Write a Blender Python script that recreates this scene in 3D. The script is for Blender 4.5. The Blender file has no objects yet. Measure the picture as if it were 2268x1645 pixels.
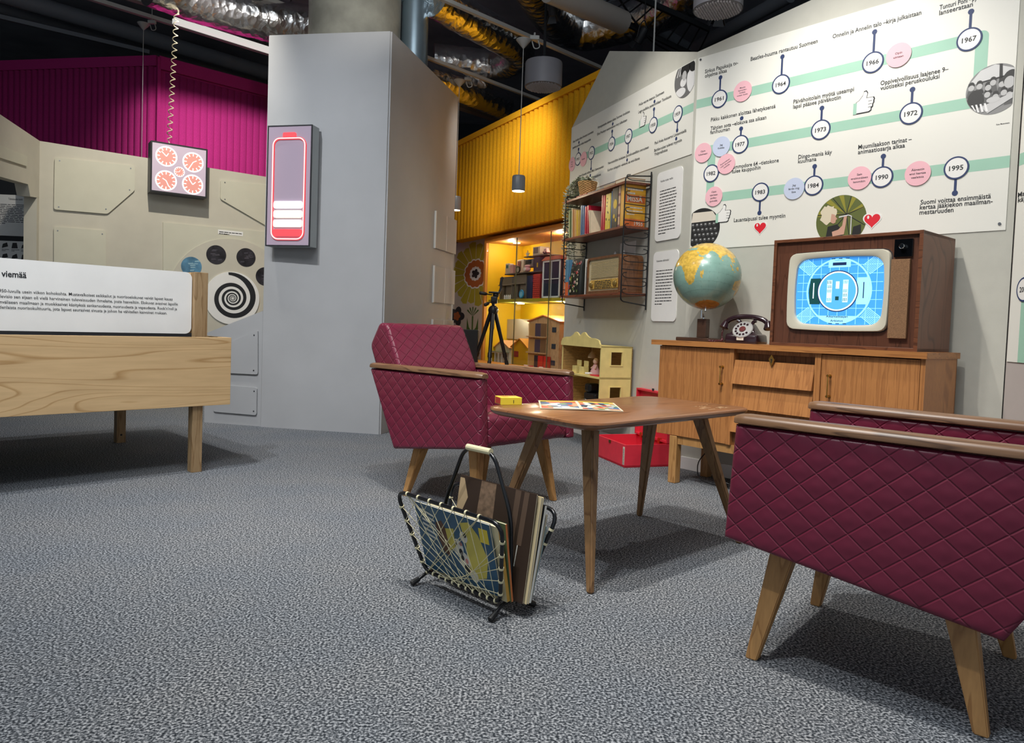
import bpy, bmesh, math, random
from math import sin, cos, pi, radians, sqrt, atan2, hypot
from mathutils import Vector, Matrix
random.seed(7)
SC = bpy.context.scene
COL = SC.collection

# ---------------------------------------------------------------- camera
FOC, CX, CY = 1595.68, 1134.0, 786.16
PIT, ROL, CAMH = radians(2.3455), radians(2.056), 0.90
_f = Vector((0, cos(PIT), -sin(PIT))); _u = Vector((0, sin(PIT), cos(PIT))); _r = Vector((1, 0, 0))
RT = _r * cos(ROL) + _u * sin(ROL); UP = _u * cos(ROL) - _r * sin(ROL); FW = _f
EYE = Vector((0, 0, CAMH))
cam = bpy.data.cameras.new('camera'); camo = bpy.data.objects.new('camera', cam); COL.objects.link(camo)
camo.matrix_world = Matrix((( RT.x, UP.x, -FW.x, 0), (RT.y, UP.y, -FW.y, 0), (RT.z, UP.z, -FW.z, CAMH), (0, 0, 0, 1)))
cam.sensor_fit = 'HORIZONTAL'; cam.sensor_width = 36.0; cam.lens = FOC / 2268 * 36.0
cam.shift_y = (CY - 822.5) / 2268.0
cam.clip_start = 0.05; cam.clip_end = 60
SC.camera = camo

# ---------------------------------------------------------------- world, lights, exposure
SC.view_settings.view_transform = 'Standard'; SC.view_settings.look = 'None'
SC.view_settings.gamma = 1.0; SC.view_settings.use_curve_mapping = False
SC.view_settings.exposure = 0.17
w = bpy.data.worlds.new('world'); SC.world = w; w.use_nodes = True
w.node_tree.nodes['Background'].inputs[0].default_value = (0.82, 0.92, 1.0, 1)
w.node_tree.nodes['Background'].inputs[1].default_value = 0.45

def spot(name, loc, target, energy, size=70, blend=0.5, radius=0.05, col=(1, 0.95, 0.87)):
    l = bpy.data.lights.new(name, 'SPOT'); l.energy = energy; l.spot_size = radians(size)
    l.spot_blend = blend; l.shadow_soft_size = radius; l.color = col
    o = bpy.data.objects.new(name, l); COL.objects.link(o); o.location = loc
    o.rotation_euler = (Vector(target) - Vector(loc)).to_track_quat('-Z', 'Y').to_euler()
    return o
def arealight(name, loc, target, energy, sx, sy, col=(1, 0.97, 0.93)):
    l = bpy.data.lights.new(name, 'AREA'); l.energy = energy; l.shape = 'RECTANGLE'; l.size = sx; l.size_y = sy
    l.color = col
    o = bpy.data.objects.new(name, l); COL.objects.link(o); o.location = loc
    o.rotation_euler = (Vector(target) - Vector(loc)).to_track_quat('-Z', 'Y').to_euler()
    return o
spot('spot_light_table', (-0.35, 2.25, 3.75), (0.35, 2.9, 0.2), 250, 80, 0.9, 0.03)
spot('spot_light_table_second', (0.25, 1.9, 3.75), (0.9, 2.5, 0.2), 150, 80, 0.9, 0.03)
spot('spot_light_television', (0.95, 3.35, 3.6), (1.7, 3.85, 0.8), 130, 80, 0.7, 0.02)
spot('spot_light_timeline', (0.1, 2.6, 3.3), (1.9, 3.9, 2.1), 72, 85, 1.0, 0.06, (1, .96, .9))
spot('spot_light_shelf', (0.15, 4.4, 3.75), (0.95, 5.4, 1.5), 120, 55, 0.9, 0.02)
spot('spot_light_partition', (-2.4, 3.2, 3.9), (-1.6, 5.8, 1.6), 230, 62, 1.0, 0.04, (.93, .96, 1))
spot('spot_light_clock_wall', (-2.5, 5.2, 4.1), (-3.1, 7.3, 1.5), 270, 85, 0.9, 0.03, (1, .94, .82))
spot('spot_light_magenta', (-2.9, 6.6, 3.9), (-3.3, 9.0, 3.0), 330, 75, 0.9, 0.05, (1, .95, .95))
spot('spot_light_yellow', (-0.35, 6.7, 3.2), (0.05, 7.7, 2.3), 44, 110, 1.0, 0.08)
spot('spot_light_display_table', (-2.2, 2.3, 3.8), (-2.6, 3.5, 0.6), 200, 80, 0.9, 0.03, (.95, .97, 1))
spot('spot_light_carpet', (-1.0, 0.9, 3.8), (-0.7, 1.9, 0.0), 150, 105, 1.0, 0.06, (.93, .97, 1))
spot('spot_light_floor', (-2.1, 3.2, 3.85), (-1.2, 4.5, 0.0), 230, 80, 1.0, 0.04, (1, .97, .92))
arealight('overhead_fill_light', (-0.6, 1.2, 4.6), (-0.4, 2.4, 0), 75, 3.0, 2.0, (.93, .97, 1))  # unseen area light added as overhead fill
spot('spot_light_column', (-0.9, 4.6, 3.3), (-1.4, 6.4, 3.7), 40, 70, 1.0, 0.05)

# ---------------------------------------------------------------- geometry from the surveyed camera
def ray(x, y): return FW + RT * ((x - CX) / FOC) - UP * ((y - CY) / FOC)
def atz(x, y, z=0.0):
    d = ray(x, y); return EYE + d * ((z - CAMH) / d.z)
def at(x, y, Y):
    d = ray(x, y); return EYE + d * (Y / d.y)
class Frame:
    """local x = right along the thing, y = away from the viewer, z = up"""
    def __init__(s, o, az):
        s.o = Vector((o[0], o[1], o[2] if len(o) > 2 else 0)); a = radians(az)
        s.x = Vector((cos(a), sin(a), 0)); s.y = Vector((-sin(a), cos(a), 0))
        s.M = Matrix.Translation(s.o) @ Matrix.Rotation(a, 4, 'Z')
    def px(s, x, y, off=0.0):
        d = ray(x, y); p0 = s.o + s.y * off
        p = EYE + d * ((p0 - EYE).dot(s.y) / d.dot(s.y)) - s.o
        return p.dot(s.x), p.z
    def P(s, x, y, z): return s.o + s.x * x + s.y * y + Vector((0, 0, z))
    def loc(s, p):
        d = p - s.o; return Vector((d.dot(s.x), d.dot(s.y), d.z))

# ---------------------------------------------------------------- materials
def lin(c):
    if isinstance(c, str): c = tuple(int(c[i:i + 2], 16) / 255 for i in (0, 2, 4))
    return tuple(v / 12.92 if v <= 0.04045 else ((v + 0.055) / 1.055) ** 2.4 for v in c)
_mats = {}
def mat(name, col, rough=0.5, metal=0.0, noise=None, bump=None, emit=0.0, stretch=None, spec=0.5, coat=0.0, col2=None):
    if name in _mats: return _mats[name]
    m = bpy.data.materials.new(name); m.use_nodes = True; _mats[name] = m
    nt = m.node_tree; N = nt.nodes; L = nt.links; b = N['Principled BSDF']
    c = lin(col); b.inputs['Base Color'].default_value = (*c, 1)
    b.inputs['Roughness'].default_value = rough; b.inputs['Metallic'].default_value = metal
    b.inputs['Specular IOR Level'].default_value = spec
    if coat: b.inputs['Coat Weight'].default_value = coat; b.inputs['Coat Roughness'].default_value = 0.15
    tc = N.new('ShaderNodeTexCoord'); mp = N.new('ShaderNodeMapping'); L.new(tc.outputs['Object'], mp.inputs[0])
    if stretch: mp.inputs['Scale'].default_value = stretch
    if noise is None and not emit: noise = (6.0, 0.03)
    if noise:
        n = N.new('ShaderNodeTexNoise'); n.inputs['Scale'].default_value = noise[0]; n.inputs['Detail'].default_value = 6
        L.new(mp.outputs[0], n.inputs['Vector'])
        r = N.new('ShaderNodeValToRGB'); L.new(n.outputs['Fac'], r.inputs[0])
        a = noise[1]; c2 = lin(col2) if col2 else None
        r.color_ramp.elements[0].position = 0.3; r.color_ramp.elements[1].position = 0.7
        r.color_ramp.elements[0].color = (*(c2 if c2 else [v * (1 - a) for v in c]), 1)
        r.color_ramp.elements[1].color = (*[min(1, v * (1 + a)) for v in c], 1)
        L.new(r.outputs[0], b.inputs['Base Color'])
    if bump:
        n2 = N.new('ShaderNodeTexNoise'); n2.inputs['Scale'].default_value = bump[0]; n2.inputs['Detail'].default_value = 4
        L.new(mp.outputs[0], n2.inputs['Vector'])
        bp = N.new('ShaderNodeBump'); bp.inputs['Strength'].default_value = bump[1]
        bp.inputs['Distance'].default_value = bump[2] if len(bump) > 2 else 0.002
        L.new(n2.outputs['Fac'], bp.inputs['Height']); L.new(bp.outputs[0], b.inputs['Normal'])
    if emit:
        b.inputs['Emission Color'].default_value = (*c, 1); b.inputs['Emission Strength'].default_value = emit
    return m
def wood(name, c1, c2, stretch=(1, 1, 12), scale=6.0, rough=0.45, coat=0.0, lines=0.35, rings=9.0):
    """grain runs along the axis with the small stretch value"""
    if name in _mats: return _mats[name]
    m = bpy.data.materials.new(name); m.use_nodes = True; _mats[name] = m
    nt = m.node_tree; N = nt.nodes; L = nt.links; b = N['Principled BSDF']
    tc = N.new('ShaderNodeTexCoord'); mp = N.new('ShaderNodeMapping'); mp.inputs['Scale'].default_value = stretch
    L.new(tc.outputs['Object'], mp.inputs[0])
    n = N.new('ShaderNodeTexNoise'); n.inputs['Scale'].default_value = scale; n.inputs['Detail'].default_value = 2
    n.inputs['Distortion'].default_value = 0.3; L.new(mp.outputs[0], n.inputs['Vector'])
    ml = N.new('ShaderNodeMath'); ml.operation = 'MULTIPLY'; ml.inputs[1].default_value = rings; L.new(n.outputs['Fac'], ml.inputs[0])
    fr = N.new('ShaderNodeMath'); fr.operation = 'FRACT'; L.new(ml.outputs[0], fr.inputs[0])
    r = N.new('ShaderNodeValToRGB'); L.new(fr.outputs[0], r.inputs[0])
    a, d = lin(c1), lin(c2); e = r.color_ramp.elements
    e[0].color = (*a, 1); e[1].color = (*[a[i] * (1 - lines) + d[i] * lines for i in range(3)], 1); e[1].position = 0.8
    x = e.new(0.93); x.color = (*d, 1); x = e.new(1.0); x.color = (*a, 1)
    n2 = N.new('ShaderNodeTexNoise'); n2.inputs['Scale'].default_value = scale * 12; n2.inputs['Detail'].default_value = 5
    L.new(mp.outputs[0], n2.inputs['Vector'])
    mx = N.new('ShaderNodeMixRGB'); mx.blend_type = 'MULTIPLY'; mx.inputs[0].default_value = 0.3
    r2 = N.new('ShaderNodeValToRGB'); r2.color_ramp.elements[0].position = .3; r2.color_ramp.elements[1].position = .65
    r2.color_ramp.elements[0].color = (.55, .5, .45, 1); L.new(n2.outputs['Fac'], r2.inputs[0])
    L.new(r.outputs[0], mx.inputs[1]); L.new(r2.outputs[0], mx.inputs[2]); L.new(mx.outputs[0], b.inputs['Base Color'])
    b.inputs['Roughness'].default_value = rough
    if coat: b.inputs['Coat Weight'].default_value = coat; b.inputs['Coat Roughness'].default_value = 0.12
    return m
def glass(name, tint=(1, 1, 1)):
    if name in _mats: return _mats[name]
    m = bpy.data.materials.new(name); m.use_nodes = True; _mats[name] = m
    nt = m.node_tree; N = nt.nodes; L = nt.links; N.remove(N['Principled BSDF'])
    t = N.new('ShaderNodeBsdfTransparent'); t.inputs[0].default_value = (*tint, 1)
    g = N.new('ShaderNodeBsdfGlossy'); g.inputs['Roughness'].default_value = 0.02
    lw = N.new('ShaderNodeLayerWeight'); fz = N.new('ShaderNodeMath'); fz.operation = 'POWER'; fz.inputs[1].default_value = 4.0; L.new(lw.outputs['Facing'], fz.inputs[0])
    fa = N.new('ShaderNodeMath'); fa.operation = 'MULTIPLY_ADD'; fa.inputs[1].default_value = .5; fa.inputs[2].default_value = .03; L.new(fz.outputs[0], fa.inputs[0]); fz = fa
    mx = N.new('ShaderNodeMixShader'); L.new(fz.outputs[0], mx.inputs[0]); L.new(t.outputs[0], mx.inputs[1]); L.new(g.outputs[0], mx.inputs[2])
    L.new(mx.outputs[0], N['Material Output'].inputs[0]); return m

# ---------------------------------------------------------------- object helpers
FR = {}
def thing(name, label, cat, F, group=None, kind=None):
    M = F.M if isinstance(F, Frame) else F
    o = bpy.data.objects.new(name, None); COL.objects.link(o); o.matrix_world = M; o.empty_display_size = 0.1
    o['label'] = label; o['category'] = cat
    if group: o['group'] = group
    if kind: o['kind'] = kind
    FR[o] = M; return o
def obj(name, bm, m, parent=None, smooth=None, label=None, M=None, cat=None, kind=None, group=None):
    me = bpy.data.meshes.new(name)
    if isinstance(bm, bmesh.types.BMesh):
        bmesh.ops.recalc_face_normals(bm, faces=bm.faces); bm.to_mesh(me); bm.free()
    else: me = bm
    for mm in (m if isinstance(m, (list, tuple)) else [m]): me.materials.append(mm)
    if smooth:
        for p in me.polygons: p.use_smooth = True
        me.set_sharp_from_angle(angle=radians(smooth))
    o = bpy.data.objects.new(name, me); COL.objects.link(o)
    if parent is not None: o.parent = parent
    if M is not None: o.matrix_local = M.M if isinstance(M, Frame) else M
    if label: o['label'] = label
    if cat: o['category'] = cat
    if kind: o['kind'] = kind
    elif name in ('cord_wrap', 'lacing', 'handle_wrap', 'key_letters', 'type_keys', 'children_hair', 'children_faces', 'children_clothes', 'print_panel', 'stripes', 'umbrella_rib', 'gauge_dark', 'tray_rungs', 'scuff', 'photo_detail', 'finger_line', 'clock_marks', 'page_print'): o['kind'] = 'stuff'
    if group: o['group'] = group
    return o
def B(): return bmesh.new()
def box(bm, x0, x1, y0, y1, z0, z1, M=None, bev=0.0, seg=2):
    b = bmesh.new() if bev else bm
    v = [b.verts.new((x, y, z)) for x in (x0, x1) for y in (y0, y1) for z in (z0, z1)]
    for f in ((0, 1, 3, 2), (4, 6, 7, 5), (0, 4, 5, 1), (2, 3, 7, 6), (0, 2, 6, 4), (1, 5, 7, 3)): b.faces.new([v[i] for i in f])
    if bev:
        bmesh.ops.recalc_face_normals(b, faces=b.faces)
        bmesh.ops.bevel(b, geom=b.edges[:], offset=bev, segments=seg, affect='EDGES', profile=0.5)
        if M: b.transform(M)
        merge(bm, b)
    elif M:
        for q in v: q.co = M @ q.co
    return bm
def merge(bm, b):
    me = bpy.data.meshes.new('tmp'); b.to_mesh(me); b.free(); bm.from_mesh(me); bpy.data.meshes.remove(me)
def hexa(bm, bot, top):
    """solid from a bottom quad and a top quad"""
    v = [bm.verts.new(p) for p in bot] + [bm.verts.new(p) for p in top]
    bm.faces.new(v[:4][::-1]); bm.faces.new(v[4:])
    for i in range(4): j = (i + 1) % 4; bm.faces.new((v[i], v[j], v[4 + j], v[4 + i]))
    return bm
def prism(bm, poly, y0, y1, mi=0):
    """polygon in (x,z), extruded along y"""
    a = [bm.verts.new((p[0], y0, p[1])) for p in poly]; b = [bm.verts.new((p[0], y1, p[1])) for p in poly]
    n = len(poly); fs = [bm.faces.new(a), bm.faces.new(b[::-1])]
    for i in range(n): j = (i + 1) % n; fs.append(bm.faces.new((a[j], a[i], b[i], b[j])))
    for f in fs: f.material_index = mi
    return bm
def prismz(bm, poly, z0, z1):
    a = [bm.verts.new((p[0], p[1], z0)) for p in poly]; b = [bm.verts.new((p[0], p[1], z1)) for p in poly]
    n = len(poly); bm.faces.new(a[::-1]); bm.faces.new(b)
    for i in range(n): j = (i + 1) % n; bm.faces.new((a[i], a[j], b[j], b[i]))
    return bm
def flat(bm, poly, y, mi=0):
    f = bm.faces.new([bm.verts.new((p[0], y, p[1])) for p in poly]); f.material_index = mi; return bm
def circ(cx, cz, r, n=40, rz=None, a0=0, a1=2 * pi):
    rz = r if rz is None else rz; full = abs(a1 - a0 - 2 * pi) < 1e-6; k = n if full else n + 1
    return [(cx + r * cos(a0 + (a1 - a0) * i / n), cz + rz * sin(a0 + (a1 - a0) * i / n)) for i in range(k)]
def rrect(x0, x1, z0, z1, r, n=6):
    if not isinstance(r, (tuple, list)): r = (r,) * 4
    out = []
    for (cx, cz, a, q) in ((x1 - r[0], z1 - r[0], 0, r[0]), (x0 + r[1], z1 - r[1], pi / 2, r[1]), (x0 + r[2], z0 + r[2], pi, r[2]), (x1 - r[3], z0 + r[3], 1.5 * pi, r[3])):
        if q < 1e-6: out.append((cx, cz)); continue
        out += [(cx + q * cos(a + pi / 2 * i / n), cz + q * sin(a + pi / 2 * i / n)) for i in range(n + 1)]
    return out
def ring(bm, outer, inner, y0, y1):
    n = len(outer); A = [[bm.verts.new((p[0], y, p[1])) for p in q] for q in (outer, inner) for y in (y0, y1)]
    oa, ob, ia, ib = A
    for i in range(n):
        j = (i + 1) % n
        bm.faces.new((oa[i], oa[j], ia[j], ia[i])); bm.faces.new((ob[j], ob[i], ib[i], ib[j]))
        bm.faces.new((oa[j], oa[i], ob[i], ob[j])); bm.faces.new((ia[i], ia[j], ib[j], ib[i]))
    return bm
def tube(bm, pts, r, seg=8, closed=False, caps=True):
    pts = [Vector(p) for p in pts]; n = len(pts); rr = r if isinstance(r, (list, tuple)) else [r] * n
    t0 = (pts[1] - pts[0]).normalized(); up = Vector((0, 0, 1)) if abs(t0.z) < 0.9 else Vector((1, 0, 0))
    nrm = (up - t0 * up.dot(t0)).normalized(); rings = []
    for i in range(n):
        if closed: t = (pts[(i + 1) % n] - pts[i - 1])
        else: t = pts[min(i + 1, n - 1)] - pts[max(i - 1, 0)]
        if t.length < 1e-9: t = t0.copy()
        t.normalize(); nrm = (nrm - t * nrm.dot(t)); nrm.normalize(); bn = t.cross(nrm)
        rings.append([bm.verts.new(pts[i] + (nrm * cos(2 * pi * k / seg) + bn * sin(2 * pi * k / seg)) * rr[i]) for k in range(seg)])
    for i in range(n if closed else n - 1):
        a, b = rings[i], rings[(i + 1) % n]
        for k in range(seg): bm.faces.new((a[k], a[(k + 1) % seg], b[(k + 1) % seg], b[k]))
    if caps and not closed: bm.faces.new(rings[0][::-1]); bm.faces.new(rings[-1])
    return bm
def cyl(bm, p0, p1, r0, r1=None, seg=20):
    return tube(bm, [p0, p1], [r0, r0 if r1 is None else r1], seg)
def lathe(bm, prof, seg=32, M=None):
    rings = []
    for (r, z) in prof:
        if r < 1e-6: rings.append([bm.verts.new((0, 0, z))])
        else: rings.append([bm.verts.new((r * cos(2 * pi * k / seg), r * sin(2 * pi * k / seg), z)) for k in range(seg)])
    for a, b in zip(rings, rings[1:]):
        for k in range(seg):
            j = (k + 1) % seg
            if len(a) == 1 and len(b) == 1: continue
            if len(a) == 1: bm.faces.new((a[0], b[j], b[k]))
            elif len(b) == 1: bm.faces.new((a[k], a[j], b[0]))
            else: bm.faces.new((a[k], a[j], b[j], b[k]))
    if len(rings[0]) > 1: bm.faces.new(rings[0][::-1])
    if len(rings[-1]) > 1: bm.faces.new(rings[-1])
    if M:
        for r_ in rings:
            for v in r_: v.co = M @ v.co
    return bm
def blob(bm, c, rx, ry=None, rz=None, seg=14, M=None):
    ry = rx if ry is None else ry; rz = rx if rz is None else rz
    S = Matrix.Translation(c) @ (M or Matrix.Identity(4)) @ Matrix.Diagonal((rx, ry, rz, 1))
    bmesh.ops.create_uvsphere(bm, u_segments=seg, v_segments=max(6, seg // 2), radius=1, matrix=S); return bm
def fillet(pts, r, n=5, closed=False):
    """round the corners of a 3d polyline"""
    pts = [Vector(p) for p in pts]; out = []; N_ = len(pts)
    for i, p in enumerate(pts):
        if not closed and i in (0, N_ - 1): out.append(p); continue
        a = pts[i - 1] - p; b = pts[(i + 1) % N_] - p; ra = r[i] if isinstance(r, (list, tuple)) else r
        d = min(ra, a.length * 0.49, b.length * 0.49); a = a.normalized() * d; b = b.normalized() * d
        for k in range(n + 1):
            t = k / n; out.append(p + a * (1 - t) ** 2 + b * t ** 2)
    return out
def Tr(x, y, z): return Matrix.Translation((x, y, z))
def Rz(a): return Matrix.Rotation(radians(a), 4, 'Z')
def Rx(a): return Matrix.Rotation(radians(a), 4, 'X')
def Ry(a): return Matrix.Rotation(radians(a), 4, 'Y')
def copy_tree(o, M, label=None, group=None):
    r = o.copy(); COL.objects.link(r); r.matrix_world = M
    if label: r['label'] = label
    if group: r['group'] = group
    for ch in list(o.children):
        c = ch.copy(); COL.objects.link(c); c.parent = r
        for g in ch.children:
            d = g.copy(); COL.objects.link(d); d.parent = c
    return r

# ---------------------------------------------------------------- lettering
_tc = {}
def glyphs(s, bold):
    k = (s, bold)
    if k in _tc: return _tc[k]
    cu = bpy.data.curves.new('t', 'FONT'); cu.body = s; cu.size = 1.0; cu.offset = bold; cu.resolution_u = 2; cu.fill_mode = 'FRONT'
    o = bpy.data.objects.new('t', cu); COL.objects.link(o)
    dg = bpy.context.evaluated_depsgraph_get(); me = bpy.data.meshes.new_from_object(o.evaluated_get(dg))
    v = [(p.co.x, p.co.y) for p in me.vertices]; f = [tuple(p.vertices) for p in me.polygons]
    bpy.data.objects.remove(o); bpy.data.curves.remove(cu); bpy.data.meshes.remove(me)
    x0 = min([p[0] for p in v] or [0]); x1 = max([p[0] for p in v] or [1])
    _tc[k] = (v, f, x0, x1); return _tc[k]
def write(bm, s, x, z, wd=None, h=0.02, y=-0.002, bold=0.012, ang=0.0, center=False, stretch=1.15):
    """flat lettering; x,z = baseline start (or centre), wd = width to fill, h = cap height"""
    v, f, a, b = glyphs(s, bold); sy = h / 0.70; sx = wd / (b - a) if wd else sy * stretch
    ww = (b - a) * sx; ox = -ww / 2 if center else 0; ca, sa = cos(ang), sin(ang); V = []
    for p in v:
        u = (p[0] - a) * sx + ox; t = p[1] * sy
        V.append(bm.verts.new((x + u * ca - t * sa, y, z + u * sa + t * ca)))
    for q in f:
        try: bm.faces.new([V[i] for i in q])
        except ValueError: pass
    return ww
def greek(bm, x0, x1, ztop, n, dz, h, y, last=0.5, seed=1):
    """rows of print too small to read: word-length strokes"""
    rd = random.Random(seed)
    for i in range(n):
        x = x0; e = x1 if i < n - 1 else x0 + (x1 - x0) * last; e -= (x1 - x0) * rd.random() * 0.08
        while x < e - 0.004:
            wl = min(e - x, (x1 - x0) * (0.06 + 0.16 * rd.random()))
            z = ztop - i * dz; flat(bm, [(x, z - h), (x + wl, z - h), (x + wl, z), (x, z)], y); x += wl + (x1 - x0) * 0.022

# ================================================================ SETTING
def carpet():
    m = bpy.data.materials.new('carpet'); m.use_nodes = True; nt = m.node_tree; N = nt.nodes; L = nt.links; b = N['Principled BSDF']
    tc = N.new('ShaderNodeTexCoord')
    def noise(s, d=3):
        n = N.new('ShaderNodeTexNoise'); n.inputs['Scale'].default_value = s; n.inputs['Detail'].default_value = d
        L.new(tc.outputs['Object'], n.inputs['Vector']); return n
    a = noise(150, 5); r = N.new('ShaderNodeValToRGB'); L.new(a.outputs['Fac'], r.inputs[0]); e = r.color_ramp.elements
    e[0].position = .38; e[0].color = (*lin('2b2f34'), 1); e[1].position = .62; e[1].color = (*lin('adaeb0'), 1)
    x = e.new(.5); x.color = (*lin('64676b'), 1)
    c = noise(2.2, 4); r2 = N.new('ShaderNodeValToRGB'); L.new(c.outputs['Fac'], r2.inputs[0])
    r2.color_ramp.elements[0].position = .35; r2.color_ramp.elements[1].position = .65
    r2.color_ramp.elements[0].color = (.88, .92, .97, 1); r2.color_ramp.elements[1].color = (1, 1, 1, 1)
    mx = N.new('ShaderNodeMixRGB'); mx.blend_type = 'MULTIPLY'; mx.inputs[0].default_value = 1
    L.new(r.outputs[0], mx.inputs[1]); L.new(r2.outputs[0], mx.inputs[2]); L.new(mx.outputs[0], b.inputs['Base Color'])
    b.inputs['Roughness'].default_value = .95; b.inputs['Specular IOR Level'].default_value = .1
    bp = N.new('ShaderNodeBump'); bp.inputs['Strength'].default_value = .9; bp.inputs['Distance'].default_value = .006
    n3 = noise(160, 4); L.new(n3.outputs['Fac'], bp.inputs['Height']); L.new(bp.outputs[0], b.inputs['Normal'])
    return m
obj('floor', box(B(), -9, 7, -3, 15, -0.05, 0), carpet(), kind='structure')
M_dark = mat('ceiling paint', '15181d', .9, noise=(3, .3))
obj('ceiling', box(B(), -9, 7, -3, 15, 4.9, 5.0), mat('ceiling concrete', '878d98', .95, noise=(1.5, .25)), kind='structure')
M_out = mat('outer wall', '343a42', .95)
obj('wall_outer_back', box(B(), -9, 7, 14.6, 15, 0, 4.9), M_out, kind='structure')
obj('wall_outer_right', box(B(), 6.9, 7, -3, 14.6, 0, 4.9), M_out, kind='structure')
obj('wall_outer_left', box(B(), -9, -8.9, -3, 14.6, 0, 4.9), M_out, kind='structure')

b0 = atz(1509, 1041); nn = Vector((cos(radians(41.93)), sin(radians(41.93)), 0))
_t = Frame(b0 + nn * 0.05, -48.07); cxl = _t.px(1535, 340)[0]
TVW = Frame(_t.P(cxl, 0, 0), -48.07)
l0 = atz(1276, 960) + Vector((cos(radians(20.7)), sin(radians(20.7)), 0)) * 0.02
dd = TVW.o - l0; SHW = Frame(TVW.o, math.degrees(atan2(dd.y, dd.x)))
M_wall = mat('grey painted board', 'bdbcb2', .8, noise=(14, .03), bump=(260, .25, .001))
M_walld = mat('dark grey painted board', '8f8f90', .75, noise=(5, .05), bump=(240, .25, .001))
M_beige = mat('beige painted board', 'c4bfb0', .8, noise=(6, .04), bump=(260, .25, .001))
M_white = mat('white lacquer', 'ecebe8', .45)
M_print = mat('matt white print board', 'e5e4dc', .55, noise=(3, .01))
M_black = mat('black print', '1b1d22', .6)
M_navy = mat('navy print', '2c3c66', .6)
M_green = mat('sea green print', '9fc9b4', .6)
M_pink = mat('pink sticker', 'efb9c3', .6)
M_blue = mat('pale blue sticker', 'c5cfe6', .6)
M_screw = mat('steel screw', '8d9096', .35, 1)
TR_ = TVW.px(2262, 60)[0] + .02
zt0 = TVW.px(1545, 115)[1]; xa, za = TVW.px(1797, 0)
sl = (za - zt0) / xa
obj('wall_right', prism(B(), [(0, 0), (TR_, 0), (TR_, zt0 + sl * TR_), (0, zt0)], 0, .12), M_wall, kind='structure', M=TVW)
xL, zL = SHW.px(1267, 289); xM, zM = SHW.px(1350, 113)
xL -= .01
obj('wall_back', prism(B(), [(xL, 0), (0, 0), (0, zt0), (xM, zM), (xL, zL + .02)], 0, .12), M_wall, kind='structure', M=SHW)
obj('baseboard_right', box(B(), 0.02, TR_, -.014, 0, 0, .085, bev=.004), M_white, kind='structure', M=TVW)
obj('baseboard_back', box(B(), xL, -.02, -.014, 0, 0, .085, bev=.004), M_white, kind='structure', M=SHW)
# wall turning towards the viewer at the right edge
FRW = Frame(TVW.P(TR_ + .005, 0, 0), -95)
M_pinkgrey = mat('warm grey painted board', 'b5aca8', .8, bump=(260, .2, .001))
obj('wall_front_right', prism(B(), [(0, 0), (2.6, 0), (2.6, 2.9), (0, 2.9)], 0, .1), M_pinkgrey, kind='structure', M=FRW)

# block shaped partition in the middle
PL = Frame(atz(575, 945), -13); PRc = atz(842, 962); PR = Frame(PRc, 75.9)
pb = PR.P(1.64, 0, 0); pd = PL.P(0.25, 1.65, 0)
M_part = mat('partition grey paint', 'a3a4a6', .7, noise=(2.5, .05), bump=(300, .25, .001))
bm = B(); base = [PL.o, PRc, pb, pd]
hexa(bm, [(p.x, p.y, 0) for p in base], [(p.x, p.y, 3.145) for p in base])
bmesh.ops.bevel(bm, geom=[e for e in bm.edges if abs(e.verts[0].co.z - e.verts[1].co.z) > 1], offset=.012, segments=3, affect='EDGES')
obj('wall_middle', bm, M_part, kind='structure')

# ---------------------------------------------------------------- clock wall, left
CLW = Frame((-3.52, 7.0, 0), 35.2)
cl0 = CLW.px(88, 312)[0]; zc0 = CLW.px(88, 312)[1]; cl1 = CLW.px(640, 400)[0]; zc1 = CLW.px(330, 347)[1]
wl = obj('wall_left', prism(B(), [(cl0, 0), (cl1, 0), (cl1, CLW.px(582, 391)[1]), (cl0, zc0)], 0, .12), M_beige, kind='structure', M=CLW)
def px_poly(F, pts, off=0.0): return [F.px(x, y, off) for x, y in pts]
def raised(parent, F, pts, t, m, name='panel', screws=True, r=.02):
    P = px_poly(F, pts)
    P3 = [(p.x, p.z) for p in fillet([(a, 0, b) for a, b in P], r, 3, closed=True)]
    bm = prism(B(), P3, -t, 0)
    o = obj(name, bm, m, parent)
    if screws:
        c = (sum(p[0] for p in P) / len(P), sum(p[1] for p in P) / len(P)); s = B()
        for a in P:
            d = Vector((c[0] - a[0], 0, c[1] - a[1])).normalized() * .045; q = Vector((a[0], 0, a[1])) + d
            cyl(s, (q.x, -t - .002, q.z), (q.x, -t + .001, q.z), .006, seg=8)
        obj('screw', s, M_screw, o)
    return o
M_beig2 = mat('beige panel paint', 'c9c6b4', .75, noise=(6, .03), bump=(260, .25, .001))
raised(wl, CLW, [(121, 349), (298, 368), (298, 422), (238, 474), (119, 464)], .018, M_beig2)
raised(wl, CLW, [(119, 502), (234, 511), (234, 620), (119, 620)], .018, M_beig2)
raised(wl, CLW, [(488, 399), (640, 416), (640, 530), (487, 441)], .018, M_beig2)
# wall at the far left, turning towards the viewer, with the showcase opening
BEI = Frame(CLW.P(cl0, 0, 0), 106.5)
P = px_poly(BEI, [(-60, 212), (0, 253), (88, 312)]); Q = px_poly(BEI, [(86, 438), (67, 435), (62, 408), (0, 391), (-60, 376)])
bl = obj('wall_far_left', prism(B(), P + [(0, Q[0][1])] + Q[1:], 0, .1), M_beige, kind='structure', M=BEI)
raised(bl, BEI, [(-60, 300), (0, 322), (57, 345), (57, 368), (0, 350), (-60, 330)], .012, M_beig2, screws=False, r=.01)
obj('trim_1', prism(B(), [(-.06, 0), (0.0, 0), (0.0, Q[0][1]), (-.06, Q[0][1])], 0, .1), M_beige, kind='structure', M=BEI)

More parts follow.
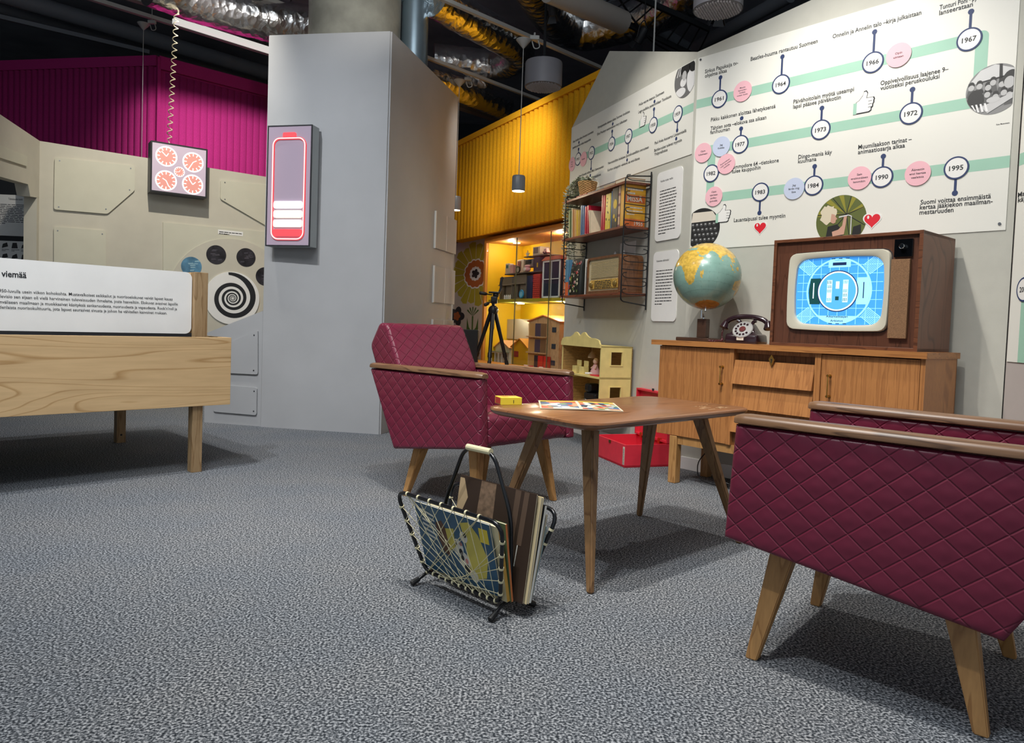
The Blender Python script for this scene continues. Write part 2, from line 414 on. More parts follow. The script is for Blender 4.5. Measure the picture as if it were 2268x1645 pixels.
# ---------------------------------------------------------------- fluted felt walls
M_mag = mat('magenta felt', 'a62a6e', .95, noise=(90, .12), bump=(300, .4, .001), spec=.15)
M_yel = mat('yellow felt', 'e3a41d', .95, noise=(90, .08), bump=(300, .4, .001), spec=.15)
def flute_mesh(w_, h, d, m, name):
    bm = B(); prof = [(w_ / 2 * cos(pi * i / 8), -d * sin(pi * i / 8)) for i in range(9)]
    a = [bm.verts.new((p[0] + w_ / 2, p[1], 0)) for p in prof]; b = [bm.verts.new((p[0] + w_ / 2, p[1], h)) for p in prof]
    for i in range(8): bm.faces.new((a[i], a[i + 1], b[i + 1], b[i]))
    bm.faces.new(a); bm.faces.new(b[::-1])
    bmesh.ops.recalc_face_normals(bm, faces=bm.faces); me = bpy.data.meshes.new(name); bm.to_mesh(me); bm.free()
    for p in me.polygons: p.use_smooth = len(p.vertices) == 4
    me.materials.append(m); return me
def fluted(parent, x0, x1, z0, z1, wd, d, m):
    me = flute_mesh(wd, z1 - z0, d, m, 'flute'); n = int((x1 - x0) / wd + .5)
    for i in range(n):
        o = bpy.data.objects.new('flute', me); COL.objects.link(o); o.parent = parent; o.location = (x0 + i * wd, 0, z0)
mc = at(351, 125, 8.6)
MGL = Frame((mc.x, mc.y, 0), -10.2); MGR = Frame((mc.x, mc.y, 0), 43.5)
zt = mc.z; xg = MGL.px(-60, 140)[0]
wm = obj('wall_magenta_left', box(B(), xg, 0, 0, .1, 1.6, zt), M_mag, kind='structure', M=MGL)
obj('trim_rail', box(B(), xg, 0, -.045, 0, zt - .12, zt), M_mag, wm)
fluted(wm, -.05 - 29 * .083, -.05, 1.6, zt - .12, .083, .038, M_mag)
xr = MGR.px(620, 200)[0]
wm2 = obj('wall_magenta_right', box(B(), 0.0, xr, 0, .1, 1.6, zt), M_mag, kind='structure', M=MGR)
obj('trim_rail', box(B(), 0, xr, -.045, 0, zt - .15, zt), M_mag, wm2)
obj('corner_post', box(B(), -.02, .015, -.045, 0, 1.6, zt - .02), M_mag, wm2)
fluted(wm2, .08, xr, 1.6, zt - .17, .083, .013, M_mag)

ypt = Vector((.483, 7.0, 0)); YW = Frame(ypt, -61.3)
zy0, zy1 = YW.px(1232, 485, -.15)[1], YW.px(1012, 315, -.15)[1]
yx0 = YW.px(985, 500, -.15)[0]; yx1 = YW.px(1350, 300, -.15)[0]
wy = obj('wall_yellow', box(B(), yx0, yx1, -.11, .45, zy0 + .02, zy1), M_yel, kind='structure', M=YW)
wf = bpy.data.objects.new('trim_rail', None); bpy.data.objects.remove(wf)
obj('trim_rail', box(B(), yx0, yx1, -.165, -.11, zy1 - .06, zy1 + .004), M_yel, wy)
me = flute_mesh(.09, zy1 - .06 - zy0, .045, M_yel, 'flute')
for i in range(int((yx1 - yx0) / .09)):
    o = bpy.data.objects.new('flute', me); COL.objects.link(o); o.parent = wy; o.location = (yx0 + i * .09, -.11, zy0)

# ================================================================ TIMELINE PANELS
def c6(x, y): return (1520 + x / 3.032, y / 3.032)
def c5(x, y): return (1180 + x / 3.6556, y / 3.6556)
def badge(root, x, z, year, r=.056, y0=-.004, sq=1.0):
    bm = prism(B(), circ(x, z, r, 40), -.0075, y0)
    o = obj('year_badge', bm, M_navy, root); bm = B()
    flat(bm, circ(x, z, r * .86, 36), -.0077); obj('badge_face', bm, M_white, o)
    bm = B(); write(bm, year, x, z - r * .22, wd=r * 1.12, h=r * .42, y=-.0081, bold=.02, center=True); obj('year', bm, M_black, o)
def stem(root, x0, z0, x1, z1, dot=True, wd=.006):
    bm = B(); d = Vector((x1 - x0, 0, z1 - z0)); n = Vector((d.z, 0, -d.x)).normalized() * wd
    flat(bm, [(x0 + n.x, z0 + n.z), (x1 + n.x, z1 + n.z), (x1 - n.x, z1 - n.z), (x0 - n.x, z0 - n.z)], -.0050)
    if dot: flat(bm, circ(x1, z1, .0135, 20), -.0052)
    obj('stem', bm, M_navy, root)
def sticker(root, x, z, lines, m, r=.062, ang=0.0, h=.0125):
    bm = prism(B(), circ(x, z, r, 40), -.0095, -.008); o = obj('sticker', bm, m, root); bm = B()
    for i, s in enumerate(lines):
        k = (len(lines) - 1) / 2 - i; dz = h * 1.75
        write(bm, s, x - k * dz * sin(ang), z - h * .45 + k * dz * cos(ang), h=h, y=-.0099, bold=.012, center=True, ang=ang, stretch=1.12)
    obj('sticker_text', bm, M_black, o)
def caption(root, F, lines, h=.0235, m=None):
    bm = B()
    for s, a, b in lines:
        x0, z0 = F.px(*a); x1, z1 = F.px(*b); write(bm, s, x0, (z0 + z1) / 2, wd=x1 - x0, h=h, y=-.0052, bold=.010)
    obj('caption', bm, m or M_black, root)
def thumb(root, x, z, s, mir=False):
    P = [(-.30, -.42), (.26, -.42), (.36, -.36), (.36, -.26), (.42, -.20), (.42, -.10), (.46, -.04), (.46, .06), (.48, .12), (.44, .20), (.14, .20), (.18, .42), (.12, .52), (.02, .50), (-.02, .34), (-.18, .14), (-.30, .08)]
    bm = prism(B(), [(x + p[0] * s * 1.1, z + p[1] * s * 1.1) for p in P], -.0062, -.004); o = obj('thumb_sticker', bm, M_black, root)
    bm = B(); flat(bm, [(x + p[0] * s, z + p[1] * s) for p in P], -.0066)
    obj('thumb_face', bm, M_white, o)
    bm = B(); flat(bm, [(x - .44 * s, z - .46 * s), (x - .28 * s, z - .46 * s), (x - .28 * s, z + .06 * s), (x - .44 * s, z + .06 * s)], -.0068); obj('cuff', bm, M_green, o)
    bm = B()
    for k in range(3): flat(bm, [(x + .24 * s, z + (-.24 + .14 * k) * s), (x + .40 * s, z + (-.24 + .14 * k) * s), (x + .40 * s, z + (-.22 + .14 * k) * s), (x + .24 * s, z + (-.22 + .14 * k) * s)], -.0070)
    obj('finger_line', bm, M_black, o)
def heart(root, x, z, s):
    def hp(k): return [(x + k * s * 16 * sin(t) ** 3 / 17, z + k * s * (13 * cos(t) - 5 * cos(2 * t) - 2 * cos(3 * t) - cos(4 * t)) / 17) for t in [2 * pi * i / 40 for i in range(40)]]
    o = obj('heart_sticker', prism(B(), hp(1.12), -.006, -.004), M_white, root)
    bm = B(); flat(bm, hp(.95), -.0065); obj('heart_face', bm, mat('red print', 'dc2233', .5), o)
    bm = B(); flat(bm, circ(x - .45 * s, z + .35 * s, .12 * s, 12, .2 * s), -.0069); obj('glint', bm, M_white, o)
def clipc(pts, x0=-9, x1=9, z0=-9, z1=9): return [(min(max(a, x0), x1), min(max(b, z0), z1)) for a, b in pts]
def band(bm, x0, x1, z, h=.028, y=-.0043): flat(bm, [(x0, z - h), (x1, z - h), (x1, z + h), (x0, z + h)], y)

# --- right panel
F = TVW; t = thing('timeline_panel', 'large white timeline panel above the television, years 1961 to 1995', 'sign', F)
pzb = F.px(1620, 547.8)[1]; pzt = F.px(1552, 128)[1]; pxr = F.px(2228, 500)[0]
obj('board', box(B(), .012, pxr, -.004, -.0005, pzb, pzt), M_print, t)
C = {k: F.px(*c6(*v)) for k, v in {'1961': (226, 664), '1964': (639, 567), '1966': (1256, 420), '1967': (1903, 268), '1972': (1512, 763), '1973': (906, 872), '1977': (366, 970), '1982': (171, 1165), '1983': (501, 1291), '1984': (858, 1247), '1990': (1318, 1190), '1995': (1816, 1127)}.items()}
r1 = (C['1961'][1] + C['1967'][1]) / 2; r2 = (C['1972'][1] + C['1973'][1] + C['1977'][1]) / 3; r3 = (C['1983'][1] + C['1990'][1] + C['1995'][1]) / 3
xk = F.px(*c6(1985, 330))[0]; xv = F.px(*c6(172, 1060))[0]
bm = B(); band(bm, .012, xk - .028, r1); band(bm, xv + .028, xk - .028, r2); band(bm, xv + .028, pxr, r3)
flat(bm, [(p[0], p[1]) for p in rrect(xk - .028, xk + .028, r2 - .028, r1 + .028, (.03, .01, .0, .0))], -.0043)
flat(bm, [(xv - .028, r3 - .028), (xv + .028, r3 - .028), (xv + .028, r2 + .028), (xv - .028, r2 + .028)], -.0043)
obj('route_line', bm, M_green, t)
for k, v in C.items(): badge(t, v[0], {'1961': r1, '1964': r1, '1966': r1, '1967': r1, '1972': r2, '1973': r2, '1977': r2, '1982': v[1]}.get(k, r3), k)
for k, q in {'1961': (234, 521), '1964': (650, 382), '1966': (1267, 216), '1967': (1914, 80), '1972': (1523, 602), '1973': (914, 727), '1977': (372, 865), '1983': (492, 1430), '1984': (866, 1118), '1990': (1328, 1050), '1995': (1806, 1297)}.items():
    x, z = C[k]; zz = F.px(*c6(*q))[1]; s = 1 if zz > z else -1; stem(t, x, z + s * .05, x, zz)
x, z = C['1982']; stem(t, x + .05, z, x + .085, z, False)
x, z = F.px(*c6(375, 795)); bm = B(); flat(bm, circ(x, z, .0125, 20), -.0048); obj('dot', bm, M_navy, t)
for q, ls, m, a in [((383, 615), ['Muutin', 'lapsuuden-', 'kodista', 'uuteen kotiin'], M_pink, 0), ((1430, 372), ['Opin', 'uimaan'], M_pink, 0), ((118, 1027), ['Opin', 'lukemaan'], M_pink, .04), ((240, 985), ['Jag', 'föddes'], M_blue, .0), ((273, 1102), ['Ensimmäinen', 'retki ulkomaan', 'matkalle'], M_pink, .45), ((190, 1320), ['Opin', 'ajamaan', 'polku-', 'pyörällä'], M_pink, 0), ((728, 1268), ['Jag', 'lärde mig', 'läsa'], M_blue, 0), ((1167, 1197), ['Sain', 'ensimmäisen', 'lemmikin'], M_pink, 0), ((1558, 1166), ['Äänestin', 'ensi kertaa', 'vaaleissa'], M_pink, 0)]:
    x, z = F.px(*c6(*q)); sticker(t, x, z, ls, m, ang=a, h=.0085 if max(map(len, ls)) > 11 else .011)
for L_ in [
    [('Sirkus Papukaija tv-', (128, 492), (350, 436)), ('ohjelma alkaa', (128, 522), (275, 487))],
    [('Beatles-huuma rantautuu Suomeen', (435, 409), (885, 291))],
    [('Onnelin ja Annelin talo –kirja julkaistaan', (985, 258), (1580, 102))],
    [('Tunturi Poni –pyörä', (1702, 66), (2010, -12)), ('lanseerataan', (1700, 103), (1926, 46))],
    [('Pikku kakkonen aloittaa lähetyksensä', (168, 815), (602, 728))],
    [('Tähtien sota –elokuva saa aikaan', (165, 875), (540, 801)), ('fanihuuman', (163, 903), (295, 876))],
    [('Päivähoitolain myötä useampi', (722, 698), (1128, 613)), ('lapsi pääsee päiväkotiin', (720, 731), (1040, 667))],
    [('Oppivelvollisuus laajenee 9–', (1306, 575), (1762, 478)), ('vuotiseksi peruskouluksi', (1305, 608), (1702, 527))],
    [('Commodore 64 –tietokone', (296, 1140), (623, 1087)), ('tulee kauppoihin', (308, 1165), (502, 1135))],
    [('Dingo-mania käy', (755, 1068), (980, 1035)), ('kuumana', (753, 1098), (876, 1080))],
    [('Muumilaakson tarinat –', (1157, 1003), (1516, 948)), ('animaatiosarja alkaa', (1155, 1037), (1470, 990))],
    [('Lauantaipussi tulee myyntiin', (322, 1492), (668, 1459))],
    [('Suomi voittaa ensimmäistä', (1575, 1373), (2047, 1332)), ('kertaa jääkiekon maailman-', (1570, 1407), (2058, 1366)), ('mestaruuden', (1568, 1441), (1796, 1424))]]:
    caption(t, F, [(s, c6(*a), c6(*b)) for s, a, b in L_])
caption(t, F, [('Kuva: Museovirasto', c6(2084, 842), c6(2172, 830))], h=.007)
for q, s in (((1190, 695), .115), ((248, 1440), .11)): thumb(t, *F.px(*c6(*q)), s)
heart(t, *F.px(*c6(499, 1528)), .042); heart(t, *F.px(*c6(1251, 1478)), .046)
for q in [(100, 402), (2106, 1503)]:
    x, z = F.px(*c6(*q)); obj('screw', cyl(B(), (x, -.008, z), (x, -.004, z), .007, seg=10), M_screw, t)
# photo prints (flat paper rounds)
g = lambda v: mat('photo grey %02x' % v, '%02x%02x%02x' % (v, v, v), .6)
def inside(cx, cz, r, pts): return all(hypot(a - cx, b - cz) < r for a, b in pts)
def clipr(cx, cz, r, pts): # pull polygon corners into the round
    o = []
    for a, b in pts:
        d = hypot(a - cx, b - cz); k = min(1, r * .985 / d) if d else 1; o.append((cx + (a - cx) * k, cz + (b - cz) * k))
    return o
x, z = F.px(*c6(2068, 600)); r = .118; xm = pxr - .004
cl = lambda P: clipc(clipr(x, z, r, P), x1=xm)
ph = obj('photo_round', prism(B(), clipc(circ(x, z, r, 48), x1=xm), -.0052, -.004), g(0x8a), t)
bm = B(); flat(bm, cl([(x - r, z + .04), (x + r, z + .06), (x + r, z + r), (x, z + r * 1.2), (x - r * .6, z + r)]), -.0055); obj('window_light', bm, g(0xd0), ph)
bm = B(); flat(bm, cl([(x + .02, z + .03), (x + .035, z + .03), (x + .035, z + .13), (x + .02, z + .13)]), -.0058); flat(bm, cl([(x - .07, z + .045), (x + .1, z + .06), (x + .1, z + .052), (x - .07, z + .038)]), -.0058); obj('window_bar', bm, g(0x35), ph)
rd = random.Random(3); bm = B(); bm2 = B(); bm3 = B()
for i in range(14):
    a, b = x - .09 + .19 * (i % 7) / 6 + rd.uniform(-.01, .01), z + .02 - .05 * (i // 7) + rd.uniform(-.01, .015)
    flat(bm, cl(circ(a, b + .012, .014, 12, .017)), -.006); flat(bm2, cl(circ(a, b, .013, 12, .014)), -.0063); flat(bm3, cl([(a - .02, b - .045), (a + .02, b - .045), (a + .014, b - .012), (a - .014, b - .012)]), -.0057)
flat(bm, cl(circ(x + .07, z + .035, .035, 20, .042)), -.0065); flat(bm2, cl(circ(x + .062, z + .02, .022, 20, .028)), -.0068)
flat(bm, cl(circ(x - .075, z - .035, .035, 20, .045)), -.0065)
obj('children_hair', bm, g(0x38), ph); obj('children_faces', bm2, g(0xbb), ph); obj('children_clothes', bm3, g(0x5c), ph)
bm = B(); flat(bm, cl([(x - .05, z - .075), (x + .1, z - .03), (x + .11, z - .06), (x - .02, z - .11)]), -.0071); flat(bm, cl(circ(x + .0, z - .05, .028, 20, .014)), -.0074); obj('table_top', bm, g(0xc4), ph)
bm = B()
for k in range(5): flat(bm, cl([(x - .11 + .018 * k, z - .06), (x - .102 + .018 * k, z - .06), (x - .09 + .018 * k, z - .1), (x - .1 + .018 * k, z - .1)]), -.0072)
obj('stripes', bm, g(0xe8), ph)
# typewriter keys
x, z = F.px(*c6(108, 1535)); r = .13; cl = lambda P: clipc(clipr(x, z, r, P), x0=.016, z0=pzb + .004)
ph = obj('photo_round', prism(B(), clipc(circ(x, z, r, 48), x0=.016, z0=pzb + .004), -.0052, -.004), g(0x20), t)
bm = B(); flat(bm, cl([(x - r, z + .045), (x + r, z + .05), (x + r * .7, z + r), (x - r * .7, z + r)]), -.0056); obj('paper', bm, mat('cream', 'd8cfc0', .6), ph)
bm = B(); bm2 = B()
for rr in range(5):
    for k in range(9):
        a, b = x - .13 + .031 * k + .01 * rr, z + .025 - .032 * rr
        if a > .022 and inside(x, z, r - .015, [(a, b)]) and b > pzb + .02: flat(bm, circ(a, b, .0125, 12), -.0056); flat(bm2, circ(a, b + .002, .006, 8, .003), -.0060)
obj('type_keys', bm, g(0x48), ph); obj('key_letters', bm2, g(0xd5), ph)
# singer under umbrella
x, z = F.px(*c6(1040, 1480)); r = .138; cl = lambda P: clipr(x, z, r, P)
ph = obj('photo_round', prism(B(), circ(x, z, r, 48), -.0052, -.004), mat('olive print', '5d6630', .6), t)
bm = B()
for k in range(5):
    a = pi * (.12 + .2 * k); flat(bm, cl([(x + .03, z + .03), (x + .03 + .2 * cos(a), z + .03 + .2 * sin(a)), (x + .03 + .2 * cos(a + .22), z + .03 + .2 * sin(a + .22))]), -.0056)
obj('umbrella_panel', bm, mat('light olive print', '8f8a2e', .6), ph)
bm = B()
for k in range(7):
    a = 2 * pi * k / 7 + .4; n = Vector((-sin(a), 0, cos(a))) * .0022; flat(bm, cl([(x + .03 + n.x, z + .03 + n.z), (x + .03 + .16 * cos(a) + n.x, z + .03 + .16 * sin(a) + n.z), (x + .03 + .16 * cos(a) - n.x, z + .03 + .16 * sin(a) - n.z), (x + .03 - n.x, z + .03 - n.z)]), -.0060)
obj('umbrella_rib', bm, M_black, ph)
bm = B(); flat(bm, cl([(x - .09, z - .12), (x + .02, z - .13), (x + .01, z - .05), (x - .02, z - .02), (x - .07, z - .03)]), -.0064)
flat(bm, cl([(x + .06, z - .11), (x + .12, z - .08), (x + .11, z - .03), (x + .07, z - .04)]), -.0064); obj('dark_shirt', bm, g(0x1c), ph)
bm = B(); rq = random.Random(5); flat(bm, cl([(x - .070 + .046 * rq.uniform(.8, 1.15) * cos(q), z + .038 + .052 * rq.uniform(.8, 1.15) * sin(q)) for q in [2 * pi * i / 26 for i in range(26)]]), -.0066); obj('blond_hair', bm, mat('blond print', 'd9ceb4', .6), ph)
bm = B(); flat(bm, cl([(x - .052, z + .040), (x - .034, z + .034), (x - .026, z + .018), (x - .018, z + .010), (x - .026, z + .004), (x - .028, z - .010), (x - .040, z - .016), (x - .056, z - .006)]), -.0070); flat(bm, cl([(x - .04, z - .085), (x + .022, z - .078), (x + .030, z - .02), (x + .034, z + .026), (x + .018, z + .026), (x + .010, z - .03), (x - .01, z - .05), (x - .045, z - .06)]), -.0070); obj('face_and_arm', bm, mat('skin print', 'c79b86', .6), ph)
bm = B(); flat(bm, cl([(x - .01, z + .014), (x + .04, z + .022), (x + .04, z + .028), (x - .01, z + .022)]), -.0074); flat(bm, cl([(x + .055, z - .08), (x + .06, z - .08), (x + .06, z + .02), (x + .04, z + .028), (x + .04, z + .023), (x + .055, z + .016)]), -.0074); obj('microphone', bm, g(0xd0), ph)

# --- left panel on the shelf wall
F = SHW; t = thing('timeline_panel', 'white timeline panel with slanting corner above the wall shelf, years 1951 to 1959', 'sign', F)
zb = F.px(1530, 342)[1]; zt_ = F.px(1542, 131)[1]; xl = F.px(1267, 291)[0]
obj('board', box(B(), xl, -.012, -.004, -.0005, zb, zt_), M_print, t)
C5 = {k: F.px(*c5(*v)) for k, v in {'1951': (371, 1312), '1952': (480, 1257), '1954': (643, 1177), '1957': (780, 1110), '1958': (981, 1014), '1959': (1180, 917)}.items()}
zr = sum(v[1] for v in C5.values()) / 6
bm = B(); band(bm, xl + .03, -.012, (zr + r1) / 2); obj('route_line', bm, M_green, t)
for k, v in C5.items(): badge(t, v[0], (zr + r1) / 2, k)
for k, q in {'1951': (376, 1208), '1952': (473, 1368), '1954': (650, 1062), '1957': (772, 1232), '1958': (988, 884), '1959': (1170, 1057)}.items():
    x, z = C5[k]; zz = F.px(*c5(*q))[1]; s = 1 if zz > z else -1; stem(t, x, zr + s * .05, x, zz)
bm = B()
for q in [(378, 1153), (470, 1420), (652, 1003), (768, 1295), (990, 822), (1166, 1123)]: flat(bm, circ(*F.px(*c5(*q)), .0125, 18), -.0048)
obj('dot', bm, M_navy, t)
for q, ls in [((325, 1330), ['Opin', 'aina', 'uimaan']), ((418, 1288), ['Synnyin'])]:
    x, z = F.px(*c5(*q)); sticker(t, x, z, ls, M_pink, h=.011)
for L_ in [[('Aku Ankka alkaa ilmestyä suomeksi', (328, 1160), (496, 1072))], [('Jenkki-purkka tulee kauppoihin', (326, 1212), (474, 1132))],
    [('Armi Kuusela valitaan Miss Universumiksi', (376, 1440), (578, 1352))], [('Helsingin Olympialaiset', (430, 1470), (556, 1416))],
    [('Hymypatsaita aletaan jakaa Suomen kouluissa', (530, 1046), (790, 906))], [('Elvis Presleyn ensimmäinen levy julkaistaan', (526, 1102), (768, 974))],
    [('Neuvostoliitto laukaisee Sputnik-satelliitin avaruuteen', (614, 1336), (944, 1196))], [('Kuriton sukupolvi –elokuva saa ensi-iltansa', (610, 1392), (870, 1286))],
    [('Hula-vanne saapuu Suomeen', (864, 862), (1068, 752))], [('Lego-palikka patentoidaan Tanskassa', (860, 922), (1126, 784))],
    [('Paul Anka konsertoi Linnanmäellä', (992, 1172), (1248, 1066))], [('Barbie-nuket tulevat myyntiin', (988, 1232), (1212, 1142)), ('Yhdysvalloissa', (988, 1264), (1096, 1220))]]:
    caption(t, F, [(s, c5(*a), c5(*b)) for s, a, b in L_], h=.020)
thumb(t, *F.px(*c5(893, 975)), .1)
x, z = F.px(*c5(1240, 635)); r = .125; cl = lambda P: clipc(clipr(x, z, r, P), x1=-.016, z1=zt_ - .004)
ph = obj('photo_round', prism(B(), clipc(circ(x, z, r, 48), x1=-.016, z1=zt_ - .004), -.0052, -.004), g(0x6a), t)
bm = B()
for k in range(5): flat(bm, cl([(x - .1 + .03 * k, z + .03), (x - .09 + .03 * k, z + .03), (x - .085 + .03 * k, z + .13), (x - .095 + .03 * k, z + .13)]), -.0056)
flat(bm, cl(circ(x + .08, z - .02, .06, 24, .09)), -.0056); flat(bm, cl(circ(x - .05, z - .08, .06, 20, .03)), -.0056); flat(bm, cl(circ(x - .02, z - .02, .035, 20, .03)), -.0058); obj('light_cloth', bm, g(0xdd), ph)
bm = B(); flat(bm, cl(circ(x + .0, z + .06, .055, 24, .04)), -.0061); flat(bm, cl(circ(x + .09, z + .07, .05, 24, .05)), -.0061); obj('dark_hair', bm, g(0x22), ph)
bm = B(); flat(bm, cl(circ(x - .01, z + .02, .025, 16, .032)), -.0065); obj('face', bm, g(0xb5), ph)

# --- far right panel (cut by the frame)
F = FRW; t = thing('timeline_panel', 'white timeline panel at the right edge with a green line going down', 'sign', F)
zb = F.px(2216, 799.4)[1]
obj('board', box(B(), .01, 1.5, -.004, -.0005, zb, 2.62), M_print, t)
x, z = F.px(2268, 641); gx = F.px(2258, 760)[0]
bm = B(); flat(bm, [(gx, zb), (gx + .06, zb), (gx + .06, z), (gx, z)], -.0043); band(bm, .01, 1.5, r3); obj('route_line', bm, M_green, t)
badge(t, x + .012, z, '2009')
caption(t, F, [('Matkapuhelin', (2257, 433), (2330, 420)), ('käyttöön', (2257, 446), (2310, 436))], h=.022)
x, z = F.px(2222, 786); obj('screw', cyl(B(), (x, -.008, z), (x, -.004, z), .007, seg=10), M_screw, t)

# --- two rounded text boards beside the shelf
def textboard(label, pts, title, n, tp):
    P = px_poly(SHW, pts); x0 = (P[0][0] + P[3][0]) / 2; x1 = (P[1][0] + P[2][0]) / 2; z1 = (P[0][1] + P[1][1]) / 2; z0 = (P[2][1] + P[3][1]) / 2
    t = thing('text_board', label, 'sign', SHW)
    obj('board', prism(B(), rrect(x0, x1, z0, z1, .035), -.006, -.0005), M_white, t)
    bm = B(); wd = x1 - x0; write(bm, title, x0 + wd * .14, z1 - .07, wd=wd * .5, h=.014, y=-.0064, bold=.012)
    greek(bm, x0 + wd * .14, x0 + wd * .82, z1 - .13, n, .021, .006, -.0064, seed=n); obj('caption', bm, M_black, t)
textboard('tall white text board beside the wall shelf, upper one', [(1457, 383), (1517, 367), (1505, 522), (1452, 540)], 'Vanha tuttu radio', 15, 0)
textboard('tall white text board between wall shelf and globe, lower one', [(1452, 562), (1506, 548), (1497, 711), (1440, 712)], 'Uutuutena näköradio!', 12, 0)

# ================================================================ ARMCHAIRS
def leather():
    m = mat('burgundy leather', '6c2037', .38, noise=(35, .06), spec=.4, coat=.04); nt = m.node_tree; N = nt.nodes; L = nt.links
    at_ = N.new('ShaderNodeAttribute'); at_.attribute_name = 'quilt'; sp = N.new('ShaderNodeSeparateXYZ'); L.new(at_.outputs['Vector'], sp.inputs[0])
    def mth(op, a, b=None, c=None):
        n = N.new('ShaderNodeMath'); n.operation = op
        for i, v in enumerate((a, b, c)):
            if v is None: continue
            if isinstance(v, (int, float)): n.inputs[i].default_value = v
            else: L.new(v, n.inputs[i])
        return n.outputs[0]
    u = mth('DIVIDE', sp.outputs[0], QW); v = mth('DIVIDE', sp.outputs[1], QH); hs = []
    for op in ('ADD', 'SUBTRACT'):
        p = mth(op, u, v); d = mth('ABSOLUTE', mth('SUBTRACT', p, mth('ROUND', p)))
        hs.append(mth('MINIMUM', mth('MULTIPLY', d, 16.0), 1.0))
    h = mth('SMOOTH_MIN', hs[0], hs[1], .4); nz = N.new('ShaderNodeTexNoise'); nz.inputs['Scale'].default_value = 700
    hh = mth('ADD', h, mth('MULTIPLY', nz.outputs['Fac'], .05)); bp = N.new('ShaderNodeBump'); bp.inputs['Strength'].default_value = .75; bp.inputs['Distance'].default_value = .0035
    L.new(hh, bp.inputs['Height']); L.new(bp.outputs[0], N['Principled BSDF'].inputs['Normal']); return m
QW, QH, GD = .082, .069, .0
def leather_old():
    m = mat('burgundy leather', '6c2037', .38, noise=(35, .06), bump=(700, .15, .0005), spec=.4, coat=.04); return m
M_lea = leather()
M_oak = wood('oak legs', 'b78a55', '94683a', (1, 1, .12), 14, .42, rings=5)
M_arm = wood('walnut armrest', '7a5a40', '4d3524', (.1, 1, 1), 22, .38, rings=4)
def quilt(a, b):
    p, q = a / QW + b / QH, a / QW - b / QH
    d1 = abs(p - round(p)); d2 = abs(q - round(q)); s = QW * QH / hypot(QW, QH)
    g = math.exp(-(d1 * s / .0030) ** 2) + math.exp(-(d2 * s / .0030) ** 2)
    puff = 1.6 * min(1, d1 * 2.4) * min(1, d2 * 2.4)
    return -GD * min(1.15, g) + .0010 * puff
def quad_slab(c, y0, y1, nu, nv, r=.012):
    """quilted slab: c = 4 corners (x,z) order (0,0),(1,0),(1,1),(0,1); both faces quilted"""
    bm = B(); G = []; ql = bm.verts.layers.float_vector.new('quilt')
    for side, y in ((-1, y0), (1, y1)):
        g_ = []
        for j in range(nv + 1):
            row = []
            for i in range(nu + 1):
                s, t = i / nu, j / nv
                x = (1 - s) * (1 - t) * c[0][0] + s * (1 - t) * c[1][0] + s * t * c[2][0] + (1 - s) * t * c[3][0]
                z = (1 - s) * (1 - t) * c[0][1] + s * (1 - t) * c[1][1] + s * t * c[2][1] + (1 - s) * t * c[3][1]
                e = min(s * hypot(c[1][0] - c[0][0], c[1][1] - c[0][1]), (1 - s) * hypot(c[1][0] - c[0][0], c[1][1] - c[0][1]), t * hypot(c[3][0] - c[0][0], c[3][1] - c[0][1]), (1 - t) * hypot(c[3][0] - c[0][0], c[3][1] - c[0][1]))
                k = max(0, 1 - e / r); inset = r * (1 - sqrt(max(0, 1 - k * k)))
                h = quilt(x + y - y0, z) * min(1, e / .02) - inset
                vv = bm.verts.new((x, y + side * h, z)); vv[ql] = (x + y - y0, z, 0); row.append(vv)
            g_.append(row)
        G.append(g_)
    for g_ in G:
        for j in range(nv):
            for i in range(nu): bm.faces.new((g_[j][i], g_[j][i + 1], g_[j + 1][i + 1], g_[j + 1][i]))
    a, b = G; bord = lambda g_: g_[0][:-1] + [g_[j][nu] for j in range(nv)] + g_[nv][:0:-1] + [g_[j][0] for j in range(nv, 0, -1)]
    A, Bd = bord(a), bord(b)
    for i in range(len(A)): j = (i + 1) % len(A); bm.faces.new((A[i], A[j], Bd[j], Bd[i]))
    return bm
def resample(pts, step):
    out = [Vector(pts[0])]
    for p, q in zip(pts, pts[1:]):
        p, q = Vector(p), Vector(q); n = max(1, int((q - p).length / step))
        out += [p + (q - p) * k / n for k in range(1, n + 1)]
    return out
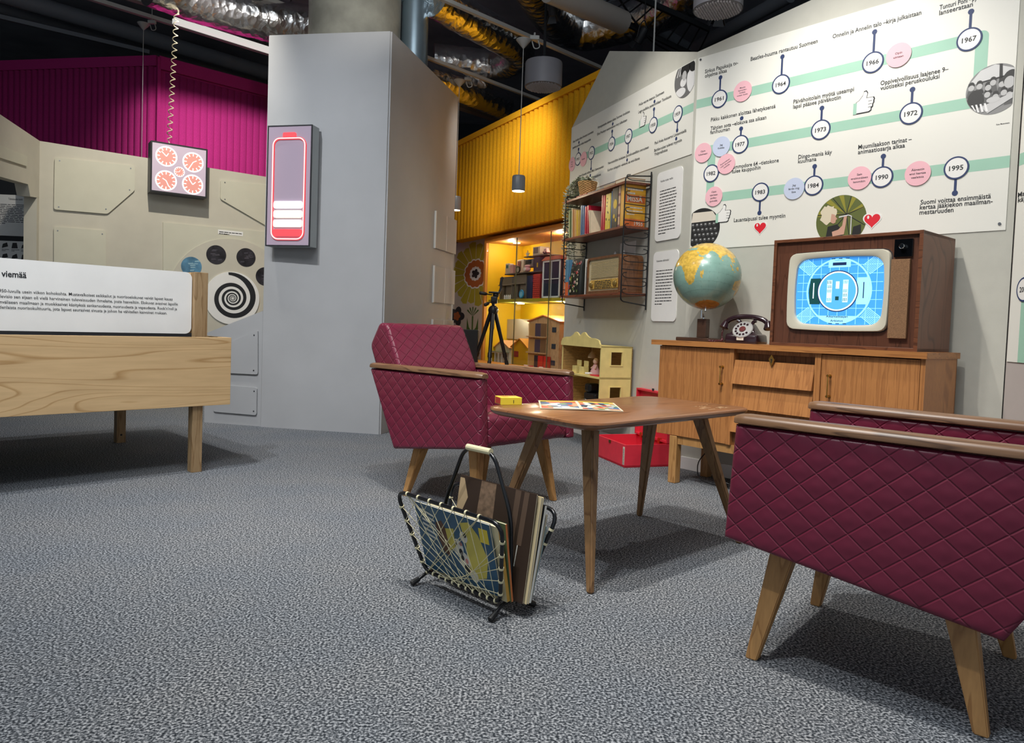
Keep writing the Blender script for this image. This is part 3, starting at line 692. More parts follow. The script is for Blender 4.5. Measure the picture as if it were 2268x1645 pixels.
def quilt_block(prof, y0, y1, step=.0065):
    """closed (x,z) profile swept along y, quilted all round and on both ends"""
    P = [(p.x, p.z) for p in fillet([(a, 0, b) for a, b in prof], .03, 5, closed=True)]
    P = [(p.x, p.y) for p in resample([Vector((a, b, 0)) for a, b in P + [P[0]]], step)][:-1]
    n = len(P); ny = int((y1 - y0) / step); bm = B(); ql = bm.verts.layers.float_vector.new('quilt'); rows = []; L_ = 0; ls = []
    for i in range(n): ls.append(L_); L_ += hypot(P[(i + 1) % n][0] - P[i][0], P[(i + 1) % n][1] - P[i][1])
    area = sum(P[i][0] * P[(i + 1) % n][1] - P[(i + 1) % n][0] * P[i][1] for i in range(n)); sg = 1 if area > 0 else -1
    for i in range(n):
        t = Vector((P[(i + 1) % n][0] - P[i - 1][0], 0, P[(i + 1) % n][1] - P[i - 1][1])).normalized(); nr = Vector((t.z, 0, -t.x)) * sg
        row = []
        for j in range(ny + 1):
            y = y0 + (y1 - y0) * j / ny; e = min(j, ny - j) / ny * (y1 - y0); k = max(0, 1 - e / .014)
            h = quilt(y, ls[i]) * min(1, e / .02) - .014 * (1 - sqrt(max(0, 1 - k * k)))
            vv = bm.verts.new((P[i][0] + nr.x * h, y, P[i][1] + nr.z * h)); vv[ql] = (y, ls[i], 0); row.append(vv)
        rows.append(row)
    for i in range(n):
        a, b = rows[i], rows[(i + 1) % n]
        for j in range(ny): bm.faces.new((a[j], a[j + 1], b[j + 1], b[j]))
    cx_, cz_ = sum(p[0] for p in P) / n, sum(p[1] for p in P) / n
    for side, col in ((-1, 0), (1, ny)):
        prev = [rows[i][col] for i in range(n)]; K = 16
        for k in range(1, K):
            f = 1 - k / K; cur = []
            for i in range(n):
                b0_ = rows[i][col].co; x = cx_ + (b0_.x - cx_) * f; z = cz_ + (b0_.z - cz_) * f
                vv = bm.verts.new((x, b0_.y + side * (quilt(x, z) * min(1, k / 3) + .003), z)); vv[ql] = (x, z, 0); cur.append(vv)
            for i in range(n): j = (i + 1) % n; bm.faces.new((prev[i], prev[j], cur[j], cur[i]))
            prev = cur
        c_ = bm.verts.new((cx_, prev[0].co.y, cz_))
        for i in range(n): bm.faces.new((prev[i], prev[(i + 1) % n], c_))
    return bm
def make_armchair(F, label):
    t = thing('armchair', label, 'armchair', F, group='burgundy quilted armchairs around the coffee table')
    W = .335; FT, FB, RB_, RT_2 = (.327, .652), (.345, .336), (-.305, .245), (-.535, .645)
    for s in (-1, 1):
        y0, y1 = (-W, -W + .058) if s < 0 else (W - .058, W)
        p = obj('side_panel', quad_slab([RB_, FB, FT, RT_2], y0, y1, 130, 60), M_lea, t, smooth=60)
        a = Vector((-.548, 0, .651)); b = Vector((.334, 0, .657)); bm = B()
        rr_ = [(-.036, 0), (-.036, .012), (-.028, .021), (-.008, .025), (.008, .025), (.028, .021), (.036, .012), (.036, 0), (.026, -.003), (-.026, -.003)]
        R_ = []
        for k, (f, sc) in enumerate(((0, .55), (.015, .85), (.04, 1), (.96, 1), (.985, .85), (1, .55))):
            c_ = a.lerp(b, f); R_.append([bm.verts.new((c_.x, s * (W - .03) + q[0] * sc, c_.z + .0005 + q[1] * (.4 + .6 * sc))) for q in rr_])
        for A_, B_ in zip(R_, R_[1:]):
            for i in range(10): j = (i + 1) % 10; bm.faces.new((A_[i], A_[j], B_[j], B_[i]))
        bm.faces.new(R_[0][::-1]); bm.faces.new(R_[-1])
        obj('armrest', bm, M_arm, t, smooth=50)
    obj('seat', quilt_block([(-.40, .36), (-.36, .435), (.30, .492), (.335, .47), (.343, .34), (-.26, .26)], -W + .060, W - .060), M_lea, t, smooth=60)
    obj('backrest', quilt_block([(-.33, .52), (-.35, .66), (-.478, .885), (-.548, .893), (-.632, .765), (-.50, .52), (-.36, .28), (-.30, .30)], -W + .062, W - .062), M_lea, t, smooth=60)
    for sx in (-1, 1):
        for sy in (-1, 1):
            fx, fy, tx, ty = sx * .270, sy * .272, sx * .205, sy * .225
            z1 = .33 if sx > 0 else .27; bm = B()
            q = lambda cx_, cy_, a_, b_, z: [(cx_ - a_, cy_ - b_, z), (cx_ + a_, cy_ - b_, z), (cx_ + a_, cy_ + b_, z), (cx_ - a_, cy_ + b_, z)]
            hexa(bm, q(fx, fy, .016, .014, 0), q(tx, ty, .034, .026, z1))
            bmesh.ops.bevel(bm, geom=bm.edges[:], offset=.003, segments=2, affect='EDGES')
            obj('leg', bm, M_oak, t)
    return t
CHL = Frame((-.142, 3.709, 0), -44.5); CHR = Frame((1.081, 2.004, 0), 139.7)
ac = make_armchair(CHL, 'burgundy quilted leather armchair facing right, whole chair with backrest visible behind the magazine rack')
copy_tree(ac, CHR.M, 'burgundy quilted leather armchair in the right foreground seen from its side, cut by the frame')

# ================================================================ COFFEE TABLE
TB = Frame((.47, 2.94, 0), 42.4)
M_teak = wood('worn teak top', '8f6140', '6d452b', (.12, 1, 1), 9, .3, coat=.25, rings=5)
M_tleg = wood('table legs', '8a6a48', '67492f', (1, 1, .1), 16, .38, rings=4)
t = thing('coffee_table', 'wooden coffee table with rounded corners and splayed legs between the two armchairs', 'table', TB)
bm = B(); Rr_ = []
for (z, ins) in ((.552, .035), (.560, .014), (.568, .003), (.575, 0), (.581, .002), (.583, .006)):
    Rr_.append([bm.verts.new((x, y, z)) for x, y in rrect(-.53 + ins, .53 - ins, -.285 + ins, .285 - ins, .085 - ins, 8)])
for a, b in zip(Rr_, Rr_[1:]):
    for i in range(len(a)): j = (i + 1) % len(a); bm.faces.new((a[i], a[j], b[j], b[i]))
bm.faces.new(Rr_[0][::-1]); bm.faces.new(Rr_[-1]); obj('tabletop', bm, M_teak, t, smooth=40)
for sx in (-1, 1):
    for sy in (-1, 1):
        bm = B(); hexa(bm, *[[(sx * cx_ + a * w_, sy * cy_ + b * v_, z) for a, b in ((-1, -1), (1, -1), (1, 1), (-1, 1))] for cx_, cy_, w_, v_, z in ((.482, .268, .011, .013, 0), (.352, .125, .022, .030, .541))])
        bmesh.ops.bevel(bm, geom=bm.edges[:], offset=.006, segments=3, affect='EDGES'); lg = obj('leg', bm, M_tleg, t, smooth=40)
        bm = B(); prism(bm, [(-.075, .553), (-.06, .537), (.06, .537), (.075, .553)], -.028, .028); bm.transform(Tr(sx * .35, sy * .125, 0)); obj('mounting_block', bm, M_tleg, lg)
t2 = t
bm = B(); rd = random.Random(5)
for k in range(16):
    a = rd.uniform(.25, .42); b = rd.uniform(-.22, -.10); l_ = rd.uniform(.01, .05)
    v = [(a, b), (a + l_, b + rd.uniform(-.01, .01)), (a + l_, b + .003 + rd.uniform(-.004, .004)), (a, b + .004)]
    bm.faces.new([bm.verts.new((p[0], p[1], .5833)) for p in v])
obj('scuff', bm, mat('scuffed varnish', 'c6a57c', .6), t)
# card box
cb = atz(1110, 897, .583); CBX = Frame((cb.x, cb.y, .583), 20)
t = thing('card_box', 'small yellow and red card game box on the left end of the coffee table', 'box', CBX)
obj('box_body', box(B(), 0, .088, 0, .078, 0, .03, bev=.0015), mat('yellow card', 'e6cf3a', .45), t)
obj('side_label', box(B(), -.001, .0, .012, .070, .003, .027), mat('red card', 'c0392f', .45), t)
bm = B(); greek(bm, .01, .08, .0, 3, .02, .010, 0, seed=4); bm.transform(Tr(0, .068, .0303) @ Rx(-90) @ Tr(0, 0, 0)); obj('top_print', bm, mat('orange print', 'cf6a3a', .5), t)
bm = B(); tube(bm, [(.052, -.0005, .008), (.052, -.0005, .02)], .0012, 6); obj('front_mark', bm, M_black, t)
# open comic
CM = Frame(TB.P(-.175, .12, .5832), -6.0)
t = thing('comic_magazine', 'open colourful comic magazine lying on the coffee table', 'magazine', TB.M @ Tr(-.165, .105, .5834) @ Rz(-43))
def page(bm, x0, x1, y0, y1, z0, z1, th=.003):
    hexa(bm, [(x0, y0, z0), (x1, y0, z1), (x1, y1, z1), (x0, y1, z0)], [(x0, y0, z0 + th), (x1, y0, z1 + th), (x1, y1, z1 + th), (x0, y1, z0 + th)])
for s, nm in ((-1, 'left'), (1, 'right')):
    bm = B(); page(bm, 0, s * .16, -.145, .145, .003, .0005 if s < 0 else .001); pg = obj('page_block', bm, mat('aged paper', 'd9cdb2', .7), t)
    cols = [('yellow ink', 'e3c443'), ('red ink', 'c8503a'), ('blue ink', '4f6f96'), ('green ink', '6e8f5c'), ('peach ink', 'd9a27c'), ('white ink', 'd9dad4')]
    rd = random.Random(s + 9); cells = {}; NX, NY = 7, 8; J = {}
    for i in range(NX + 1):
        for j in range(NY + 1): J[i, j] = (i + (rd.uniform(-.42, .42) if 0 < i < NX else 0), j + (rd.uniform(-.42, .42) if 0 < j < NY - 1 else 0))
    for i in range(NX):
        for j in range(NY): cells.setdefault(0 if j == NY - 1 else (1 if j == NY - 2 and rd.random() < .7 else rd.choice((1, 2, 2, 3, 4, 4, 5, 5, 6))), []).append((i, j))
    cols.append(('dark ink', '2b2d33'))
    for k, L_ in cells.items():
        bm = B()
        for i, j in L_:
            q_ = [J[i, j], J[i + 1, j], J[i + 1, j + 1], J[i, j + 1]]
            zz = lambda x: .0062 + (.0005 - .003) * abs(x) / .16 + (.0006 if s > 0 else .0002)
            bm.faces.new([bm.verts.new((s * (.006 + .148 * p / NX), -.14 + .28 * q / NY, zz(.006 + .148 * p / NX))) for p, q in q_])
        obj('page_print', bm, mat(cols[k][0], cols[k][1], .35), pg)

# ================================================================ SIDEBOARD
SB = Frame(atz(1478, 1067), -49.35)
M_sb = wood('sideboard teak', 'b67c48', '9c663a', (1, .06, .035), 80, .4, rings=2, lines=.6)
M_sbt = wood('sideboard top', 'b47a44', '8d5a30', (.035, .3, 1), 70, .4, rings=2)
M_sbd = wood('sideboard inner', '8a5d38', '6a4426', (1, 1, .05), 55, .5, rings=2)
M_brass = mat('brass', 'c9a55a', .28, 1, noise=(20, .05))
t = thing('sideboard', 'long teak sideboard with two doors and a middle drawer stack under the television', 'sideboard', SB)
D_ = .395
bm = B(); prismz(bm, rrect(-.150, 1.392, -.022, .405, (.012, .004, .004, .004), 3), .817, .846); obj('top', bm, M_sbt, t)
bm = B(); box(bm, -.098, -.078, .018, D_, .283, .817); box(bm, 1.360, 1.380, 0.0, D_, .283, .817); box(bm, -.098, 1.38, .02, D_, .283, .30); box(bm, -.098, 1.38, D_ - .01, D_, .283, .817)
box(bm, .41, .869, .02, D_ - .01, .795, .817); obj('carcass', bm, M_sb, t)
for x0, x1 in ((.383, .410), (.870, .902)): obj('divider', box(B(), x0, x1, -.004, D_ - .01, .283, .817, bev=.002), M_sb, t)
obj('drawer_cavity', box(B(), .41, .87, .05, .06, .283, .80), M_sbd, t)
for x0, x1, hx, hz in ((-.098, .381, None, (812, 850)), (.904, 1.358, None, (832, 878))):
    d = obj('door', box(B(), x0, x1, 0, .018, .285, .812, bev=.0015), M_sb, t)
    hx, z1 = SB.px(1597 if x0 < 0 else 1835, hz[0], -.02); _, z0 = SB.px(1597 if x0 < 0 else 1835, hz[1], -.02); bm = B()
    tube(bm, fillet([(hx, 0, z1), (hx, -.026, z1), (hx, -.026, z0), (hx, 0, z0)], .01), .0032, 8)
    for z in (z0, z1): cyl(bm, (hx, -.031, z), (hx, -.020, z), .0065, seg=12); cyl(bm, (hx, -.006, z), (hx, 0, z), .007, seg=12)
    obj('handle', bm, M_brass, d, smooth=40)
for z1, z0 in ((.752, .626), (.620, .492), (.486, .362)):
    bm = B(); hexa(bm, [(.4125, -.022, z0), (.8675, -.022, z0), (.8675, .012, z0), (.4125, .012, z0)], [(.4125, .006, z1 + .004), (.8675, .006, z1 + .004), (.8675, .022, z1 + .004), (.4125, .022, z1 + .004)])
    d = obj('drawer', bm, M_sb, t)
    if z1 > .7:
        bm = B(); kx, kz = SB.px(1711, 798, 0); prism(bm, [(kx, kz + .03), (kx + .008, kz + .018), (kx + .016, kz + .006), (kx + .01, kz - .006), (kx + .006, kz - .02), (kx, kz - .03), (kx - .006, kz - .02), (kx - .01, kz - .006), (kx - .016, kz + .006), (kx - .008, kz + .018)], -.012, -.004)
        e = obj('escutcheon', bm, M_brass, d); bm = B(); box(bm, kx - .002, kx + .002, -.0135, -.0118, kz - .012, kz + .004); cyl(bm, (kx, -.0135, kz + .004), (kx, -.0118, kz + .004), .004, seg=10); obj('keyhole', bm, M_black, d)
bm = B(); box(bm, .41, .87, .02, .03, .283, .362); obj('lower_panel', bm, M_sbd, t)
for x0 in (0.0, 1.30):
    for y0 in (.0, .33): obj('leg', box(B(), x0, x0 + .052, y0, y0 + .052, 0, .283, bev=.004), M_oak, t)
bm = B(); box(bm, .052, 1.30, .012, .04, .235, .283); box(bm, .052, 1.30, .345, .373, .235, .283); obj('base_rail', bm, M_oak, t)

# ---------------------------------------------------------------- television
TVF = Frame(SB.P(.602, .022, .846), -49.35)
t = thing('television', 'old wooden television showing a blue test pattern on the sideboard', 'television', TVF)
M_tv = wood('television teak', '6e432c', '4c2c1c', (.15, 1, 1), 16, .36, coat=.15, rings=6)
M_tvs = wood('television side veneer', '714a37', '523326', (.9, 1, .55), 2.2, .42, coat=.05, rings=16, lines=.2)
W_, H_, DD = .730, .553, .40
bm = B(); th = .016
box(bm, 0, W_, 0, DD, 0, th, bev=.0015); box(bm, 0, W_, 0, DD, H_ - th, H_, bev=.0015); box(bm, 0, th, 0, DD, th, H_ - th, bev=.0015); obj('cabinet', bm, M_tv, t)
obj('side_panel', box(B(), W_ - th, W_, 0.002, DD, .0, H_, bev=.001), M_tvs, t)
obj('side_lip', box(B(), W_ - th, W_ + .001, -.001, .002, 0, H_), M_tv, t)
obj('front_panel', box(B(), th, W_ - th, .016, .024, th, H_ - th), wood('television front', '5e3a2a', '44281c', (1, 1, .1), 20, .35, coat=.15, rings=4), t)
obj('back', box(B(), th, W_ - th, DD - .012, DD, th, H_ - th), M_black, t)
T_ = lambda x, y, off=.0: TVF.px(x, y, off)
def tq(x, y): return (1690 + x / 3.924, 500 + y / 3.924)
bz = [T_(*tq(*p), .004) for p in ((228, 238), (1120, 192), (1082, 925), (200, 906))]
zf = lambda z: z - 0.846 if z > .7 else z
def relz(P): return [(a, b - .846) for a, b in P]
bz = [T_(*tq(*p), .004) for p in ((228, 238), (1120, 192), (1082, 925), (200, 906))]
def tvp(x, y, off=.004):
    a, b = TVF.px(*tq(x, y), off); return a, b
b0x, b1x = (tvp(228, 238)[0] + tvp(200, 906)[0]) / 2, (tvp(1120, 192)[0] + tvp(1082, 925)[0]) / 2
b1z, b0z = (tvp(228, 238)[1] + tvp(1120, 192)[1]) / 2, (tvp(1082, 925)[1] + tvp(200, 906)[1]) / 2
def bulge(x0, x1, z0, z1, r, kx, kz, n=10):
    """rounded rectangle with bowed sides"""
    P = rrect(x0, x1, z0, z1, r, n); cx_, cz_, hx_, hz_ = (x0 + x1) / 2, (z0 + z1) / 2, (x1 - x0) / 2, (z1 - z0) / 2
    Q = [(p.x, p.z) for p in resample([Vector((a, 0, b)) for a, b in P + [P[0]]], .012)][:-1]
    return [(cx_ + (a - cx_) * (1 - kx * ((b - cz_) / hz_) ** 2), cz_ + (b - cz_) * (1 - kz * ((a - cx_) / hx_) ** 2)) for a, b in Q]
def loft(bm, rings_, mi=0):
    V = [[bm.verts.new(p) for p in r_] for r_ in rings_]
    for a, b in zip(V, V[1:]):
        for i in range(len(a)): j = (i + 1) % len(a); bm.faces.new((a[i], a[j], b[j], b[i]))
    return V
def scaled(P, k, c):
    return [(c[0] + (a - c[0]) * k[0], c[1] + (b - c[1]) * k[1]) for a, b in P]
cz = ((b0x + b1x) / 2, (b0z + b1z) / 2); OUT = bulge(b0x, b1x, b0z, b1z, .035, .02, .03)
s0x, s1x = (tvp(275, 560)[0] + tvp(290, 560)[0]) / 2, tvp(1050, 520)[0]; s1z, s0z = tvp(660, 270)[1], tvp(655, 862)[1]
SCR = bulge(s0x, s1x, s0z, s1z, .05, .05, .05)
nO, nS = len(OUT), len(SCR)
SCRr = [SCR[int(i * nS / nO) % nS] for i in range(nO)]
def polar(P, c, n=120):
    """resample a star shaped outline by angle"""
    out = []
    A = sorted([(atan2(b - c[1], a - c[0]), hypot(a - c[0], b - c[1])) for a, b in P])
    for k in range(n):
        th_ = -pi + 2 * pi * k / n
        for i in range(len(A)):
            a0, r0 = A[i - 1] if i else (A[-1][0] - 2 * pi, A[-1][1]); a1, r1_ = A[i]
            if a0 <= th_ <= a1: break
        else: a0, r0 = A[-1]; a1, r1_ = A[0][0] + 2 * pi, A[0][1]
        f = (th_ - a0) / max(1e-9, a1 - a0)
        p0 = (r0 * cos(a0), r0 * sin(a0)); p1 = (r1_ * cos(a1), r1_ * sin(a1))
        d = (p1[0] - p0[0], p1[1] - p0[1]); den = cos(th_) * d[1] - sin(th_) * d[0]
        r_ = (p0[0] * d[1] - p0[1] * d[0]) / den if abs(den) > 1e-9 else r0
        out.append((c[0] + r_ * cos(th_), c[1] + r_ * sin(th_)))
    return out
PO = polar(OUT, cz); PS = polar(SCR, cz)
mix = lambda k: [(a[0] * (1 - k) + b[0] * k, a[1] * (1 - k) + b[1] * k) for a, b in zip(PO, PS)]
y3 = lambda P, y: [(a, y, b) for a, b in P]
bm = B(); loft(bm, [y3(scaled(PO, (1.0, 1.0), cz), .02), y3(PO, .001), y3(mix(.08), -.004), y3(mix(.7), -.004), y3(mix(.93), .001), y3(PS, .016), y3(PS, .03)])
obj('bezel', bm, mat('beige plastic bezel', 'bfbbaa', .4), t, smooth=40)
bm = B(); loft(bm, [y3(scaled(PO, (1.022, 1.022), cz), .0155), y3(scaled(PO, (1.006, 1.006), cz), .0155)]); obj('bezel_gasket', bm, M_black, t)
em = lambda n, c, s: mat(n, c, .3, emit=s)
E1, E2, E3, E4 = em('screen blue', '3c8bd8', .8), em('screen light blue', '8fd2f2', .75), em('screen navy', '16264a', .8), em('screen dark green', '123c3c', .8)
bm = B(); YS = .012; flat(bm, PS, YS); scr = obj('screen', bm, E1, t)
sx0, sx1, sz0, sz1 = s0x, s1x, s0z, s1z; SW, SH = sx1 - sx0, sz1 - sz0; scx, scz = (sx0 + sx1) / 2, (sz0 + sz1) / 2
def inscr(a, b):
    u, v = (a - scx) / (SW / 2), (b - scz) / (SH / 2); return abs(u) <= (1 - .05 * v * v) * .997 and abs(v) <= (1 - .05 * u * u) * .997 and (abs(u) < .88 or abs(v) < .84 or (abs(u) - .82) ** 2 + (abs(v) - .78) ** 2 < .0225)
def sline(bm, x0, z0, x1, z1, w_, y, clipf=None):
    n = 60; d = Vector((x1 - x0, 0, z1 - z0)); nr = Vector((d.z, 0, -d.x)).normalized() * w_ / 2
    for i in range(n):
        a = (x0 + d.x * i / n, z0 + d.z * i / n); b = (x0 + d.x * (i + 1) / n, z0 + d.z * (i + 1) / n)
        if inscr(*a) and inscr(*b) and (clipf is None or clipf((a[0] + b[0]) / 2, (a[1] + b[1]) / 2)):
            flat(bm, [(a[0] + nr.x, a[1] + nr.z), (b[0] + nr.x, b[1] + nr.z), (b[0] - nr.x, b[1] - nr.z), (a[0] - nr.x, a[1] - nr.z)], y)
bm = B(); gp = SW / 9.6; RR = SH * .485
for k in range(-5, 6): sline(bm, scx + k * gp, sz0, scx + k * gp, sz1, .0022, YS - .0003)
for k in range(-4, 5): sline(bm, sx0, scz + (k + .0) * gp * .93, sx1, scz + k * gp * .93, .0022, YS - .0003)
rg = circ(scx, scz, RR, 80); ri = circ(scx, scz, RR - .008, 80)
for i in range(80):
    j = (i + 1) % 80; flat(bm, [rg[i], rg[j], ri[j], ri[i]], YS - .0006)
obj('screen_grid', bm, E2, scr)
for sx in (-1, 1):
    for sz in (-1, 1):
        bm = B(); bd = B(); ux, uz = sx * .79, sz * .61; nx, nz = -uz, ux
        for k in range(-4, 5):
            ox, oz = nx * k * .0068, nz * k * .0068
            (sline(bm, scx + ux * RR * 1.02 + ox, scz + uz * RR * 1.02 + oz, scx + ux * RR * 2 + ox, scz + uz * RR * 2 + oz, .0040 if abs(k) == 4 else .0030, YS - .0007))
        obj('corner_bars', bm, E2, scr)
bm = B(); flat(bm, [(scx - .055, scz + RR * .72), (scx + .055, scz + RR * .72), (scx + .055, scz + RR * .93), (scx - .055, scz + RR * .93)], YS - .0008)
cap = [p for p in circ(scx, scz, RR - .002, 80) if p[1] < scz - RR * .70]; cap = sorted(cap, key=lambda p: p[0]); flat(bm, cap, YS - .0008)
flat(bm, [(scx + RR * .55, scz - RR * .40), (scx + RR * .88, scz - RR * .40), (scx + RR * .97, scz), (scx + RR * .88, scz + RR * .40), (scx + RR * .55, scz + RR * .40)], YS - .0008); obj('light_patch', bm, E2, scr)
bm = B(); flat(bm, [(scx - RR * .55, scz - RR * .40), (scx - RR * .88, scz - RR * .40), (scx - RR * .93, scz), (scx - RR * .88, scz + RR * .40), (scx - RR * .55, scz + RR * .40)], YS - .0008); obj('dark_patch', bm, E4, scr)
bm = B(); flat(bm, [(scx - .034, scz + RR * .78), (scx + .034, scz + RR * .78), (scx + .034, scz + RR * .87), (scx - .034, scz + RR * .87)], YS - .0010)
flat(bm, [(scx + RR * .74, scz - RR * .22), (scx + RR * .77, scz - RR * .22), (scx + RR * .77, scz + RR * .26), (scx + RR * .74, scz + RR * .26)], YS - .0010)
for k in range(3):
    a = scx - .04 + k * .035
    if True: flat(bm, [(a, sz0 + .0055), (a + .018, sz0 + .0055), (a + .018, sz0 + .009), (a, sz0 + .009)], YS - .0010); flat(bm, [(a, sz1 - .009), (a + .018, sz1 - .009), (a + .018, sz1 - .0055), (a, sz1 - .0055)], YS - .0010)
flat(bm, circ(scx - .004, scz, RR * .63, 64), YS - .0011)
write(bm, 'Aikamatkaajan', scx, scz - RR * .80, h=.0105, y=YS - .0016, center=True, stretch=1.25); write(bm, 'Arkistot', scx, scz - RR * .93, h=.0105, y=YS - .0016, center=True, stretch=1.25)
obj('screen_print', bm, E3, scr)
bm = B(); flat(bm, circ(scx - .004, scz, RR * .60, 64), YS - .0013); flat(bm, [(scx - RR * .79, scz - RR * .22), (scx - RR * .76, scz - RR * .22), (scx - RR * .76, scz + RR * .26), (scx - RR * .79, scz + RR * .26)], YS - .0010); obj('inner_ring', bm, em('screen white', 'dff4ff', 1.0), scr)
bm = B(); flat(bm, circ(scx - .004, scz, RR * .56, 64), YS - .0015); obj('inner_disc', bm, em('screen mid blue', '4a97dd', .85), scr)
bm = B(); bd = B()
for cx_ in (-.044, .036):
    flat(bm, [(scx + cx_ - .013, scz - .055), (scx + cx_ + .013, scz - .055), (scx + cx_ + .013, scz + .055), (scx + cx_ - .013, scz + .055)], YS - .0017)
    for r_ in range(5):
        n = 4 + r_; zz = scz + .036 - .0215 * r_ if cx_ < 0 else scz - .050 + .0215 * r_
        if r_ == 3: continue
        for k in range(n): a = scx + cx_ - .011 + .022 * k / n; flat(bd, [(a, zz), (a + .010 / n, zz), (a + .010 / n, zz + .016), (a, zz + .016)], YS - .0019)
flat(bm, [(scx - .013, scz + .012), (scx + .005, scz + .012), (scx + .005, scz + .048), (scx - .013, scz + .048)], YS - .0017); flat(bd, [(scx - .013, scz - .045), (scx + .005, scz - .045), (scx + .005, scz - .026), (scx - .013, scz - .026)], YS - .0019)
obj('gauge_light', bm, em('screen pale', 'b9e6f5', .95), scr); obj('gauge_dark', bd, E4, scr)
bm = B(); box(bm, W_ - .125, W_ - .045, .004, .016, H_ - .118, H_ - .035, bev=.001); w_ = obj('channel_window', bm, mat('black glass', '08090c', .06, noise=(3, .02)), t)
bm = B(); lathe(bm, [(.013, 0), (.012, .02), (.010, .022), (0, .022)], 20, Tr(W_ - .085, .004, H_ - .07) @ Rx(90)); obj('channel_knob', bm, mat('chrome', 'd5d8dc', .1, 1), t, smooth=40)
bm = B(); box(bm, W_ - .132, W_ - .050, -.004, .016, .058, H_ - .128, bev=.002)
obj('speaker_cloth', bm, mat('woven speaker cloth', '7c5c40', .9, noise=(380, .35), bump=(420, .6, .001)), t)

# ---------------------------------------------------------------- globe
gx, gz = SB.px(1566, 612, .185); GR = .198
GB = Frame(SB.P(gx - .010, .185, .846), -49.35)
t = thing('globe', 'world globe with green oceans and yellow land on a dark wooden stand on the sideboard', 'globe', GB)
gz -= .846
M_wen = wood('dark stand wood', '4e382c', '2f211b', (.2, 1, 1), 30, .35, rings=3)
obj('base', box(B(), -.135, .095, -.085, .085, 0, .022, bev=.004), M_wen, t)
obj('column', box(B(), -.032, .032, -.02, .02, .022, .135, bev=.003), M_wen, t)
M_chr = mat('chrome', 'd5d8dc', .1, 1)
bm = B(); cyl(bm, (0, 0, .135), (0, 0, .150), .006); tube(bm, fillet([(0, 0, .148), (-.012, 0, .165), (-.01, 0, .17)], .01), .006, 8); tube(bm, [(0, 0, .148), (.02, -.05, .158)], .006, 8); cyl(bm, (.02, -.052, .140), (.02, -.052, .185), .006); obj('bracket', bm, M_chr, t, smooth=40)
LAND = {
 'land': [[(37, -10), (36, 10), (32, 20), (31, 33), (22, 37), (12, 43), (11, 51), (2, 46), (-10, 40), (-20, 35), (-29, 32), (-34, 26), (-34, 18), (-22, 14), (-10, 13), (0, 9), (5, 5), (5, -5), (9, -13), (15, -17), (24, -16), (33, -8)],
  [(-12, 49), (-16, 50), (-25, 47), (-24, 44), (-16, 44)],
  [(70, 20), (71, 60), (75, 100), (72, 140), (66, 178), (60, 163), (52, 140), (40, 128), (38, 120), (30, 122), (22, 112), (20, 107), (10, 108), (9, 105), (13, 101), (2, 104), (6, 100), (16, 97), (22, 90), (16, 82), (8, 77), (20, 72), (25, 66), (25, 57), (23, 59), (17, 55), (13, 45), (20, 40), (28, 35), (31, 34), (36, 36), (37, 28), (40, 24), (38, 21), (45, 13), (40, 17), (38, 15), (44, 8), (37, -5), (37, -9), (43, -9), (48, -4), (53, 7), (58, 9), (59, 18), (63, 20), (60, 5), (66, 13)],
  [(-11, 132), (-12, 142), (-18, 146), (-28, 153), (-38, 147), (-38, 140), (-32, 132), (-35, 118), (-31, 115), (-22, 114), (-15, 124)],
  [(5, 96), (-5, 105), (-6, 102), (2, 95)], [(6, 117), (0, 118), (-4, 115), (1, 109)], [(-8, 106), (-6, 106), (-8, 115)], [(0, 131), (-8, 147), (-10, 150), (-8, 138)], [(9, 80), (6, 80), (6, 82), (9, 81)]],
 'ice': [[(-66, -180), (-70, -100), (-64, -60), (-72, -30), (-70, 0), (-67, 50), (-66, 100), (-67, 140), (-72, 170), (-66, 180), (-90, 180), (-90, -180)]]}
def inpoly(la, lo, P):
    c_ = False
    for i in range(len(P)):
        (y1, x1), (y2, x2) = P[i - 1], P[i]
        if (y1 > la) != (y2 > la) and lo < (x2 - x1) * (la - y1) / (y2 - y1) + x1: c_ = not c_
    return c_
NLO, NLA = 180, 90; bm = B()
rows = [[bm.verts.new((GR * cos(radians(-90 + 180 * j / NLA)) * cos(radians(-180 + 360 * i / NLO)), GR * cos(radians(-90 + 180 * j / NLA)) * sin(radians(-180 + 360 * i / NLO)), GR * sin(radians(-90 + 180 * j / NLA)))) for i in range(NLO)] for j in range(1, NLA)]
sp, npole = bm.verts.new((0, 0, -GR)), bm.verts.new((0, 0, GR)); rd = random.Random(2)
def cls(la, lo):
    la += rd.uniform(-.6, .6); lo += rd.uniform(-.6, .6)
    if any(inpoly(la, lo, P) for P in LAND['ice']) or la < -72: return 2
    if any(inpoly(la, lo, P) for P in LAND['land']): return 1
    return 0
for j in range(NLA - 2):
    for i in range(NLO):
        f = bm.faces.new((rows[j][i], rows[j][(i + 1) % NLO], rows[j + 1][(i + 1) % NLO], rows[j + 1][i])); f.material_index = cls(-90 + 180 * (j + 1.5) / NLA, -180 + 360 * (i + .5) / NLO)
for i in range(NLO):
    f = bm.faces.new((sp, rows[0][(i + 1) % NLO], rows[0][i])); f.material_index = 2
    f = bm.faces.new((npole, rows[-1][i], rows[-1][(i + 1) % NLO])); f.material_index = 0
vd = (EYE - GB.P(.010, 0, gz)); a_v = math.degrees(atan2(vd.y, vd.x)) + 49.35
GM = Tr(.010, 0, gz) @ Rz(a_v) @ Ry(-19) @ Rz(-56)
bm.transform(GM)
ball = obj('ball', bm, [mat('globe sea', '84a99e', .22, noise=(9, .14), coat=.35), mat('globe land', 'd0ac4c', .22, noise=(45, .3), coat=.35), mat('globe ice', 'b07c33', .22, noise=(40, .2), coat=.35)], t, smooth=60)
bm = B()
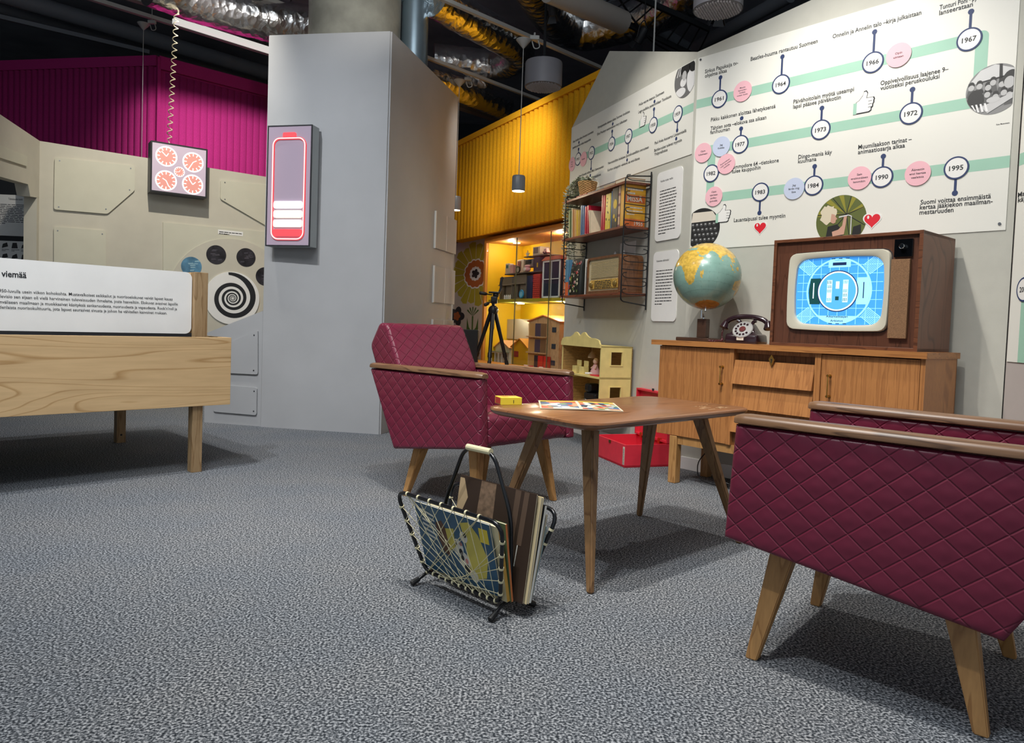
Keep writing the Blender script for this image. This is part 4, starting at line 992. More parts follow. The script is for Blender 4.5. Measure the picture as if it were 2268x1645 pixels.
for lo in range(-180, 180, 15): tube(bm, [GM @ Vector((GR * 1.0008 * cos(radians(la)) * cos(radians(lo)), GR * 1.0008 * cos(radians(la)) * sin(radians(lo)), GR * 1.0008 * sin(radians(la)))) for la in range(-80, 81, 8)], .00035, 3, caps=False)
for la in range(-75, 76, 15): tube(bm, [GM @ Vector((GR * 1.0008 * cos(radians(la)) * cos(radians(lo)), GR * 1.0008 * cos(radians(la)) * sin(radians(lo)), GR * 1.0008 * sin(radians(la)))) for lo in range(-180, 180, 8)], .00035, 3, closed=True)
obj('graticule', bm, mat('graticule ink', '4c6a60', .4), ball)
bm = B(); cyl(bm, GM @ Vector((0, 0, GR * .98)), GM @ Vector((0, 0, GR * 1.09)), .006); cyl(bm, GM @ Vector((0, 0, -GR * .98)), GM @ Vector((0, 0, -GR * 1.12)), .006); obj('axis_pin', bm, M_chr, t, smooth=40)

# ---------------------------------------------------------------- telephone
px_, pz_ = SB.px(1650, 748, .14)
PH = Frame(SB.P(px_, .15, .846), -40)
t = thing('telephone', 'dark bakelite rotary telephone on the sideboard between globe and television', 'telephone', PH)
M_bak = mat('dark bakelite', '2a1a20', .16, noise=(20, .1), coat=.3)
bm = B(); sec = [(.095, .078, 0), (.098, .080, .008), (.094, .076, .045), (.088, .07, .052), (.075, .058, .056), (.062, .045, .075), (.052, .034, .095), (.045, .026, .108), (.04, .02, .112)]
loft_r = [[(a, b, z) for a, b in rrect(-hx_, hx_, -hy_, hy_, min(hx_, hy_) * .22, 4)] for hx_, hy_, z in sec]
V = loft(bm, loft_r); bm.faces.new(V[0][::-1]); bm.faces.new(V[-1]); obj('body', bm, M_bak, t, smooth=35)
DM = Tr(0, -.052, .078) @ Rx(52)
bm = B(); lathe(bm, [(.056, -.012), (.058, 0), (.054, .004), (.050, .004), (.050, .002), (.020, .002), (.018, .006), (0, .007)], 40, DM); dl = obj('dial', bm, mat('silver dial', 'c4c2c0', .3, .6), t, smooth=40)
bm = B()
for k in range(10):
    a = radians(60 + 29 * k); c_ = DM @ Vector((.038 * cos(a), .038 * sin(a), .0032)); e_ = DM @ Vector((.038 * cos(a), .038 * sin(a), .0045)); cyl(bm, c_, e_, .0068, seg=12)
obj('finger_hole', bm, M_bak, dl)
bm = B(); lathe(bm, [(.019, .004), (.018, .008), (0, .009)], 24, DM); obj('dial_centre', bm, mat('oxblood enamel', '5d2a2a', .25), dl)
for s in (-1, 1):
    bm = B(); tube(bm, fillet([(s * .028, 0, .10), (s * .04, 0, .125), (s * .055, 0, .13)], .01), .010, 8); obj('cradle', bm, M_bak, t, smooth=40)
bm = B(); hp = [(-.125, 0, .108), (-.105, 0, .132), (-.06, 0, .148), (0, 0, .153), (.06, 0, .148), (.105, 0, .132), (.125, 0, .108)]
tube(bm, fillet(hp, .03, 4), .0145, 12)
for s in (-1, 1):
    d = Vector((s * .25, -.3, -1)).normalized(); c_ = Vector((s * .122, 0, .115)); tube(bm, [c_ - d * .012, c_, c_ + d * .012, c_ + d * .030, c_ + d * .034], [.014, .018, .022, .027, .024], 16)
obj('handset', bm, M_bak, t, smooth=45)
bm = B(); box(bm, -.028, .028, -.083, -.078, .014, .040, bev=.002); lb = obj('label_holder', bm, M_bak, t); obj('label_card', box(B(), -.02, .02, -.0845, -.083, .018, .034), mat('cream', 'd8cfc0', .6), t)
bm = B(); pts = []
base_c = [Vector((-.128, -.01, .095)), Vector((-.14, -.01, .05)), Vector((-.135, -.012, .02)), Vector((-.118, -.05, .010)), Vector((-.15, -.085, .008)), Vector((-.19, -.07, .008))]
cc = fillet(base_c, .03, 6); cc = resample(cc, .0012)
for i, p in enumerate(cc):
    tg = (cc[min(i + 1, len(cc) - 1)] - cc[max(i - 1, 0)]).normalized(); n1 = tg.cross(Vector((0, 1, .3))).normalized(); n2 = tg.cross(n1); a = i * 1.15
    pts.append(p + (n1 * cos(a) + n2 * sin(a)) * .0055)
tube(bm, pts, .0016, 5); obj('coiled_cord', bm, mat('burgundy cord', '5a2530', .4), t, smooth=60)

# ---------------------------------------------------------------- power cable and socket strip under the sideboard
t = thing('power_strip', 'white socket strip with black plugs behind the sideboard legs', 'socket', TVW)
sx_ = TVW.loc(SB.P(.30, .36, 0)).x
obj('strip', box(B(), sx_ - .02, sx_ + .42, -.046, -.015, .03, .09, bev=.004), M_white, t)
for k in (.24, .31): bm = B(); lathe(bm, [(.019, 0), (.019, .018), (.012, .034), (.006, .04), (0, .04)], 16, Tr(sx_ + k, -.046, .06) @ Rx(90)); obj('plug', bm, mat('black plastic', '17181a', .4), t, smooth=40)
bm = B(); P_ = [SB.P(.08, .33, .26), SB.P(.13, .25, .22), SB.P(.10, .15, .12), SB.P(.13, .12, .03), SB.P(.21, .14, .008)]
for k in range(22): a = k * .62; P_.append(SB.P(.26 + .03 * cos(a) + k * .006, .17 + .03 * sin(a), .008 + .0012 * k + (.028 if k > 4 else 0) * abs(sin(a * .5))))
P_ += [SB.P(.42, .22, .02), SB.P(.46, .30, .05)]
obj('power_cable', tube(B(), fillet([p for p in P_], .04, 4), .0033, 6), mat('black plastic', '17181a', .4), smooth=60, label='thin black power cable looped on the carpet under the sideboard', cat='cable')

# ================================================================ MAGAZINE RACK
MR = Frame((-.107, 2.353, 0), -45.3)
t = thing('magazine_rack', 'black metal magazine rack laced with cream cord, standing before the coffee table', 'magazine rack', MR)
M_blk = mat('black enamelled steel', '101216', .25)
M_cord = mat('cream cord', 'd9d1ac', .7)
XT, YT, ZT, XB_, YB, ZB = .266, .125, .321, .185, .046, .046
def side_pt(s, u, v):
    """u -1..1 along, v 0..1 up"""
    x = (XB_ + (XT - XB_) * v) * u; return Vector((x, s * (YB + (YT - YB) * v), ZB + (ZT - ZB) * v))
for s in (-1, 1):
    c4 = [side_pt(s, -1, 0), side_pt(s, 1, 0), side_pt(s, 1, 1), side_pt(s, -1, 1)]
    fr_ = obj('side_frame', tube(B(), fillet(c4, [.03, .03, .06, .06], 6, closed=True), .0068, 10, closed=True), M_blk, t, smooth=60)
    bm = B(); rd = random.Random(11)
    E_ = []
    nt_, nb_ = 7, 11
    top = [side_pt(s, -.74 + 1.36 * k / (nt_ - 1), 1) for k in range(nt_)]; bot = [side_pt(s, -.94 + 1.84 * k / (nb_ - 1), 0) for k in range(nb_)]
    lef = [side_pt(s, -1, .12 + .68 * k / 4) for k in range(5)]; rig = [side_pt(s, 1, .12 + .66 * k / 4) for k in range(5)]
    S_ = []
    for k in range(nt_): S_.append((top[k], bot[min(nb_ - 1, k + 4)]))
    for k in range(5): S_ += [(lef[k], bot[min(nb_ - 1, 4 + k)]), (rig[k], bot[1 + k])]
    for k in range(1, 7): S_.append((top[k], lef[max(0, 4 - k)] if k < 5 else bot[0]))
    S_ += [(top[6], bot[0]), (top[6], bot[1]), (top[5], bot[0]), (top[0], bot[10]), (top[0], bot[9])]
    for a, b in S_:
        o_ = Vector((0, s * rd.uniform(.0, .006), 0)); tube(bm, [a + o_, b + o_], .0012, 5)
    obj('lacing', bm, M_cord, fr_)
    bm = B()
    for p, dr in [(q, Vector((1, 0, 0))) for q in top + bot] + [(q, (side_pt(s, 1, 1) - side_pt(s, 1, 0)).normalized()) for q in lef + rig]:
        for o2 in (-.002, .0015): tube(bm, [p + dr * (o2 - .0018), p + dr * (o2 + .0018)], .0084, 10)
    obj('cord_wrap', bm, M_cord, fr_)
for sx in (-1, 1):
    bm = B(); tube(bm, fillet([(sx * .195, -.09, .008), (sx * .188, -.046, .036), (sx * .186, 0, .046), (sx * .188, .046, .036), (sx * .195, .09, .008)], .03), .0062, 8)
    f_ = obj('foot', bm, M_blk, t, smooth=60)
    bm = B()
    for s in (-1, 1): tube(bm, [(sx * .1965, s * .097, .0085), (sx * .193, s * .070, .021)], [.0095, .009], 10)
    obj('rubber_cap', bm, mat('black rubber', '0d0e10', .6), f_)
bm = B(); tube(bm, fillet([(-.175, 0, .05), (-.15, 0, .285), (-.055, 0, .492), (.085, 0, .492), (.175, 0, .30), (.185, 0, .05)], .05, 6), .0068, 10); obj('handle', bm, M_blk, t, smooth=60)
bm = B()
for k in range(26): a = -.040 + .110 * k / 25; tube(bm, [(a - .0021, 0, .492), (a + .0021, 0, .492)], [.0108, .0108], 12)
obj('handle_wrap', bm, M_cord, t)
# magazines in the rack
M_pap = mat('aged paper', 'd9cdb2', .7)
def magazine(label, x0, x1, z0, z1, y0, th, tilt, cover, extras=(), bend=0.0, spine=None):
    F_ = MR.M @ Tr(0, y0, z0) @ Rx(tilt)
    t = thing('magazine', label, 'magazine', F_, group='old magazines in the rack')
    h = z1 - z0; bm = B(); box(bm, x0, x1, -th / 2 + .0006, th / 2 - .0006, 0, h); obj('pages', bm, M_pap, t)
    bm = B(); box(bm, x0 - .001, x1 + .0015, -th / 2 - .0004, -th / 2 + .0006, -.001, h + .0015); box(bm, x0 - .001, x1 + .0015, th / 2 - .0006, th / 2 + .0004, -.001, h + .0015)
    obj('cover', bm, cover, t)
    if spine: bm = B(); box(bm, x1 + .0012, x1 + .0024, -th / 2, th / 2, 0, h); obj('spine', bm, spine, t)
    for nm, m, polys in extras:
        bm = B()
        for k, P in enumerate(polys): flat(bm, [(x0 + (x1 - x0) * a, h * b) for a, b in P], -th / 2 - .0008 - .00012 * k)
        obj(nm, bm, m, t)
    return t
cc2 = lambda a, b, r, q=None: circ(a, b, r, 18, q or r * 1.1)
Mk = mat
magazine('blue magazine cover with puppies behind the front lacing', -.185, .185, .062, .305, -.040, .006, 15, Mk('petrol blue cover', '1e5273', .3),
  [('white letters', Mk('white print', 'd9d9d2', .5), [[(.08, .55 + .07 * k), (.26, .50 + .07 * k), (.26, .53 + .07 * k), (.08, .585 + .07 * k)] for k in range(6)]),
   ('yellow straw', Mk('straw print', 'c9bb55', .5), [[(.62, .15), (.70, .12), (.86, .2), (.92, .5), (.84, .8), (.74, .95), (.62, .9), (.66, .6)], [(.40, .74), (.52, .78), (.50, .5), (.42, .42)]]),
   ('brown dog', Mk('brown print', '5e3b28', .5), [[(.27, .78), (.36, .84), (.42, .7), (.44, .5), (.40, .32), (.33, .36), (.28, .55)]]),
   ('white puppy', Mk('white fur print', 'd8d5cc', .5), [cc2(.54, .52, .07, .12), cc2(.60, .34, .07, .13), cc2(.64, .70, .05, .08), cc2(.70, .16, .05, .09)]),
   ('black patch', Mk('black print', '1b1d22', .6), [cc2(.50, .56, .03, .06), cc2(.57, .46, .025, .05), cc2(.62, .24, .035, .06), cc2(.58, .38, .02, .04), cc2(.66, .74, .02, .04)]),
   ('pink ear', Mk('pink print', 'c98682', .5), [cc2(.58, .58, .025, .03), cc2(.66, .2, .02, .03), cc2(.63, .35, .02, .04)]),
   ('yellow label', Mk('yellow card', 'e6cf3a', .45), [[(.86, .72), (.97, .72), (.97, .92), (.86, .92)]])])
magazine('cream magazine with a yellow spine leaning behind the blue one', -.15, .205, .052, .296, -.030, .012, 12, Mk('cream cover', 'cfc29b', .5), spine=Mk('mustard spine', 'b98f3c', .5))
magazine('thin green and white magazine with orange spine in the rack', -.13, .21, .050, .300, -.019, .007, 9, Mk('green cover', '5c6f4d', .5), spine=Mk('orange spine', 'c06f3c', .5))
magazine('large dark brown magazine with a bark pattern standing tallest in the rack', -.125, .235, .045, .380, .004, .006, -8, Mk('dark brown cover', '3d3029', .32),
  [('bark stripe', Mk('bark print', '7c6552', .5, noise=(60, .4)), [[(.26, .0), (.52, .0), (.50, 1.0), (.30, 1.0)]]), ('pale torn edge', Mk('pale print', 'b9a07d', .5), [[(.0, .05), (.16, .10), (.12, .35), (.17, .5), (.08, .65), (.14, .8), (.06, .98), (.0, .98)], [(.0, .0), (.2, .0), (.16, .22), (.0, .2)]]),
   ('trunk', Mk('mid brown print', '5d4a3d', .5), [[(.74, .45), (.80, .45), (.82, 1.0), (.75, 1.0)], [(.84, .5), (.90, .5), (.92, 1.0), (.86, 1.0)]]), ('animal', Mk('pale fur print', 'a89580', .5), [cc2(.72, .42, .05, .07), cc2(.70, .34, .05, .05)]), ('caption', Mk('white print', 'd9d9d2', .5), [[(.84, .3), (.85, .3), (.86, .5), (.85, .5)]])])
magazine('worn cream magazine directly behind the dark brown one', -.12, .245, .045, .372, .013, .010, -9, Mk('worn cream cover', 'c9b891', .6))
magazine('black and white magazine near the back of the rack', -.10, .245, .046, .345, .023, .008, -11, Mk('black cover', '24242a', .4), spine=Mk('white print', 'd9d9d2', .5))
magazine('grey newspaper magazine second from the back of the rack', -.12, .24, .046, .315, .032, .007, -13, Mk('newsprint cover', '8d8a7e', .7))
magazine('pale blue magazine rearmost in the rack', -.16, .235, .046, .275, .039, .005, -15, Mk('pale blue cover', '7fa7b5', .4))

# ================================================================ WALL SHELF
M_shf = wood('shelf teak', '86472c', '5f2f1c', (.1, 1, 1), 18, .38, coat=.1, rings=4)
XLl, XRr, SD = -1.45, -.485, .215
t = thing('wall_shelf', 'teak wall shelf with three boards hung in black wire ladders', 'shelf', SHW)
ZS = (1.163, 1.633, 1.945)
for z in ZS: obj('shelf_board', box(B(), XLl - .055, XRr + .0, -SD, -.012, z - .018, z, bev=.002), M_shf, t)
for s, x in ((-1, XLl), (1, XRr + .008)):
    bm = B(); zt_s, zb_s = (2.025, 1.045)
    tube(bm, fillet([(x, -.012, zb_s), (x, -.012, zt_s)], .01), .0055, 8)
    tube(bm, fillet([(x, -.012, zb_s + .03), (x, -SD - .004, zb_s + .055), (x, -SD - .004, zt_s - .05), (x, -.012, zt_s - .03)], .03), .0048, 8)
    ld = obj('ladder_frame', bm, M_blk, t, smooth=60)
    n = 15; bm = B()
    for k in range(n):
        z = zb_s + .11 + k * (zt_s - zb_s - .18) / (n - 1)
        if k % 2: tube(bm, fillet([(x, -SD, z), (x, -.05, z - .004), (x, -.018, z + .008), (x, -.018, z + .03), (x, -.05, z + .034)], .016, 3), .0032, 6)
        else: tube(bm, fillet([(x, -.014, z), (x, -SD + .04, z - .004), (x, -SD + .006, z + .008), (x, -SD + .006, z + .03), (x, -SD + .036, z + .034)], .016, 3), .0032, 6)
    obj('rung', bm, M_blk, ld)
# books: (x, width, height, depth, lean deg, colour, label)
def book(x, z, w_, h, d, col, label, lean=0, yaw=0, y0=None, print_=None, flatlay=False, side=None, group='books on the middle shelf board'):
    y0 = -SD + .02 if y0 is None else y0
    M_ = SHW.M @ Tr(x, y0, z) @ Ry(lean) @ Rz(yaw)
    t = thing('book', label, 'book', M_, group=group)
    bm = B()
    if flatlay: box(bm, 0, w_, 0, d, .003, h - .003); pg = (0, w_, 0, d, 0, h)
    else: box(bm, .003, w_ - .003, .003, d - .002, .003, h - .003)
    obj('pages', bm, M_pap, t); bm = B(); m = mat('cover ' + col, col, .4, noise=(30, .08))
    if flatlay: box(bm, -.002, w_ + .002, -.002, d + .002, 0, .003); box(bm, -.002, w_ + .002, -.002, d + .002, h - .003, h); box(bm, -.002, .002, -.002, d, 0, h)
    else: box(bm, 0, .003, 0, d, 0, h); box(bm, w_ - .003, w_, 0, d, 0, h); box(bm, 0, w_, 0, .003, 0, h)
    obj('cover', bm, m, t)
    return t
BK = [(-1.415, .012, .235, 'c9cf9a', 'thin pale green book at the left end of the middle shelf', -6), (-1.392, .010, .225, '4f6b45', 'thin dark green book second from the left on the middle shelf', -5),
 (-1.368, .016, .245, 'd7c9a4', 'cream book third from the left on the middle shelf', -4), (-1.340, .014, .23, 'c98b52', 'tan orange book leaning left of the yellow ones on the middle shelf', -5),
 (-1.310, .020, .225, 'd9b27a', 'wider sand coloured book in the left group of the middle shelf', -6), (-1.275, .014, .215, 'e0c24c', 'yellow thin book leaning in the left group of the middle shelf', -6),
 (-1.245, .014, .21, 'd2ab58', 'ochre thin book beside the two blue books', -5), (-1.205, .026, .24, '54749c', 'blue book in the left half of the middle shelf', -3), (-1.168, .016, .235, '6b86a8', 'paler blue book beside the blue book', -3),
 (-1.130, .022, .222, 'c2283e', 'red book next to the pale blue book', -3), (-1.092, .024, .225, 'b8213a', 'second red book right of the blue books', -3), (-1.050, .016, .185, 'e8d9b8', 'low cream book leaning against the red book', -8)]
for x, w_, h, c, l, ln in BK: book(x, ZS[1], w_, h, .15, c, l, ln)
book(-.995, ZS[1], .012, .225, .17, '4a2c30', 'dark brown picture book standing with its cover turned outward', 0, 62, y0=-SD + .17)
book(-.865, ZS[1], .022, .268, .16, 'c2283e', 'tall red book in the middle of the middle shelf')
book(-.835, ZS[1], .020, .262, .16, 'cf3046', 'brighter tall red book beside the yellow figured book')
def spotted(t, x, w_, h, polys, col, nm='cover_print'):
    bm = B()
    for P in polys: flat(bm, [(a * w_ , b * h) for a, b in P], -.0006)
    obj(nm, bm, mat('ink ' + col, col, .5), t)
b_ = book(-.800, ZS[1], .075, .265, .03, 'e0c63e', 'yellow book with dark figures on its cover', 0, 0)
rd = random.Random(8); spotted(b_, 0, .075, .265, [circ(rd.uniform(.2, .8), rd.uniform(.1, .9), .08, 8, .03) for _ in range(9)], '3a3a24')
b_ = book(-.715, ZS[1], .012, .275, .15, '3e78b5', 'thin bright blue book left of the black sunflower book')
b_ = book(-.700, ZS[1], .085, .290, .03, '25221d', 'black book with a yellow sunflower cover', 0, 0)
spotted(b_, 0, .085, .29, [circ(.55, .6, .3, 14, .12), circ(.4, .3, .15, 10, .06), circ(.7, .2, .12, 10, .05)], 'e0bb2e'); 
b_ = book(-.610, ZS[1], .030, .300, .15, 'c9a488', 'book with a chequered brown and pink spine')
spotted(b_, 0, .03, .3, [[(0, k / 8), (1, k / 8), (1, k / 8 + .06), (0, k / 8 + .06)] for k in range(0, 8, 2)], '7d4b57')
b_ = book(-.575, ZS[1], .055, .300, .17, 'e2a52d', 'thick yellow and orange yearbook 1955 at the right end of the middle shelf')
for z0, z1 in ((.17, .225), (.0, .055)): obj('orange_band', box(B(), .055, .0555, .004, .166, z0, z1), mat('orange card', 'd0682c', .45), b_)
bm = B(); write(bm, 'MISSÄ', .02, .18, wd=.125, h=.036, y=0, bold=.02); greek(bm, .02, .15, .27, 2, .028, .012, 0, seed=3); greek(bm, .02, .15, .14, 3, .024, .008, 0, seed=5)
bm.transform(Tr(.0559, 0, 0) @ Rz(90)); obj('cover_title', bm, mat('cream', 'd8cfc0', .6), b_)
bm = B(); write(bm, '1955', .085, .012, wd=.07, h=.026, y=0, bold=.02); bm.transform(Tr(.0559, 0, 0) @ Rz(90)); obj('cover_year', bm, mat('cream', 'd8cfc0'), b_)
G2 = 'books and things on the top shelf board'
book(-1.30, ZS[2], .17, .012, .14, 'c2505a', 'flat pink book under the plant basket', flatlay=True, group=G2)
book(-1.10, ZS[2], .16, .010, .14, '5a7f96', 'flat blue grey booklet right of the plant basket', flatlay=True, group=G2)
book(-.83, ZS[2], .15, .018, .14, 'd8b37c', 'flat sand coloured book near the middle of the top board', flatlay=True, group=G2)
book(-.66, ZS[2], .14, .032, .16, '9a6f4c', 'thick brown book lying at the right end of the top board', flatlay=True, group=G2)
G3 = 'books on the lowest shelf board'
book(-1.49, ZS[0], .020, .30, .17, 'e5875a', 'tall orange book at the left end of the lowest board', group=G3)
book(-1.468, ZS[0], .014, .30, .17, 'e6e0d4', 'tall white book beside the orange one on the lowest board', group=G3)
b_ = book(-1.452, ZS[0], .062, .295, .03, '5f8fae', 'blue picture book with an orange lower half on the lowest board', group=G3)
spotted(b_, 0, .062, .295, [[(0, 0), (1, 0), (1, .38), (0, .38)]], 'dd6a3c')
book(-1.155, ZS[0], .018, .285, .15, 'ece9e2', 'narrow white book behind the flowered bag', group=G3, y0=-SD + .05)
book(-1.13, ZS[0], .018, .22, .15, '27405c', 'dark blue book right of the flowered bag', group=G3, y0=-SD + .05)
# flowered bag
t = thing('paper_bag', 'dark bag with a colourful flower print on the lowest shelf board', 'bag', SHW.M @ Tr(-1.275, -SD + .06, ZS[0]))
bm = B(); V = loft(bm, [[(a, b, z) for a, b in rrect(-w_, w_, -d, d, min(w_, d) * .5, 4)] for w_, d, z in ((.095, .045, 0), (.105, .05, .04), (.1, .045, .14), (.09, .035, .23), (.095, .012, .285), (.092, .006, .30))]); bm.faces.new(V[0][::-1]); bm.faces.new(V[-1]); obj('bag_body', bm, mat('dark printed paper', '22241f', .5), t, smooth=50)
rd = random.Random(4)
for nm, c, n in (('red flowers', 'c23a35', 14), ('cream flowers', 'ded5b8', 18), ('green leaves', '667c3c', 14), ('pink flowers', 'c98a8e', 9)):
    bm = B()
    for k in range(n):
        z = rd.uniform(.02, .27); a = rd.uniform(-.085, .08); r_ = rd.uniform(.006, .014); yy = -(.050 if z < .12 else .050 - (z - .12) * .2)
        flat(bm, [(a + r_ * cos(q) * (1 + .35 * cos(5 * q)), z + r_ * sin(q) * (1 + .35 * cos(5 * q))) for q in [2 * pi * i / 15 for i in range(15)]], yy - .003 - .0003 * k / n)
    obj(nm.replace(' ', '_'), bm, mat(nm + ' ink', c, .5), t)
# radio
RX0, RX1, RH = -1.05, -.535, .278
t = thing('radio', 'old wooden table radio with a cream grille on the lowest shelf board', 'radio', SHW.M @ Tr(RX0, -SD + .012, ZS[0]))
RW = RX1 - RX0; M_rad = wood('radio walnut', '7f5231', '5b3820', (1, 1, .15), 14, .3, coat=.3, rings=4)
bm = B(); O_ = [(p[0], p[1]) for p in rrect(0, RW, 0.0, RH, (.035, .035, .008, .008), 5)]; I_ = [(p[0], p[1]) for p in rrect(.018, RW - .018, .022, RH - .018, (.025, .025, .005, .005), 5)]
ring(bm, O_, I_, 0, .19); obj('case', bm, M_rad, t, smooth=30)
bm = B(); prism(bm, I_, .012, .188); obj('cream_front', bm, mat('cream bakelite', 'd3c39c', .4), t)
bm = B(); box(bm, .06, RW - .03, .008, .014, .115, RH - .035); gr = obj('grille', bm, mat('gold grille cloth', 'b9a77a', .7, noise=(200, .3)), t)
bm = B()
for k in range(13): z = .122 + k * .0098; box(bm, .062, RW - .032, .005, .009, z, z + .004)
obj('grille_bars', bm, mat('cream bakelite', 'd3c39c', .4), gr)
bm = B(); box(bm, .06, RW - .03, .004, .014, .035, .105, bev=.003); dl = obj('dial_glass', bm, mat('amber dial', 'c9a14e', .2, noise=(60, .4)), t)
bm = B(); greek(bm, .13, RW - .11, .095, 5, .012, .006, .0034, last=1, seed=6); obj('dial_print', bm, M_black, dl)
for x in (.085, RW - .06): bm = B(); lathe(bm, [(.024, 0), (.024, .012), (.018, .018), (.008, .02), (0, .02)], 20, Tr(x, .006, .07) @ Rx(90)); obj('tuning_knob', bm, mat('brass knob', 'b79a5a', .3, .7), t, smooth=40)
bm = B()
for z in (.05, .10): box(bm, RW - .0005, RW + .001, .02, .17, z, z + .001)
obj('side_line', bm, M_rad, t)
for x, l in ((-.925, 'small white candle figure standing behind the radio, left one'), (-.79, 'small white candle figure standing behind the radio, right one')):
    bm = B(); lathe(bm, [(.014, 0), (.014, .26), (.013, .30), (.010, .322), (.003, .335), (0, .336)], 14, Tr(0, 0, 0)); o = obj('candle', bm, M_white, None, smooth=40, label=l, cat='candle', M=SHW.M @ Tr(x, -.022 - .006, ZS[0]))
x, z = SHW.px(1390, 551); obj('paper_tag', box(B(), x - .11, x + .12, -.003, -.0005, z - .06, z + .05), M_white, label='small white paper tag on the wall behind the radio', cat='sign', M=SHW)
# basket with trailing plant
bx = -1.27
t = thing('basket', 'woven straw basket pot on the left end of the top shelf board', 'basket', SHW.M @ Tr(bx, -SD + .10, ZS[2] + .012))
bm = B()
for k in range(14):
    z = .006 + k * .0085; r_ = .052 + .022 * k / 13; n = 48
    tube(bm, [((r_ + .0025 * (1 if (i + k) % 2 else -1)) * cos(2 * pi * i / n) and ((r_ + .0025 * (1 if (i // 2 + k) % 2 else -1)) * cos(2 * pi * i / n)), (r_ + .0025 * (1 if (i // 2 + k) % 2 else -1)) * sin(2 * pi * i / n), z) for i in range(n)], .0048, 5, closed=True)
obj('weave', bm, mat('straw', 'c29a62', .8, noise=(120, .3)), t, smooth=60); bm = B(); lathe(bm, [(.0, .004), (.05, .004), (.07, .105), (.062, .108), (.0, .100)], 24); obj('soil', bm, mat('soil', '3a2c20', .9), t)
M_leaf = mat('succulent leaf', 'a3ae96', .5, noise=(40, .3)); M_leaf2 = mat('pale succulent leaf', 'dfe3cf', .5, noise=(40, .15))
def leafy(strands, seed, dens=.011, sz=.013):
    rd = random.Random(seed); a_, b_, st = B(), B(), B()
    for S_ in strands:
        P = resample(fillet(S_, .05, 4), dens)
        tube(st, P, .0016, 4)
        for i, p in enumerate(P):
            for k in range(3):
                az = rd.uniform(0, 2 * pi); d = Vector((cos(az), sin(az), rd.uniform(-.2, .7))).normalized(); u = d.cross(Vector((0, 0, 1))).normalized()
                L_ = sz * rd.uniform(.8, 1.5); w_ = L_ * .38; nn_ = d.cross(u) * L_ * .18; bm = a_ if rd.random() < .3 else b_
                q = [p, p + d * L_ * .5 + u * w_ + nn_, p + d * L_, p + d * L_ * .5 - u * w_ + nn_]
                bm.faces.new([bm.verts.new(c) for c in q])
    return st, a_, b_
pl = thing('trailing_plant', 'trailing pale succulent plant growing from the straw basket and hanging down the shelf side', 'plant', SHW.M @ Tr(bx, -SD + .10, ZS[2] + .1))
rd = random.Random(12); ST = []
for k in range(20):
    dx = rd.uniform(-.32, -.20) ; dy = rd.uniform(-.10, .08); dn = rd.uniform(.22, .85) if k < 16 else rd.uniform(.1, .25)
    ST.append([Vector((rd.uniform(-.04, .03), rd.uniform(-.03, .03), 0)), Vector((dx * .4, dy * .4, .09)), Vector((dx, dy, .0)), Vector((dx - .02, dy, -dn * .5)), Vector((dx + rd.uniform(-.03, .02), dy + rd.uniform(-.02, .02), -dn))])
for k in range(7):
    a = rd.uniform(0, 2 * pi); ST.append([Vector((0, 0, 0)), Vector((.05 * cos(a), .04 * sin(a), .05)), Vector((.11 * cos(a), .05 * sin(a), .06 * rd.random()))])
st, a_, b_2 = leafy(ST, 3, .016, .024)
obj('stem', st, mat('plant stem', '59684a', .6), pl); obj('leaves', a_, M_leaf, pl, kind='stuff'); obj('pale_leaves', b_2, M_leaf2, pl, kind='stuff')

# ================================================================ DOLL HOUSE (large yellow, open front)
DHA = 111.2; c0 = at(1332, 764, 5.2); DH = Frame((c0.x, c0.y, 0), DHA - 180)   # x right along the front, y into the wall
DW, DD_, ZB0, ZM, ZT = .66, .262, .30, .541, .775
M_dy = mat('pale yellow wood paint', 'e3cf85', .6, noise=(12, .08), bump=(60, .2, .001)); M_dwall = wood('doll room panelling', 'b98f55', '8a6538', (.1, 1, 1.6), 14, .6, rings=8)
dk = obj('wall_bracket', box(B(), -DW, 0, .0, DD_ + .015, ZB0 - .03, ZB0), mat('grey painted board', 'bdbcb2'), label='grey bracket board carrying the yellow doll house', cat='bracket', M=DH)
t = thing('doll_house', 'large pale yellow doll house with open rooms beside the coffee table', 'doll house', DH)
for z0, z1 in ((ZB0, ZB0 + .012), (ZM - .007, ZM + .007), (ZT - .012, ZT)): obj('floor_board', box(B(), -DW, 0, 0, DD_, z0, z1), M_dy, t)
obj('side_wall', box(B(), -DW, -DW + .012, 0, DD_, ZB0, ZT), M_dy, t); obj('back_wall', box(B(), -DW, 0, DD_ - .008, DD_, ZB0, ZT), M_dwall, t)
# right side with two window openings
w1 = (.080, .165, .655, .735); sg = lambda px_, py_: ( (lambda d: ( (EYE + d * ((DH.o - EYE).dot(DH.x) / d.dot(DH.x)) - DH.o).dot(DH.y), (EYE + d * ((DH.o - EYE).dot(DH.x) / d.dot(DH.x))).z))(ray(px_, py_)))
a0, zt0_ = sg(1354, 780); a1, zb0_ = sg(1377, 809); c1_, zt1_ = sg(1351, 858); _, zb1_ = sg(1373, 885)
bm = B(); xs = [0, a0, a1, DD_]
for i, (y0, y1) in enumerate(((0, a0), (a1, DD_))): box(bm, -.012, 0, y0, y1, ZB0, ZT)
for z0, z1 in ((ZB0, zb1_), (zt1_, zb0_), (zt0_, ZT)): box(bm, -.012, 0, a0, a1, z0, z1)
sw = obj('side_wall', bm, M_dy, t)
bm = B()
for z0, z1 in ((zb0_, zt0_), (zb1_, zt1_)):
    for q in ((a0 - .008, a0, z0 - .008, z1 + .008), (a1, a1 + .008, z0 - .008, z1 + .008), (a0, a1, z1, z1 + .008), (a0, a1, z0 - .008, z0)): box(bm, 0, .004, *q)
obj('window_trim', bm, M_dy, sw)
